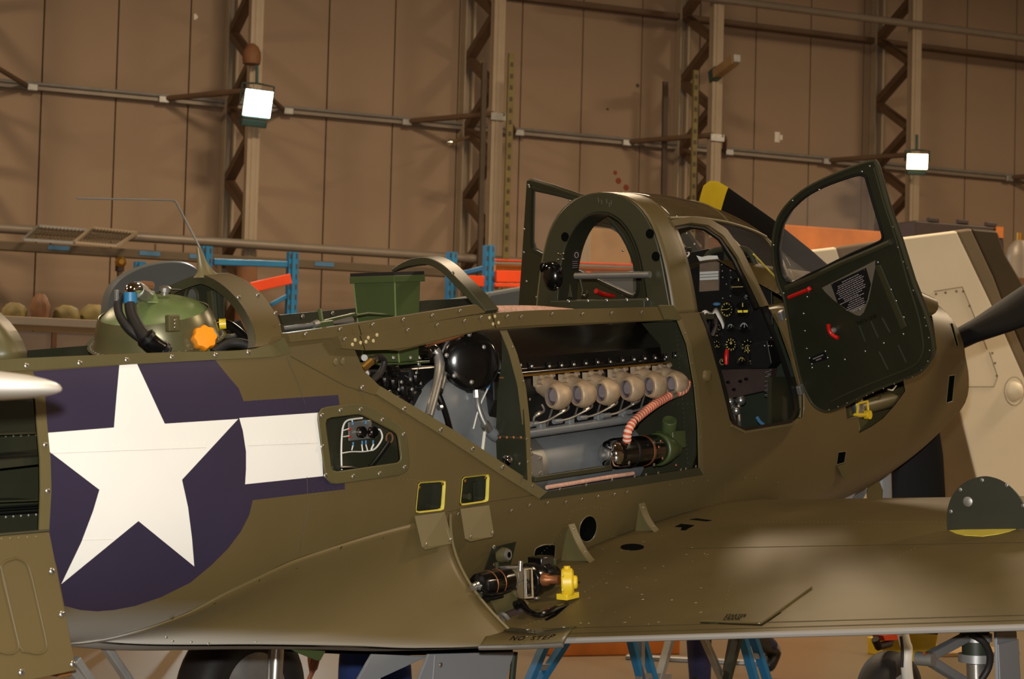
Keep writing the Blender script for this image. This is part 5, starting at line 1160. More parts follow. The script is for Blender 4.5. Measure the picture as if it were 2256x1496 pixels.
pl_ = [(1812, 633), (1929, 573), (1929, 590), (1915, 660), (1904, 688), (1897, 695), (1889, 694), (1870, 684), (1838, 660), (1820, 643)]
mat('placard_grey', (120, 112, 96), .45, .3, .08, 12)
G(DF).prism([UD(x, y, .001) for x, y in pl_], (0, 0, .006)).obj('placard_pouch', 'placard_grey', DOOR, 0, .002)
G(DF).prism([UD(x, y, .0075) for x, y in ((1831, 626), (1908, 590), (1919, 626), (1909, 668), (1871, 684), (1846, 668))], (0, 0, .001)).obj('placard', 'placard_black', DOOR, 0)
def lines(quad, rows, h, name, wd=.7):
    # rows of print: (t0, t1, u0, u1) in the placard's own quad
    g = G(DF); q = [UD(x, y, h) for x, y in quad]
    for t, u0, u1 in rows:
        a_, b_ = q[0]+(q[3]-q[0])*t, q[1]+(q[2]-q[1])*t; d = b_-a_; L_ = np.linalg.norm(d); u = u0; rr = random.Random(int(t*1000))
        while u < u1:
            w_ = min(rr.uniform(.03, .10), u1-u); 
            if w_ > .008: g.bar(a_+d*u, a_+d*(u+w_), .0004, np.linalg.norm(q[3]-q[0])*.022*wd, (0, 0, 1))
            u += w_+.018
    # bar() puts its height along the normal: turn flat
    o = g.obj(name, 'placard_line', DOOR, 0); o['kind'] = 'stuff'; return o
def flatbar(g, a_, b_, hh):
    d = nrm(b_-a_); v = np.array([-d[1], d[0], 0]); g.add([a_-v*hh, b_-v*hh, b_+v*hh, a_+v*hh], [(0, 1, 2, 3)])
def lines(quad, rows, h, name, wd=1.):
    g = G(DF); q = [UD(x, y, h) for x, y in quad]
    for t, u0, u1 in rows:
        a_, b_ = q[0]+(q[3]-q[0])*t, q[1]+(q[2]-q[1])*t; d = b_-a_; u = u0; rr = random.Random(int(t*1000))
        while u < u1:
            w_ = min(rr.uniform(.03, .09), u1-u)
            if w_ > .008: flatbar(g, a_+d*u, a_+d*(u+w_), np.linalg.norm(q[3]-q[0])*.011*wd)
            u += w_+.015
    o = g.obj(name, 'placard_line', DOOR, 0, recalc=False); o['kind'] = 'stuff'; return o
R_ = [(.06, .3, .8), (.12, .15, .88), (.17, .14, .95), (.225, .1, .9), (.28, .05, .93), (.335, .1, .9), (.39, .12, .96), (.445, .05, .95), (.5, .2, .85), (.555, .22, .7), (.6, .05, .95), (.66, .35, .8), (.715, .3, .9), (.77, .25, .9), (.825, .2, .92), (.88, .3, .9), (.93, .4, .85)]
lines([(1832, 628), (1906, 592), (1914, 676), (1858, 702)], [(t, u0, u1*(1 if t < .6 else .95)) for t, u0, u1 in R_], .0088, 'placard_print')
G(DF).prism([UD(x, y, .001) for x, y in ((1783, 789), (1818, 774), (1823, 791), (1787, 802))], (0, 0, .003)).obj('small_placard', 'placard_black', DOOR, 0)
lines([(1786, 788), (1816, 775), (1820, 791), (1790, 802)], [(.3, .12, .88), (.36, .12, .88), (.65, .3, .7), (.71, .3, .7)], .0046, 'small_placard_print', 5)
for a_ in (((1892, 716), (1906, 752)), ((1918, 707), (1934, 743)), ((1943, 700), (1960, 732)), ((1936, 774), (1956, 814)), ((1978, 759), (1996, 798))): dl(a_, .005, 'zinc_green', 'stiffening_rib', 8, 0, .001)
g = G(DF); Q_ = [UD(x, y, .001) for x, y in ((1930, 584), (1942, 582), (2000, 718), (1988, 724))]; g.prism(Q_, (0, 0, .01)).obj('door_channel', 'bay_green', DOOR, 0, .003)
for x, y in ((1934, 578), (1951, 620), (1963, 638), (1974, 663), (1991, 699), (1990, 736), (1947, 756), (1906, 774), (1861, 792), (1825, 807), (1789, 810), (1777, 768), (1773, 729), (1770, 691), (1778, 654), (1781, 643), (1726, 646), (1704, 540), (1746, 442), (1805, 418), (1916, 366), (1899, 378), (1837, 591), (1953, 537), (1818, 774), (1823, 788), (1783, 789), (1788, 802), (1834, 626), (1905, 594), (1909, 664), (1871, 680)):
    screw_at(UD(x, y, .006 if y > 400 else .004), ZQ, .0048, DOOR, 'bare_metal', kind='dome', fr=DF)
screw_at(UD(1893, 682, .008), ZQ, .007, DOOR, 'steel_dull', fr=DF)
for x, y in ((2037, 700), (2040, 718), (2046, 744), (2048, 772), (2044, 796), (2030, 816), (2010, 830), (1993, 836), (1970, 846), (1946, 856), (1923, 865), (1909, 871), (1888, 880), (1866, 888), (1846, 896), (1826, 903), (1990, 577), (1999, 590), (2012, 640), (1968, 500), (1978, 545)): screw_at(UD(x, y, .006), ZQ, .0035, DOOR, 'steel_dull', kind='dome', fr=DF)
g = G(DF); t_ = bpy.data.curves.new('t', 'FONT')
def textmesh(name, s, size, place, m_, parent, spacing=1., bold=False, frame=None, rot=None):
    cu = bpy.data.curves.new('lettering', 'FONT'); cu.body = s; cu.size = size; cu.align_x = 'CENTER'; cu.align_y = 'CENTER'; cu.space_character = spacing; cu.resolution_u = 3
    if bold: cu.offset = size*.018
    to = bpy.data.objects.new('lettering', cu); COL.objects.link(to); dg = bpy.context.evaluated_depsgraph_get(); me = bpy.data.meshes.new_from_object(to.evaluated_get(dg)); bpy.data.objects.remove(to)
    vs = [place(v.co.x, v.co.y) for v in me.vertices]; fs = [tuple(p.vertices) for p in me.polygons]; bpy.data.meshes.remove(me)
    g = G(frame or A); g.add(vs, fs); return g.obj(name, m_, parent, 0, recalc=False)
a_, b_ = UD(1879, 718, .0012), UD(1941, 691, .0012); dd = nrm(b_-a_); vv = np.array([-dd[1], dd[0], 0]); cc = (a_+b_)/2
if vv[1] < 0: vv = -vv
textmesh('stencil_lettering', 'DATA CASE', .022, lambda x, y: cc+dd*x+vv*y, 'stencil_black', DOOR, 1.1, True, DF)
# hinges
for x, y in ((1722, 695), (1763, 858)):
    P = US(x, y, .445); G().bar(P-hax*.02, P+hax*.02, .03, .022, (0, 1, 0)).obj('door_hinge', 'steel_dull', AC, 0, .004)
G().ball(US(1731, 702, .45), .006, 8, 6).obj('hinge_paint_dab', 'yellow_paint', AC)
def onf(px, py, ang=0, sl=0):
    P = UF(px, py); n = fnorm(P); u = nrm(np.cross(n, ZQ)); u = u if u[0] > 0 else -u; u = nrm(u-n*(u@n)); v = np.cross(u, n); v = v if v[2] > 0 else -v
    return lambda x, y: P+n*.0012+u*(x+sl*y)+v*y
mat('stencil_yellow', (200, 150, 30), .5)
P = UF(1743, 760)+fnorm(UF(1743, 760))*.008
textmesh('stencil_letter', 'S', .075, lambda x, y: P+np.array([x*.5, 0, y-.15*x]), 'stencil_yellow', AC, 1., True)
# port door, opened outwards on the far side
HP1, HP2 = HG1*[1, -1, 1], HG2*[1, -1, 1]; hax2 = nrm(HP1-HP2)
def port(alpha):
    d = rotv((-1, 0, 0), hax2, math.radians(alpha)); d = d if d[1] < 0 else rotv((-1, 0, 0), hax2, -math.radians(alpha))
    e = nrm(d-hax2*(hax2@d)); return e, np.cross(e, hax2)
pe, pn = port(100)
PF = Frame(A.w(HP2), pe@A.M, hax2@A.M, pn@A.M)
def UP(px, py, h=0.): return PF.hit(px, py, 2, h)
p_out = [(1160, 398), (1168, 397), (1215, 411), (1285, 435), (1345, 470), (1392, 520), (1420, 580), (1436, 650), (1444, 720), (1430, 800), (1400, 830), (1340, 820), (1240, 780), (1165, 745), (1146, 728), (1141, 690), (1150, 560)]
p_win = [(1173, 420), (1182, 418), (1270, 440), (1330, 474), (1372, 520), (1398, 580), (1406, 630), (1400, 650), (1385, 651), (1290, 606), (1196, 562), (1176, 550), (1171, 535)]
po2 = [UP(*p)[:2] for p in p_out]; pw2 = [UP(*p)[:2] for p in p_win]
PD = doorplate(PF, po2, pw2, .022, 'cockpit_door', 'bay_green', AC, 'open port cockpit door on the far side')
G(PF).prism([(p[0], p[1], -.009) for p in pw2], (0, 0, -.004)).obj('door_window', 'door_glass', PD, 0)
sgp = np.sign(PF.l(CAM)[2])
G(PF).tube(smooth([(p[0], p[1], 0) for p in pw2], 3, True)+[np.array((pw2[0][0], pw2[0][1], 0))], .009, 8).obj('window_seal', 'zinc_green', PD)
for x, y in ((1165, 408), (1166, 412), (1255, 442), (1155, 505), (1154, 556), (1160, 620), (1182, 655), (1320, 470), (1372, 552), (1372, 650)): screw_at(UP(x, y, .004*sgp), ZQ*sgp, .006, PD, 'bare_metal', kind='dome', fr=PF)
pxt('door_release', [(1313, 641, -.36), (1330, 648, -.36), (1352, 652, -.36)], [.011, .010, .008], 'red_paint', AC, 12, 4)
pxt('latch_handle', [(1392, 503, -.2), (1400, 505, -.2)], .006, 'red_paint', AC, 8, 0)
# ---- cockpit interior ---------------------------------------------------------
XI = 3.22
IPp = [(1500, 560), (1560, 548), (1650, 548), (1672, 600), (1700, 640), (1705, 830), (1690, 850), (1500, 850)]
IP = G().prism([UX(x, y, XI) for x, y in IPp], (.01, 0, 0)).obj('instrument_panel', 'black_satin', AC, 0, .002); tag(IP, 'black instrument panel with round gauges')
CM = G(); CM.tube([UX(1548, 585, XI-.02), UX(1560, 562, XI-.02), UX(1580, 551, XI-.02), UX(1620, 548, XI-.02), UX(1650, 555, XI-.02), UX(1668, 590, XI-.02)], .014, 10, True, 5); CM.obj('panel_coaming', 'bay_green', AC)
G().prism([UX(x, y, XI-.03) for x, y in ((1594, 553), (1620, 553), (1620, 575), (1594, 575))], (.03, 0, 0)).obj('gunsight_mount', 'bay_green', AC, 0, .003); G().prism([UX(x, y, XI-.02) for x, y in ((1600, 545), (1622, 545), (1622, 551), (1598, 551))], (.05, 0, 0)).obj('gunsight_glass', 'chrome', AC, 0, .002)
mat('dial_face', (12, 12, 11), .3); mat('dial_mark', (206, 190, 110), .6, emis=(206, 190, 110), estr=.0); mat('dial_yellow', (250, 226, 70), .5); mat('dial_white', (200, 200, 196), .6)
def gauge(px, py, r, kind, mark='dial_mark'):
    c = UX(px, py, XI-.004); g = G(); g.k = 0; n = 28
    g.ring([c+np.array([0, r*1.08*math.cos(t), r*1.08*math.sin(t)]) for t in np.linspace(0, 2*math.pi, n, endpoint=False)], [c+np.array([0, r*.94*math.cos(t), r*.94*math.sin(t)]) for t in np.linspace(0, 2*math.pi, n, endpoint=False)], (-.012, 0, 0))
    g.k = 1; g.lathe(c, -XQ, [(r*.95, 0), (r*.95, .001)], n); g.k = 2
    def tick(a_, r0, r1, w, x=-.0022):
        d = np.array([0, math.sin(a_), math.cos(a_)]); v = np.array([0, d[2], -d[1]]); p, q = c+d*r*r0+[x, 0, 0], c+d*r*r1+[x, 0, 0]
        g.add([p-v*w*r, p+v*w*r, q+v*w*r, q-v*w*r], [(0, 1, 2, 3)])
    if kind == 'clock':
        for i in range(12): tick(i*math.pi/6, .66, .88, .045 if i % 3 else .06)
        for i in range(60): tick(i*math.pi/30, .8, .88, .012)
        tick(1.2, -.1, .45, .03); tick(4.7, -.1, .7, .03)
    elif kind == 'twelve':
        for i in range(12): tick(i*math.pi/6, .62, .86, .07)
        tick(0, 0, .55, .05); tick(-.6, 0, .35, .05); tick(.6, 0, .35, .05)
    elif kind == 'few':
        for i in range(7): tick(-2.2+i*.72, .6, .85, .06)
        tick(2.6, 0, .6, .04); tick(3.7, 0, .6, .04)
    elif kind == 'dual':
        for i in range(10): tick(i*math.pi/5, .7, .88, .05)
        for i in range(10): 
            a_ = i*math.pi/5; d = np.array([0, math.sin(a_), math.cos(a_)]); p = c+np.array([-.0022, 0, -.25*r])+d*r*.4; g.add([p+np.array([0, i_*r*.06, j_*r*.06]) for i_, j_ in ((-1, -1), (1, -1), (1, 1), (-1, 1))], [(0, 1, 2, 3)])
        tick(2.9, 0, .6, .03); tick(3.4, 0, .6, .03)
    elif kind == 'horizon':
        for a_ in (math.pi/2, -math.pi/2): tick(a_, .0, .85, .03)
        tick(0, .6, .9, .05)
    elif kind == 'turn':
        tick(0, .35, .85, .07); g.k = 3
        for s0, s1 in ((-.78, -.08), (.08, .78)):
            g.add([c+np.array([-.0022, a_*r, b_*r]) for a_, b_ in ((s0, -.38), (s1, -.38), (s1, -.08), (s0, -.08))], [(0, 1, 2, 3)])
    elif kind == 'arc':
        for i in range(9): tick(-1.2+i*.3, .6, .85, .05)
        tick(.2, 0, .7, .04)
    g.obj('gauge', ['black_satin', 'dial_face', mark, 'dial_yellow'], IP, 40, recalc=False)
for px, py, r, k in ((1602, 682, .034, 'clock'), (1637, 682, .034, 'turn'), (1628, 632, .042, 'horizon'), (1611, 759, .031, 'twelve'), (1648, 763, .033, 'dual'), (1580, 760, .022, 'few'), (1611, 722, .02, 'arc'), (1581, 722, .022, 'few'), (1640, 722, .026, 'arc'), (1635, 796, .022, 'arc'), (1661, 796, .022, 'few'), (1592, 797, .017, 'twelve'), (1580, 737, .016, 'few'), (1652, 566, .012, 'arc'), (1646, 654, .012, 'twelve')):
    gauge(px, py, r, k, 'dial_white' if (px, py) in ((1611, 722), (1640, 722), (1646, 654)) else 'dial_mark')
for x, y in ((1591, 597), (1609, 596), (1592, 611), (1610, 611), (1600, 626), (1609, 652), (1592, 657), (1610, 582), (1590, 583), (1655, 610), (1577, 680)): screw_at(UX(x, y, XI-.003), -XQ, .004, IP, 'steel_dull', kind='dome')
pxt('control_lever', [(1602, 770, .0), (1600, 785, .0), (1600, 803, .0)], [.008, .011, .009], 'red_paint', AC, 12, 3)
G().prism([UX(x, y, XI-.06) for x, y in ((1560, 815), (1700, 812), (1690, 860), (1600, 880), (1560, 880))], (.05, 0, 0)).obj('switch_box', 'case_dark', AC, 0, .004)
pxt('switch_bar', [(1612, 828, .0), (1630, 828, .02)], .004, 'bare_metal', AC, 8, 0)
for x, y in ((1605, 842), (1632, 840), (1645, 835), (1618, 858)): G().lathe(UX(x, y, XI-.062), -XQ, [(.008, 0), (.006, .012)], 10).obj('knob', 'black_gloss', AC)
# plastic document sleeve taped to the panel
mat('sleeve_plastic', (150, 130, 110), .15, 0, .3, 8, 0, .6, alpha=.4)
sl_ = [UX(x, y, XI-.05) for x, y in ((1541, 572), (1583, 570), (1582, 640), (1540, 643))]
SL = G().prism(sl_, (.012, 0, 0)).obj('document_sleeve', 'sleeve_plastic', AC, 0, .002); tag(SL, 'clear plastic document sleeve with white stripes')
for k, (y0, y1) in enumerate(((598, 603.5), (605, 609.5), (611, 616.5))): G().prism([UX(x, y, XI-.052) for x, y in ((1541.5, y0+1), (1582.5, y0-1), (1582.5, y1-1), (1541.5, y1+1))], (.001, 0, 0)).obj('sleeve_stripe', 'dial_white', SL, 0)
G().prism([UX(x, y, XI-.052) for x, y in ((1534, 563), (1546, 566), (1560, 563), (1580, 563), (1583, 570), (1560, 572), (1541, 575))], (.001, 0, 0)).obj('masking_tape', 'cloth_white', SL, 0); G().prism([UX(x, y, XI-.05) for x, y in ((1585, 574), (1596, 578), (1585, 579))], (.001, 0, 0)).obj('masking_tape', 'cloth_white', SL, 0)
# rag over the stick
rg = [[US(x, y, s) for x, y, s in row] for row in (((1543, 692, .02), (1552, 684, .05), (1568, 690, .02), (1576, 680, .04), (1582, 682, .05), (1590, 695, .06), (1597, 712, .07)), ((1548, 702, .03), (1556, 690, .06), (1569, 696, .04), (1575, 690, .05), (1580, 698, .07), (1588, 712, .08), (1592, 725, .08)))]
rg = [smooth(r, 4) for r in rg]; o = G().grid(rg).obj('white_rag', 'cloth_white', AC, 60); o.modifiers.new('sheet', 'SOLIDIFY').thickness = .004
pxt('control_stick', [(1562, 930, .05), (1565, 850, .03), (1560, 760, .02), (1562, 705, .03)], [.012, .012, .014, .02], 'black_gloss', AC, 12)
pxt('spade_grip', [(1550, 710, .03), (1557, 700, .0), (1572, 700, .05), (1578, 715, .07), (1570, 740, .06)], .009, 'case_dark', AC, 10); G().ball(US(1579, 670, .05), (.018, .018, .008)).obj('blue_knob', 'label_blue', AC)
# side wall, floor, seat, rudder pedals, coiled lead
G().box((2.75, 0, -.62), (.95, .78, .02)).obj('cockpit_floor', 'zinc_green', AC, 0)
G().prism([np.array([3.35, s, z]) for s, z in ((-.38, .0), (.38, .0), (.40, -.3), (.37, -.52), (.27, -.72), (-.27, -.72), (-.37, -.52), (-.40, -.3))], (.01, 0, 0)).obj('bulkhead', 'zinc_dark', AC, 0)
G().prism([US(x, y, .38) for x, y in ((1700, 830), (1752, 830), (1762, 925), (1700, 935))], (0, -.02, 0)).obj('side_wall', 'zinc_green', AC, 0)
G().prism([UX(x, y, 3.1) for x, y in ((1650, 760), (1690, 750), (1700, 800), (1690, 812), (1655, 812))], (.08, 0, 0)).obj('switch_panel', 'black_satin', AC, 0, .003)
for x, y in ((1685, 762), (1694, 762), (1700, 762), (1699, 744)): G().ball(UX(x, y, 3.09), .004, 8, 6).obj('switch_tip', 'bare_metal', AC)
hx = [US(1692+(5*math.cos(t)), 815+t*1.6, .3)+np.array([0, .012*math.sin(t), 0]) for t in np.linspace(0, 40, 160)]
G().tube(hx, .0018, 5).obj('coiled_lead', 'steel_dull', AC); pxt('bare_wire', [(1693, 822, .3), (1691, 850, .3), (1692, 875, .3), (1696, 888, .3)], .002, 'bare_metal', AC, 6); pxt('hook_wire', [(1703, 895, .3), (1707, 902, .3), (1702, 908, .3), (1698, 906, .3)], .0018, 'bare_metal', AC, 6)
pxt('yellow_tool', [(1709, 858, .3), (1706, 875, .3)], [.005, .006], 'yellow_primer', AC, 8, 0); pxt('yellow_tool_tip', [(1710, 853, .3), (1709, 859, .3)], .003, 'bare_metal', AC, 8, 0)
for y in np.arange(866, 926, 3.2): G().tube([US(1724, y, .36), US(1736, y-1, .36)], .004, 6).obj('hose_ring', 'bay_green', AC)
for x, y, r in ((1608, 885, .02), (1632, 882, .022), (1622, 905, .02)): G().ball(UX(x, y, 3.0), r, 12, 8).obj('cockpit_fitting', 'bare_metal', AC)
pxt('pedal_tube', [(1612, 890, .1), (1616, 935, .14)], .012, 'steel_dull', AC, 10, 0); pxt('pedal_tube', [(1627, 895, .1), (1630, 945, .14)], .01, 'bare_metal', AC, 10, 0); plate('seat_pan', [(1600, 890), (1650, 895), (1636, 955), (1600, 955)], -.05, .3, 'case_dark', AC)
pxt('blue_hose', [(1668, 920, .2), (1675, 930, .22), (1690, 942, .26)], .008, 'label_blue', AC, 8)
G().box((2.42, 0, -.36), (.05, .6, .6)).obj('seat_back', 'zinc_dark', AC, 0, .01)
# ---- nose gun bay -----------------------------------------------------------
plate('gun_bay_tray', [(1850, 880), (1995, 835), (2000, 900), (1930, 960), (1880, 965)], .30, .01, 'olive_trim', AC)
G().lathe(US(1885, 872, .34), (.15, .1, -1), [(.022, 0), (.03, .02), (.03, .07), (.022, .10)], 18).obj('gun_trunnion', 'bare_metal', AC)
plate('feed_chute', [(1864, 925), (1890, 916), (1896, 945), (1892, 955), (1868, 945)], .405, .05, 'olive_light', AC)
g = G(); yp = [US(x, y, .385) for x, y in ((1890, 889), (1911, 884), (1913, 911), (1888, 914))]; g.tube(smooth(yp, 1, True)+[yp[0]], .006, 8); g.lathe(US(1912, 914, .39), SQ, [(.02, -.012), (.02, .012)], 16); g.tube([US(1884, 915, .385), US(1912, 914, .385)], .010, 8); tag(g.obj('charging_handle', 'yellow_paint', AC, 40), 'yellow charging handle frame')
G().lathe(US(1930, 890, .33), (1, .2, .1), [(.03, -.12), (.035, -.05), (.035, .1), (.02, .16)], 18).obj('gun_body', 'olive_light', AC)
pxt('latch_wire', [(1955, 858, .4), (1966, 860, .4), (1974, 850, .4)], .004, 'cloth_white', AC, 6, 0)
# exhaust-style bulge seen above the nose
g = G(); g.tube([fus(4.1, -.45)+[0, 0, .0], fus(4.35, -.45)+[0, .01, .012], fus(4.6, -.45)+[0, .01, .015]], [.05, .06, .045], 16); g.obj('gun_blister', 'olive', AC)
# ---- wing fittings -------------------------------------------------------------
def wplate(name, px, m_, parent, th=.004, off=.0015, bevel=.001):
    P = [UWG(x, y) for x, y in px]; N_ = [wnorm(p) for p in P]; k = len(P); g = G(); g.add([p+n*off for p, n in zip(P, N_)]+[p+n*(off+th) for p, n in zip(P, N_)], [tuple(range(k))[::-1], tuple(range(k, 2*k))]+[(i, (i+1) % k, k+(i+1) % k, k+i) for i in range(k)])
    return g.obj(name, m_, parent, 0, bevel)
SP = wplate('starter_panel', [(1543, 1371), (1678, 1376), (1700, 1362), (1790, 1296), (1720, 1293), (1668, 1291), (1620, 1318)], 'wing_paint', WING, .006)
screws([(1549, 1368), (1671, 1371), (1673, 1376), (1723, 1335), (1613, 1325)], SP, UWG, wnorm, .005)
seam([[(1543, 1373), (1678, 1378)], [(1678, 1378), (1720, 1350)]], WING, UWG, wnorm, .0022, 'stencil_black', 'panel_gap')
def wtext(s, cx, cy, w, h, skew=0., slope=0.):
    n = len(s); size = 1.0
    def place(x, y):
        px, py = cx+x*w, cy-y*h; px += skew*(cy-py); py += slope*(px-cx); P = UWG(px, py); return P+wnorm(P)*.009
    return textmesh('stencil_lettering', s, size, place, 'stencil_black', WING, 1.1, True)
wtext('STARTER', 1622, 1362.5, 10.5, 9, .8, -.0); wtext('CRANK', 1614, 1369.0, 10.5, 9, .8, -.0)
# trailing fairing plate with NO STEP
NP = []
def UN(px, py):
    P = ray_to(_bw, px, py)
    if P is None or P[2] < -1.06: P = UZ(px, py, -1.0)
    return P
_lo = [UZ(x, y, z) for x, y, z in ((1056, 1424, -1.014), (1120, 1423, -1.008), (1180, 1421, -1.002), (1240, 1418, -.996))]
_up = [UZ(x, y, z) for x, y, z in ((1082, 1388, -.998), (1132, 1393, -.985), (1182, 1398, -.975), (1258, 1387, -.955))]
_lo, _up = resamp(_lo, 25), resamp(_up, 25)
NSP = G().grid([_lo, [a_*.5+b_*.5+[0, 0, .004] for a_, b_ in zip(_lo, _up)], _up]).obj('no_step_plate', 'olive', AC, 60); NSP.modifiers.new('sheet', 'SOLIDIFY').thickness = .006
def nsp(px, py):
    t = min(1, max(0, (px-1070)/178))*24; i = min(23, int(t)); f = t-i
    a_, b_ = _lo[i]*(1-f)+_lo[i+1]*f, _up[i]*(1-f)+_up[i+1]*f; y0 = 1424-6*t/24; y1 = 1390.; v = (y0-py)/(y0-y1)
    return a_*(1-v)+b_*v+np.array([-.006, .004, .012])
textmesh('stencil_lettering', 'NO  STEP', 1., lambda x, y: nsp(1182+x*19+.75*y*13, 1411-y*15-.03*(x*19)), 'stencil_black', NSP, 1.15, True)
g = G(); g.tube([p+np.array([0, 0, -.004]) for p in _lo], .009, 8, True); g.obj('plate_edge', 'bare_metal', NSP)
g = G(); g.grid([[p+np.array([0, 0, .004]) for p in _up], [p+np.array([.03, 0, .008]) for p in _up]]); o = g.obj('plate_lip', 'bay_green', NSP, 0); o.modifiers.new('sheet', 'SOLIDIFY').thickness = .004
for i in (13, 22): screw_at(_up[i]+[.015, 0, .01], ZQ, .007, NSP)
# holes in the wing root skin
def whole(px): wplate('wing_hole', px, 'dark_hole', WING, .0012, .0008, 0)
whole([(1393+26*math.cos(t), 1206-7*math.sin(t)) for t in np.linspace(0, 6.28, 20, endpoint=False)])
whole([(1487, 1161), (1500, 1155), (1530, 1158), (1518, 1164), (1510, 1169), (1500, 1168), (1503, 1162)]); whole([(1520, 1145), (1535, 1143), (1568, 1147), (1558, 1149)])
whole([(1200, 1366), (1222, 1352), (1254, 1330), (1248, 1338), (1225, 1358), (1205, 1368)])
rivets([((1330, 1275), (1280, 1310)), ((1280, 1310), (1190, 1370)), ((1420, 1135), (1500, 1120)), ((1640, 1150), (2090, 1150)), ((1900, 1265), (2040, 1195)), ((1620, 1255), (1600, 1320)), ((1270, 1330), (1110, 1400))], WING, UWG, wnorm, 9, .0022, 'olive_light', 'wing_rivets')
mat('chip', (190, 180, 150), .6)
g = G(); rr = random.Random(8)
for i in range(60):
    x, y = rr.uniform(1270, 1560), rr.uniform(1180, 1380); P = UWG(x, y); n = wnorm(P); u, v = perp(n); a_ = rr.uniform(.001, .004); g.add([P+n*.0008+u*a_*2, P+n*.0008+v*a_, P+n*.0008-u*a_*1.5, P+n*.0008-v*a_*.6], [(0, 1, 2, 3)])
g.obj('paint_chips', 'chip', WING, 0, recalc=False)['kind'] = 'stuff'
# round hatch cover standing open on the wing
b0, b1 = UWG(2092, 1168), UWG(2254, 1166); b1 = b0+(b1-b0); he = nrm(b1-b0); HF = Frame(A.w(b0), he@A.M, (ZQ-he*he[2])@A.M, nrm(np.cross(he, ZQ))@A.M)
def UH(px, py, h=0.): return HF.hit(px, py, 2, h)
cpx = [(2088, 1167), (2087, 1140), (2089, 1120), (2096, 1098), (2108, 1079), (2124, 1064), (2144, 1054), (2168, 1049), (2190, 1052), (2212, 1061), (2232, 1076), (2250, 1098), (2262, 1122), (2268, 1145), (2268, 1165)]
HC = G(HF).prism(smooth([UH(x, y) for x, y in cpx], 3), (0, 0, -.006)).obj('round_hatch_cover', 'zinc_green', WING, 0, .001); tag(HC, 'dark green round hatch cover standing open')
sg = np.sign((HF.l(CAM))[2]); hs = 0 if sg > 0 else -.006
G(HF).lathe(UH(2133, 1105, hs), (0, 0, sg), [(.017, 0), (.017, .004), (.014, .006)], 20).obj('cover_plug', 'steel_dull', WING)
for x, y in ((2095, 1127), (2116, 1079), (2164, 1058), (2218, 1069), (2254, 1114)): screw_at(UH(x, y, hs+.002*sg), ZQ*sg, .0065, HC, 'steel_dull', fr=HF)
wplate('hatch_hole', [(2092, 1170), (2170, 1166), (2246, 1164), (2225, 1172), (2200, 1178), (2165, 1183), (2125, 1181), (2105, 1176)], 'yellow_primer', WING, .002, .001, 0)
# ---- wing root equipment ------------------------------------------------------------
def webb(poly, curve, m_, name, base):
    x = UF(*base)[0]; o = G().prism([UX(a_, b_, x) for a_, b_ in poly], (.005, 0, 0)).obj(name, m_, AC, 0)
    c = smooth([UX(a_, b_, x) for a_, b_ in curve], 5); G().loft([[p+[-.018, 0, 0], p+[.018, 0, 0], p+[.018, .003, .003], p+[-.018, .003, .003]] for p in c]).obj(name+'_flange', 'olive_light', o, 40)
    for t in (2, len(c)//2, len(c)-3): screw_at(c[t]+[0, .003, .004], SQ+ZQ*.6, .005, o)
webb([(1250, 1160), (1259, 1158), (1272, 1190), (1288, 1218), (1306, 1240), (1324, 1252), (1322, 1272), (1232, 1258)], [(1258, 1156), (1272, 1190), (1288, 1218), (1306, 1240), (1325, 1251)], 'olive_trim', 'root_bracket', (1250, 1170))
webb([(1408, 1112), (1414, 1112), (1424, 1140), (1438, 1162), (1456, 1180), (1470, 1188), (1440, 1192), (1398, 1184)], [(1413, 1110), (1424, 1140), (1438, 1162), (1456, 1180), (1470, 1187)], 'olive_trim', 'root_bracket', (1405, 1120))
o = G().prism([US(x, y, .52) for x, y in ((1080, 1322), (1132, 1302), (1180, 1350), (1168, 1366), (1100, 1362))], (0, -.004, 0)).obj('root_gusset', 'olive_trim', AC, 0)
G().bar(US(1132, 1302, .525), US(1180, 1350, .54), .02, .006, (0, 1, .5)).obj('gusset_flange', 'olive_light', AC, 0)
BP = G().prism([UF(x, y)+fnorm(UF(x, y))*.012 for x, y in ((1078, 1202), (1130, 1190), (1118, 1240), (1098, 1300), (1044, 1300))], (0, .004, 0)).obj('bearing_plate', 'zinc_green', AC, 0, .001)
P = UF(1094, 1222)+[0, .014, 0]; bd = nrm(np.array([.1, 1, .05])); G().lathe(P, bd, [(.027, 0), (.027, .015), (.024, .03)], 20).obj('bearing_boss', 'olive_trim', BP); G().lathe(P+bd*.03, bd, [(.019, 0), (.019, .008)], 20).obj('bearing_sleeve', 'steel_dull', BP); G().lathe(P+bd*.038, bd, [(.01, 0), (.01, .001)], 16).obj('bearing_bore', 'dark_hole', BP)
screw_at(UF(1079, 1205)+[0, .018, 0], SQ, .008, BP); screw_at(UF(1080, 1243)+[0, .018, 0], SQ, .006, BP, 'copper'); pxt('bearing_rod', [(1094, 1240, .45), (1096, 1262, .46)], .007, 'bay_green', BP, 8, 0)
m0, m1 = US(1052, 1292, .5), US(1140, 1272, .5); md = nrm(m1-m0); ML = np.linalg.norm(m1-m0)
MO = G().lathe(m0, md, [(.03, 0), (.042, .008), (.044, .02), (.044, ML)], 24).obj('hydraulic_motor', 'black_gloss', AC, 40); tag(MO, 'black motor with yellow gearbox on the wing root')
for k in (.25, .45): G().lathe(m0+md*ML*k, md, [(.0445, 0), (.0455, .001), (.0455, .004), (.0445, .005)], 24).obj('motor_band', 'copper', MO)
G().lathe(m0+md*ML*.72, md, [(.0445, 0), (.047, .001), (.047, .016), (.0445, .017)], 24).obj('motor_clamp', 'olive_trim', MO)
G().lathe(m0, -md, [(.016, -.005), (.018, .004), (.013, .012), (.015, .02), (.01, .028)], 14).obj('motor_terminal', 'bare_metal', MO)
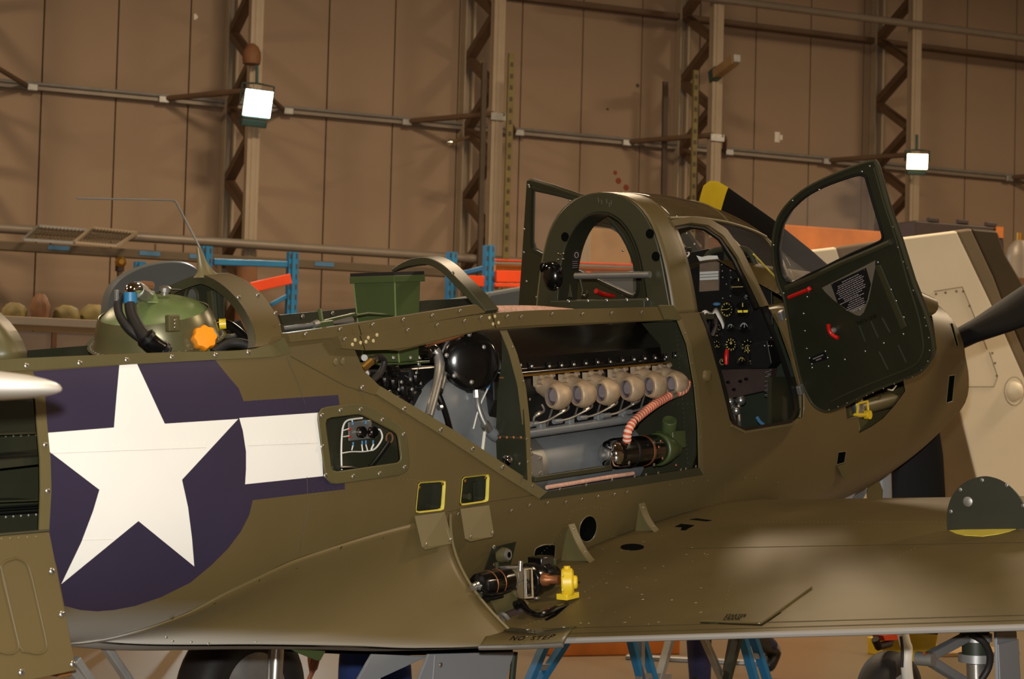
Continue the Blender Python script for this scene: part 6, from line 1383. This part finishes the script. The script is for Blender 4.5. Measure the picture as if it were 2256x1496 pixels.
pxt('motor_fitting', [(1048, 1310, .5), (1060, 1312, .5)], .017, 'bare_metal', MO, 10, 0); pxt('motor_fitting', [(1054, 1322, .51), (1066, 1322, .51)], .013, 'bare_metal', MO, 10, 0)
pxt('motor_lead', [(1052, 1302, .52), (1068, 1308, .54), (1100, 1308, .545), (1125, 1300, .54), (1143, 1290, .53)], .005, 'black_gloss', MO, 8); pxt('motor_loom', [(1058, 1322, .52), (1080, 1318, .53), (1105, 1312, .53)], .010, 'black_gloss', MO, 8)
g = G(); gc = US(1178, 1275, .53); g.lathe(gc-md*.05, md, [(.05, 0), (.058, .01), (.058, .05), (.05, .06)], 24); g.lathe(gc+md*.02, md, [(.05, 0), (.05, .04), (.036, .06), (.034, .09)], 20); g.box(gc+np.array([.05, -.01, .045]), (.07, .06, .05)); g.obj('motor_gearcase', 'black_gloss', MO, 40, .003)
g = G(); g.ring([US(x, y, .64) for x, y in ((1153, 1252), (1174, 1250), (1177, 1318), (1155, 1320))], [US(x, y, .64) for x, y in ((1157, 1257), (1169, 1255), (1171, 1313), (1159, 1315))], (0, -.03, 0)); g.obj('chrome_bracket', 'chrome', MO, 0, .002)
plate('bracket_plate', [(1157, 1257), (1169, 1255), (1171, 1313), (1159, 1315)], .62, .004, 'steel_dull', MO); plate('bracket_arm', [(1114, 1249), (1150, 1247), (1152, 1254), (1118, 1254)], .58, .03, 'steel_dull', MO)
pxt('drain_tube', [(1147, 1236, .63), (1146, 1258, .63)], [.0085, .007], 'bare_metal', MO, 12, 0); pxt('drain_wire', [(1141, 1262, .63), (1143, 1280, .63), (1138, 1295, .6)], .002, 'steel_dull', MO, 5)
P = US(1182, 1318, .62); G().ball(P, (.012, .012, .006)).obj('bracket_bolt', 'bare_metal', MO); plate('green_box', [(1190, 1236), (1226, 1232), (1226, 1246), (1190, 1248)], .5, .06, 'duct_green', MO)
s0, s1 = US(1195, 1277, .58), US(1232, 1277, .64); G().lathe(s0, s1-s0, [(.022, 0), (.022, .02), (.015, .03), (.015, np.linalg.norm(s1-s0))], 16).obj('drive_shaft', 'copper', MO)
yc = US(1250, 1283, .68); yd = nrm(np.array([.55, .8, 0])); u, v = perp(yd); g = G(); g.loft([[yc+yd*h+k*(.042*math.cos(t)*u+.048*math.sin(t)*v) for t in np.linspace(0, 2*math.pi, 18, endpoint=False)] for h, k in ((-.02, .9), (-.016, 1), (.016, 1), (.022, .8))]); g.lathe(yc+yd*.02, yd, [(.024, 0), (.022, .012), (.015, .015)], 16); g.box(yc+np.array([0, 0, -.045]), (.07, .045, .02)); g.tube([yc+np.array([0, 0, .04]), yc+np.array([0, 0, .055])], .012, 8); tag(g.obj('yellow_gearbox', 'yellow_paint', MO, 40, .002), 'bright yellow gearbox')
for x, y in ((1240, 1268), (1240, 1300), (1258, 1258)): screw_at(US(x, y, .70), SQ, .006, MO, 'yellow_paint', kind='dome')
pxt('shaft_pin', [(1262, 1283, .7), (1278, 1282, .72)], .003, 'black_satin', MO, 6, 0)
# drain duct, clamp and harness
pxt('drain_duct', [(1092, 1376, .535), (1110, 1366, .54), (1135, 1352, .55), (1160, 1340, .57)], [.024, .022, .018, .016], 'case_dark', AC, 14); pxt('duct_end', [(1094, 1375, .535), (1102, 1370, .537)], .0245, 'board_tan', AC, 14, 0); pxt('hose_clamp', [(1107, 1368, .54), (1112, 1364, .541)], .027, 'steel_dull', AC, 14, 0); pxt('clamp_bolt', [(1100, 1352, .57), (1113, 1378, .57)], .005, 'bare_metal', AC, 8, 0)
_wh = [UWG(x, y)+wnorm(UWG(x, y))*h for x, y, h in ((1140, 1353, .03), (1152, 1349, .03), (1165, 1357, .018), (1185, 1364, .014), (1205, 1360, .014), (1225, 1349, .012), (1250, 1334, .004))]; G().tube(_wh, [.016, .014, .010, .009, .012, .011, .006], 10, True, 5).obj('wire_harness', 'black_gloss', AC); _hb2 = UWG(1209, 1357)+wnorm(UWG(1209, 1357))*.014; G().lathe(_hb2, _wh[5]-_wh[4], [(.0135, -.003), (.0135, .003)], 12).obj('harness_band', 'copper', AC)
# ---- undercarriage --------------------------------------------------------------
def zfloor(): pass
def wheel(c, r, w, hubm, parent, name='main_wheel'):
    g = G(); prof = [(r*.56, -w*.42), (r*.72, -w*.5), (r*.9, -w*.46), (r*.985, -w*.26), (r, 0), (r*.985, w*.26), (r*.9, w*.46), (r*.72, w*.5), (r*.56, w*.42)]
    t = G().lathe(c, SQ, prof, 40, False, False).obj(name, 'tyre', parent, 60)
    G().lathe(c, SQ, [(r*.57, -w*.4), (r*.5, -w*.3), (r*.2, -w*.2), (r*.2, w*.2), (r*.5, w*.3), (r*.54, w*.4), (r*.58, w*.42)], 32).obj('wheel_hub', hubm, t, 40)
    g = G()
    for k in range(24):
        a_ = 2*math.pi*k/24; g.box(c+np.array([r*.5*math.cos(a_), w*.33, r*.5*math.sin(a_)]), (.012, .02, .012))
    g.obj('hub_bolts', 'steel_dull', t, 0)['kind'] = 'stuff'
    return t
def onfloor(x, s, h):                      # A-point at world height h
    p = A.w((x, s, 0)); return np.array([x, s, (h-p[2])/EZ[2]])
PWc = onfloor(1.93, -1.78, .335); wheel(PWc, .335, .22, 'galv', AC)
G().tube([np.array([2.05, -1.60, -.85]), PWc+[0, .2, .0]], .035, 14).obj('oleo_strut', 'bare_metal', AC)
SWc = onfloor(2.03, 1.84, .335); wheel(SWc, .335, .22, 'galv', AC)
sx = US(2152, 1440, 1.7); top = np.array([sx[0], 1.7, -.86]); bot = np.array([sx[0], 1.7, SWc[2]])
OL = G().tube([top, US(2150, 1452, 1.7)], .047, 20).obj('oleo_strut', 'zinc_dark', AC); G().tube([US(2150, 1460, 1.7), bot], .033, 18).obj('oleo_piston', 'bare_metal', OL)
for y0, y1, r in ((1396, 1412, .055), (1440, 1458, .06)): G().tube([US(2150, y0, 1.7), US(2150, y1, 1.7)], r, 20).obj('oleo_collar', 'galv', OL)
G().tube([bot, SWc], .03, 12).obj('axle', 'bare_metal', OL)
g = G(); g.bar(US(2128, 1404, 1.7), US(2042, 1449, 1.76), .035, .03); g.obj('torque_link', 'grey_paint', OL, 0, .006); G().bar(US(2042, 1452, 1.76), US(2120, 1500, 1.72), .035, .03).obj('torque_link', 'grey_paint', OL, 0, .006)
P = US(2038, 1452, 1.76); G().lathe(P-[0, .03, 0], SQ, [(.022, 0), (.022, .06)], 14).obj('link_pin', 'steel_dull', OL); pxt('link_grease_nipple', [(2036, 1440, 1.77), (2050, 1440, 1.77)], .006, 'copper', OL, 8, 0)
pxt('brake_hose', [(2138, 1396, 1.74), (2165, 1412, 1.77), (2180, 1440, 1.78), (2178, 1470, 1.77), (2162, 1498, 1.75)], .012, 'black_rubber', OL, 12)
plate('gear_door', [(2196, 1392), (2240, 1390), (2252, 1540), (2200, 1545)], 1.78, .012, 'grey_paint', OL, .003); plate('gear_door_fold', [(2200, 1420), (2245, 1408), (2252, 1545), (2206, 1550)], 1.80, .006, 'grey_paint', OL, .003)
NWc = onfloor(*(lambda h: (h[0], 0))(US(1958, 1530, 0)), .245); NW = wheel(NWc, .25, .16, 'grey_paint', AC, 'nose_wheel')
nz = ZB(4.2)
tp = US(1990, 1400, .12); fk = smooth([np.array([NWc[0]-.02, .0, -1.0]), np.array([NWc[0]-.02, .03, -1.28]), tp, US(1998, 1430, .13), US(1997, 1470, .13), np.array([NWc[0], .12, NWc[2]])], 6)
G().tube(fk, .028, 14).obj('nose_gear_fork', 'white_paint', AC); pxt('fork_hose', [(1985, 1402, .14), (1988, 1430, .15), (1987, 1470, .15)], .008, 'black_rubber', AC, 8)
G().tube([np.array([NWc[0]-.02, 0, -.85]), np.array([NWc[0]-.02, 0, -1.1])], .05, 16).obj('nose_gear_leg', 'grey_paint', AC); g = G(); g.tube([US(1928, 1408, 0), US(1935, 1425, 0), US(1960, 1418, 0), US(1965, 1400, 0)], .02, 8); g.obj('nose_gear_steering', 'case_dark', AC)
plate('shimmy_damper', [(1945, 1400), (1985, 1396), (1985, 1410), (1950, 1412)], .02, .06, 'rack_orange', AC)
# nose gear doors under the nose
def nd(name, px, s, th, m_): return plate(name, px, s, th, m_, AC, .003)
nd('nose_gear_door', [(1917, 1062), (1934, 1050), (1946, 1080), (1945, 1100), (1930, 1113), (1915, 1112), (1912, 1085)], .16, .01, 'olive_trim'); nd('nose_gear_door', [(1860, 1112), (1905, 1068), (1912, 1080), (1896, 1112)], .1, .012, 'grey_paint'); nd('nose_gear_door', [(1838, 1108), (1880, 1060), (1905, 1055), (1870, 1112)], .22, .012, 'grey_paint')
pxt('gear_stay', [(1858, 1108, .15), (1892, 1078, .15)], .008, 'board_tan', AC, 8, 0); pxt('nose_gear_leg', [(1944, 1045, .0), (1950, 1120, .0)], .03, 'grey_paint', AC, 14, 0)
nd('nose_gear_door', [(1952, 1018), (1972, 1010), (1979, 1061), (1955, 1060)], -.2, .01, 'zinc_dark')
# belly doors hanging behind the wing
plate('belly_door', [(821, 1441), (945, 1446), (888, 1472), (836, 1496), (790, 1520), (770, 1530)], .05, .012, 'grey_paint', AC, .003); BD = plate('belly_door', [(945, 1441), (1134, 1436), (1108, 1520), (912, 1524)], .12, .012, 'grey_paint', AC, .003)
G().tube([US(958, 1443, .125), US(952, 1520, .125)], .004, 8).obj('door_hinge_line', 'grey_paint', BD); screw_at(US(971, 1465, .124), SQ, .009, BD)
plate('belly_flap', [(640, 1430), (718, 1434), (706, 1456), (698, 1455), (655, 1438)], .2, .006, 'duct_green', AC, .002); plate('belly_keel', [(640, 1420), (1130, 1424), (1130, 1442), (820, 1444), (640, 1436)], -.05, .03, 'dark_hole', AC, 0)
pxt('belly_stay', [(1134, 1436, .1), (1125, 1530, .1)], .012, 'zinc_dark', AC, 8, 0)
# ---- tail access opening and its dropped door -------------------------------------
ribbon('tail_opening_frame', [(72, 842), (79, 930), (86, 1010), (87, 1080), (84, 1168)], [(95, 842), (101, 930), (109, 1010), (111, 1080), (106, 1168)], 'olive_light', AC, th=.005)
screws([(97, 980), (102, 1081)], AC, r=.008, off=.007)
plate('tail_bay_liner', [(-200, 830), (110, 820), (110, 1190), (-200, 1215)], .12, .01, 'zinc_green', AC)
for y in (952, 1100): plate('tail_bay_shelf', [(-200, y+10), (84, y), (84, y+4), (-200, y+15)], .24, .12, 'bay_green', AC)
rivets([((-20, 962), (80, 958)), ((-20, 1142), (80, 1134))], AC, lambda x, y: US(x, y, .125), nS, 15, .004, 'steel_dull', 'tail_bay_rivets')
for y in (1112, 1118, 1126): pxt('control_cable', [(-100, y+12, .22), (84, y, .22)], .003, 'black_satin', AC, 6, 0)
h0, h1 = UF(-120, 1188)+[0, .006, 0], UF(105, 1169)+[0, .006, 0]; b1 = US(168, 1476, h1[1]+.09); b0 = US(-80, 1530, h0[1]+.09); dn2 = nrm(np.cross(h1-h0, b0-h0)); dn2 = dn2 if dn2[1] > 0 else -dn2
TDR = G().prism([h0, h1, b1, b0], -dn2*.005).obj('tail_access_door', 'olive', AC, 0, .001); tag(TDR, 'olive access door hanging down at the left edge')
TF = Frame(A.w(h1), nrm(h0-h1)@A.M, nrm(b1-h1)@A.M, dn2@A.M)
def UT(px, py): q = TF.hit(px, py, 2, .0); return q
for k in (0, -62, -124):
    lp = [(35+k, 1230), (52+k, 1236), (65+k, 1256), (85+k, 1340), (102+k, 1418), (98+k, 1434), (85+k, 1440), (62+k, 1436), (44+k, 1426), (22+k, 1340), (4+k, 1262), (8+k, 1240)]
    G(TF).tube(smooth([UT(*p) for p in lp]+[UT(*lp[0])], 3), .004, 8).obj('door_bead', 'olive', TDR)
for p in ((114, 1258), (136, 1353), (160, 1463), (47, 1481)): screw_at(UT(*p)+[0, 0, .002], ZQ, .009, TDR, 'bare_metal', fr=TF)
g = G(TF)
for x in range(4, 90, 19): g.ball(UT(x, 1187-x*.06), (.004, .004, .002), 8, 5)
g.obj('door_rivets', 'olive_light', TDR)['kind'] = 'stuff'
g = G(); g.tube([h0-[0, .002, 0], h1-[0, .002, 0]], .005, 8); g.obj('door_hinge_rod', 'bay_green', TDR)
# ================================================================== neighbours
# white wingtip of the aircraft parked alongside (left foreground)
WT = empty('white_wing', (-2.2, 4.1, 0), 'blurred white wingtip reaching in at the left edge', 'aircraft wing')
def fw_pt(px, py, dep): return CAM+rayv(px, py)*dep
tipc = fw_pt(133, 852, 3.9); rt = np.array([1., .12, .0]); rt = nrm(rt); bk = np.array([-rt[1], rt[0], 0]); rings = []
for L_, c, th in ((0.0, .015, .003), (.004, .04, .007), (.012, .08, .011), (.03, .14, .016), (.062, .2, .022), (.113, .26, .027), (.2, .31, .032), (.4, .36, .04), (.8, .42, .055), (1.5, .48, .07)):
    o_ = tipc-rt*L_+np.array([0, 0, -.004-.01*L_]); rings.append([o_+bk*(c*math.cos(t)+.02)+np.array([0, 0, th*math.sin(t)*(1.15 if math.sin(t) > 0 else .85)]) for t in np.linspace(0, 2*math.pi, 28, endpoint=False)])
G(ID).loft(rings).obj('wing_skin', 'white_paint', WT, 60)
for d in (-.25, .3): 
    p = tipc-rt*1.2+bk*d; G(ID).tube([p, (p[0], p[1], 0)], .025, 10).obj('support_leg', 'galv', WT)
# striped wing of the aircraft behind the nose
SWG = empty('striped_wing', WL.w((2.2, 9, 0)), 'folded wing with broad cream and dark bands behind the nose', 'aircraft wing')
def band(name, px, m_, n=9., th=.16, dz=0): return G(WL).prism([UW(x, y, n+dz) for x, y in px], (0, -th, 0)).obj(name, m_, SWG, 0, .02)
band('cream_band', [(1690, 562), (1843, 544), (1932, 828), (2026, 1130), (2045, 1260), (1860, 1260), (1790, 900)], 'stripe_white')
band('dark_band', [(1843, 544), (1980, 524), (2045, 705), (2110, 885), (2155, 1065), (2185, 1260), (2045, 1260), (2026, 1130), (1932, 828)], 'stripe_dark')
band('cream_band', [(1980, 524), (2108, 508), (2190, 680), (2256, 828), (2320, 980), (2400, 1260), (2185, 1260), (2155, 1065), (2110, 885), (2045, 705)], 'stripe_white')
band('grey_band', [(2108, 508), (2140, 503), (2190, 610), (2220, 690), (2290, 850), (2420, 1260), (2400, 1260), (2320, 980), (2256, 828), (2190, 680)], 'stripe_grey')
band('dark_band', [(2140, 503), (2198, 508), (2216, 560), (2256, 628), (2330, 760), (2470, 1260), (2420, 1260), (2290, 850), (2220, 690), (2190, 610)], 'aft_dark')
def wl_line(px, r, n=9.005): g = G(WL); g.tube([UW(x, y, n) for x, y in px], r, 4); return g
wl_line([(2058, 642), (2120, 632), (2150, 705), (2175, 770)], .004).obj('panel_line', 'stripe_grey', SWG); wl_line([(2130, 852), (2190, 852), (2198, 830), (2180, 775)], .004).obj('panel_line', 'stripe_grey', SWG)
for x, y in ((2062, 648), (2083, 645), (2107, 642), (2122, 642), (2055, 658), (2136, 674), (2148, 704), (2186, 778), (2192, 800), (2196, 828)): G(WL).lathe(UW(x, y, 9.0), (0, 1, 0), [(.012, 0), (.01, .006)], 10).obj('panel_fastener', 'stripe_grey', SWG)
P = UW(2234, 862, 9.); G(WL).lathe(P, (0, 1, 0), [(.09, 0), (.085, .03), (.06, .06), (.02, .075)], 24).obj('round_blister', 'stripe_white', SWG); g = G(WL); g.tube([P+np.array([.11*math.cos(t), .005, .13*math.sin(t)]) for t in np.linspace(0, 6.29, 30)], .003, 4); g.obj('blister_line', 'stripe_grey', SWG)
for x, y in ((2100, 1250), (2320, 1250)):
    p = UW(x, y, 8.92); G(WL).tube([(p[0], 8.92, p[2]+.1), (p[0], 8.92, 0)], .06, 12).obj('support_leg', 'grey_paint', SWG)
# rounded grey tailplane behind the oil tank, and grey wing behind the hatch bow
n = 10.; px = [(232, 745), (230, 700), (233, 660), (245, 630), (268, 607), (305, 588), (345, 577), (385, 574), (415, 579), (440, 596), (470, 640), (490, 700), (495, 745)]
e = empty('grey_tailplane', WL.w((UW(350, 700, n)[0], n, 0)), 'rounded grey tail surface behind the oil tank', 'aircraft tail')
c_ = smooth([UW(x, y, n) for x, y in px], 4); m0_ = UW(370, 745, n); rings = [[p+np.array([0, -.07, 0])*1 for p in c_], [p for p in c_]]
g = G(WL); k_ = [m0_+(p-m0_)*.97+np.array([0, .03, 0]) for p in c_]; g.loft([[p+np.array([0, -.14, 0]) for p in k_], [p+np.array([0, -.11, 0]) for p in c_], [p+np.array([0, -.03, 0]) for p in c_], k_]).obj('tail_skin', 'grey_skin', e, 50)
for x in (300, 430): p = UW(x, 745, n-.06); G(WL).tube([(p[0], p[1], p[2]), (p[0], p[1], 0)], .04, 10).obj('support_leg', 'grey_paint', e)
n = 9.; px = [(990, 660), (1145, 632), (1460, 588), (1460, 720), (990, 720)]
e = empty('grey_wing', WL.w((UW(1100, 690, n)[0], n, 0)), 'plain grey wing panel behind the hatch bow', 'aircraft wing')
G(WL).prism([UW(x, y, n) for x, y in px], (0, -.2, 0)).obj('wing_skin', 'grey_skin', e, 0, .03); wl_line([(1078, 645), (1080, 715)], .004, n+.004).obj('panel_line', 'grey_paint', e)
for x in (1020, 1400): p = UW(x, 715, n-.1); G(WL).tube([(p[0], p[1], p[2]), (p[0], p[1], 0)], .05, 10).obj('support_leg', 'grey_paint', e)
g = G(WL); p = UW(545, 580, 4.); o = g.lathe((p[0], 4., 0), (0, 0, 1), [(.12, 0), (.13, .02), (.13, .6), (.12, .9), (.13, 1.6), (.1, p[2]), (.02, p[2]+.02)], 20).obj('brown_drum', 'clutter_brown'); tag(o, 'tall brown drum behind the blue rack', 'drum')
# ---- stands and ladders under the aircraft -----------------------------------------
def leg(e, p0, p1, s, w, m_, name='stand_leg', up=None):
    a_, b_ = A.w(US(*p0, s)), A.w(US(*p1, s)); d = (b_-a_)/(b_[2]-a_[2]); lo = a_+d*(0-a_[2]); hi = a_+d*((up if up is not None else a_[2])-a_[2])
    return G(ID).bar(hi, lo, w, w*.8).obj(name, m_, e, 0, .004)
def flo(px, py, s): p = A.w(US(px, py, s)); return (p[0], p[1], 0)
e = empty('tail_trestle', flo(250, 1496, 0), 'galvanised trestle under the rear fuselage', 'trestle')
leg(e, (232, 1424), (281, 1496), 0., .03, 'galv'); leg(e, (165, 1452), (195, 1496), .12, .03, 'galv'); leg(e, (150, 1470), (172, 1496), .2, .03, 'galv')
a_, b_ = A.w((-.75, -.2, -.90)), A.w((-.75, .25, -.90)); G(ID).bar(a_, b_, .05, .04).obj('trestle_head', 'wood', e, 0, .005)
def ladder(label, legs, s, top):
    e = empty('step_ladder', flo(legs[0][1][0], 1496, s), label, 'ladder', 'blue step ladders behind the wing')
    L_ = []
    for p0, p1, m_ in legs: leg(e, p0, p1, s, .045, m_, 'ladder_leg', top)
    return e
e = ladder('blue step ladder under the NO STEP lettering', [((1192, 1440), (1168, 1496), 'rack_blue'), ((1232, 1436), (1193, 1496), 'rack_blue')], -1.4, .95)
a_, b_ = A.w(US(1180, 1470, -1.4)), A.w(US(1212, 1470, -1.4)); G(ID).bar(a_, b_, .03, .03).obj('ladder_rung', 'galv', e, 0)
e = ladder('weathered step ladder with grey legs under the wing middle', [((1392, 1418), (1412, 1496), 'rack_blue'), ((1410, 1425), (1410, 1496), 'galv'), ((1420, 1425), (1440, 1496), 'rack_blue'), ((1472, 1425), (1452, 1496), 'galv')], -1.6, .8)
a_, b_ = A.w(US(1406, 1488, -1.6)), A.w(US(1475, 1490, -1.6)); G(ID).bar(a_, b_, .03, .03).obj('ladder_rung', 'galv', e, 0)
e = ladder('bright blue step ladder beside the striding person', [((1640, 1418), (1662, 1496), 'rack_blue'), ((1664, 1418), (1690, 1496), 'rack_blue')], -1.0, .75)
a_, b_ = A.w(US(1652, 1445, -1.0)), A.w(US(1680, 1445, -1.0)); G(ID).bar(a_, b_, .03, .03).obj('ladder_rung', 'galv', e, 0)
e = empty('tripod_jack', flo(1595, 1500, -.6), 'jack with one chrome and one olive strut under the wing', 'jack')
leg(e, (1556, 1418), (1590, 1496), -.6, .035, 'bare_metal', 'jack_ram', .75); leg(e, (1622, 1420), (1602, 1496), -.55, .04, 'zinc_green', 'jack_leg', .75); leg(e, (1600, 1480), (1597, 1496), -.9, .035, 'zinc_green', 'jack_leg', .7)
a_ = A.w(US(1590, 1410, -.6)); G(ID).box((a_[0], a_[1], .76), (.35, .3, .05)).obj('jack_head', 'zinc_green', e, 0, .008)
# long orange beam and pale plank lying on the floor behind
def floorbar(name, p0, p1, w, h, m_, label, cat):
    def fp(p): r = rayv(*p); return CAM+r*(-EYE/r[2])
    a_, b_ = fp(p0), fp(p1); o = G(ID).bar(a_+[0, 0, h/2], b_+[0, 0, h/2], w, h).obj(name, m_, None, 0, .006); return tag(o, label, cat)
floorbar('orange_beam', (1200, 1442), (1480, 1437), .25, .14, 'board_orange', 'long orange beam lying on the floor behind the wing', 'beam')
floorbar('plank', (1380, 1452), (1690, 1466), .12, .03, 'galv', 'pale metal plank on the floor behind the step ladders', 'plank')
floorbar('orange_crate', (1960, 1448), (2012, 1446), .5, .12, 'yellow_paint', 'yellow box on the floor behind the nose wheel', 'box')
floorbar('scrap_board', (2030, 1440), (2200, 1436), .5, .03, 'board_tan', 'tan board on the floor behind the torque links', 'board')
# ---- people -------------------------------------------------------------------------
def human(name, label, origin, face, J, zones, parts=()):
    # J: joint -> (x forward, y left, z up); one skinned body
    fwd = np.array([math.cos(face), math.sin(face), 0]); lft = np.array([-math.sin(face), math.cos(face), 0]); O_ = np.array(origin, float)
    W3 = lambda p: O_+fwd*p[0]+lft*p[1]+np.array([0, 0, p[2]])
    chains = [('pelvis', 'waist', 'chest', 'neck', 'head', 'crown'), ('chest', 'shL', 'elL', 'wrL', 'paL'), ('chest', 'shR', 'elR', 'wrR', 'paR'), ('pelvis', 'hipL', 'knL', 'anL', 'toL'), ('pelvis', 'hipR', 'knR', 'anR', 'toR')]
    R_ = dict(pelvis=(.15, .12), waist=(.135, .1), chest=(.16, .115), neck=(.058, .058), head=(.075, .09), crown=(.07, .08), sh=(.065, .065), el=(.047, .047), wr=(.03, .026), pa=(.042, .018), hip=(.095, .095), kn=(.085, .085), an=(.066, .066), to=(.042, .035))
    names, edges = [], []
    for ch in chains:
        for i, n in enumerate(ch):
            if n not in names: names.append(n)
            if i: edges.append((names.index(ch[i-1]), names.index(n)))
    V = [W3(J[n]) for n in names]; rad = [R_.get(n, R_.get(n[:-1])) for n in names]
    for sd in 'LR':                                             # fingers and thumb as short chains off the palm
        pa, wr = np.array(J['pa'+sd], float), np.array(J['wr'+sd], float); d = nrm(pa-wr); ac = nrm(np.cross(d, (0, 1, 0) if abs(d[1]) < .8 else (0, 0, 1))); b = names.index('pa'+sd)
        for k, ln in enumerate((.075, .085, .08, .062)):
            o_ = ac*(-.03+.02*k); cu = nrm(np.cross(ac, d))*(.012 if sd == 'L' else -.012); prev = b
            for j, f in enumerate((.25, .62, 1.)):
                V.append(W3(pa+o_+d*(.03+ln*f)+cu*j)); rad.append((.0095, .0095) if j < 2 else (.0075, .0075)); edges.append((prev, len(V)-1)); prev = len(V)-1
        prev = names.index('wr'+sd)
        for f, g_ in ((.035, .03), (.06, .05), (.085, .055)):
            V.append(W3(wr+d*f-ac*g_)); rad.append((.011, .011)); edges.append((prev, len(V)-1)); prev = len(V)-1
    me = bpy.data.meshes.new(name); me.from_pydata([tuple(v) for v in V], edges, []); o = bpy.data.objects.new(name, me); COL.objects.link(o)
    o.modifiers.new('skin', 'SKIN'); sv = me.skin_vertices[0].data if me.skin_vertices else None
    if sv is None:
        bm = bmesh.new(); bm.from_mesh(me); bm.verts.layers.skin.verify(); bm.to_mesh(me); bm.free(); sv = me.skin_vertices[0].data
    for i, r in enumerate(rad): sv[i].radius = r; sv[i].use_root = (i == 0)
    o.modifiers.new('sub', 'SUBSURF').levels = 2; o.modifiers['sub'].render_levels = 2
    dg = bpy.context.evaluated_depsgraph_get(); m2 = bpy.data.meshes.new_from_object(o.evaluated_get(dg)); bpy.data.objects.remove(o)
    ml = ['overall', 'skin', 'shoe']; m2.materials.clear()
    for q in (zones['cloth'], 'skin', 'shoe', zones.get('cuff', zones['cloth']), zones.get('top', zones['cloth'])): m2.materials.append(MATS[q])
    key = {n: W3(J[n]) for n in names}
    def segd(c, a, b): t = min(1, max(0, (c-a)@(b-a)/((b-a)@(b-a)))); return np.linalg.norm(c-a-(b-a)*t)
    def cls(c):
        if any(segd(c, key['hip'+q], key['kn'+q]) < .125 for q in 'LR'): return 0
        best = min(names, key=lambda n: np.linalg.norm(key[n]-c))
        if best in ('head', 'crown', 'neck'): return 1
        for sd in 'LR':
            if best == 'pa'+sd or (best == 'wr'+sd and np.linalg.norm(c-key['pa'+sd]) < np.linalg.norm(key['wr'+sd]-key['pa'+sd])*1.02): return 1
            if best == 'to'+sd: return 2
            if best == 'an'+sd: return 2 if np.linalg.norm(c-key['to'+sd]) < .15 else (3 if sd == 'R' and np.linalg.norm(c-key['an'+sd]) < .11 else 0)
        if best in ('chest', 'shL', 'shR', 'elL', 'elR', 'wrL', 'wrR', 'waist'): return 4
        return 0
    for p in m2.polygons: p.material_index = cls(np.array(p.center)); p.use_smooth = True
    ob = bpy.data.objects.new(name, m2); COL.objects.link(ob); tag(ob, label, 'person')
    # hair and face
    hd, cr = key['head'], key['crown']; upv = nrm(cr-hd); fz = fwd
    g = G(ID); rows = []
    for i in range(9):
        t = math.pi*.62*i/8; rows.append([hd+upv*.045+.098*(math.cos(t)*upv*1.15+math.sin(t)*(math.cos(a)*fz*(.9 if math.cos(a) > 0 else 1.05)+math.sin(a)*lft*.9)) for a in np.linspace(.9 if i > 4 else 0, 2*math.pi-(.9 if i > 4 else 0), 20)])
    h = g.grid(rows).obj('hair', 'hair', ob, 60)
    g = G(ID); g.ball(hd+fz*.088+upv*-.005, (.014, .014, .022), 8, 6); g.obj('nose', 'skin', ob)
    for s_ in (-1, 1): G(ID).ball(hd+fz*.078+lft*s_*.032+upv*.03, .011, 8, 6).obj('eye', 'dial_white', ob); G(ID).ball(hd+lft*s_*.085+upv*.01, (.012, .012, .03), 8, 6).obj('ear', 'skin', ob)
    g = G(ID); g.bar(hd+fz*.082-upv*.045-lft*.022, hd+fz*.082-upv*.045+lft*.022, .008, .008); g.obj('mouth', 'clutter_brown', ob)
    return ob
# kneeling man in blue overalls behind the rear fuselage
r = rayv(822, 1500); kp = CAM+r*(10.9/r[1]); kp[2] = 0
J1 = dict(pelvis=(0, 0, .46), waist=(.02, 0, .62), chest=(.05, 0, .84), neck=(.07, 0, 1.02), head=(.1, 0, 1.11), crown=(.11, 0, 1.21), shL=(.05, .19, .94), elL=(.0, .29, .64), wrL=(.0, .32, .37), paL=(.01, .325, .29), shR=(.05, -.19, .94), elR=(.12, -.25, .7), wrR=(.36, -.15, .66), paR=(.44, -.13, .67), hipL=(0, .1, .44), knL=(.06, .12, .075), anL=(-.38, .12, .07), toL=(-.5, .12, .06), hipR=(0, -.1, .44), knR=(.08, -.12, .075), anR=(-.36, -.12, .07), toR=(-.48, -.12, .06))
human('person', 'kneeling person in blue overalls with one hand hanging by the thigh', kp, math.radians(80), J1, {'cloth': 'overall_blue'})
# striding person in navy behind the wing
r = rayv(1505, 1545); a_ = CAM+r*(-EYE/r[2]); r = rayv(1752, 1492); b_ = CAM+r*(-EYE/r[2]); d_ = a_-b_; sp_ = np.linalg.norm(d_); fa = math.atan2(d_[1], d_[0]); c_ = (a_*.62+b_*.38)
J2 = dict(pelvis=(0, 0, .92), waist=(.04, 0, 1.08), chest=(.1, 0, 1.32), neck=(.14, 0, 1.5), head=(.17, 0, 1.6), crown=(.18, 0, 1.7), shL=(.1, .2, 1.42), elL=(.22, .25, 1.16), wrL=(.42, .22, 1.1), paL=(.5, .21, 1.1), shR=(.1, -.2, 1.42), elR=(-.02, -.26, 1.16), wrR=(.1, -.27, .93), paR=(.13, -.27, .85), hipL=(0, .1, .9), knL=(sp_*.40, .1, .5), anL=(sp_*.37, .1, .07), toL=(sp_*.37+.17, .1, .04), hipR=(0, -.1, .9), knR=(-.06, -.1, .48), anR=(-sp_*.55, -.1, .17), toR=(-sp_*.55+.10, -.1, .05))
human('person', 'striding person in navy trousers seen below the wing', (c_[0], c_[1], 0), fa, J2, {'cloth': 'overall_navy', 'cuff': 'galv'})
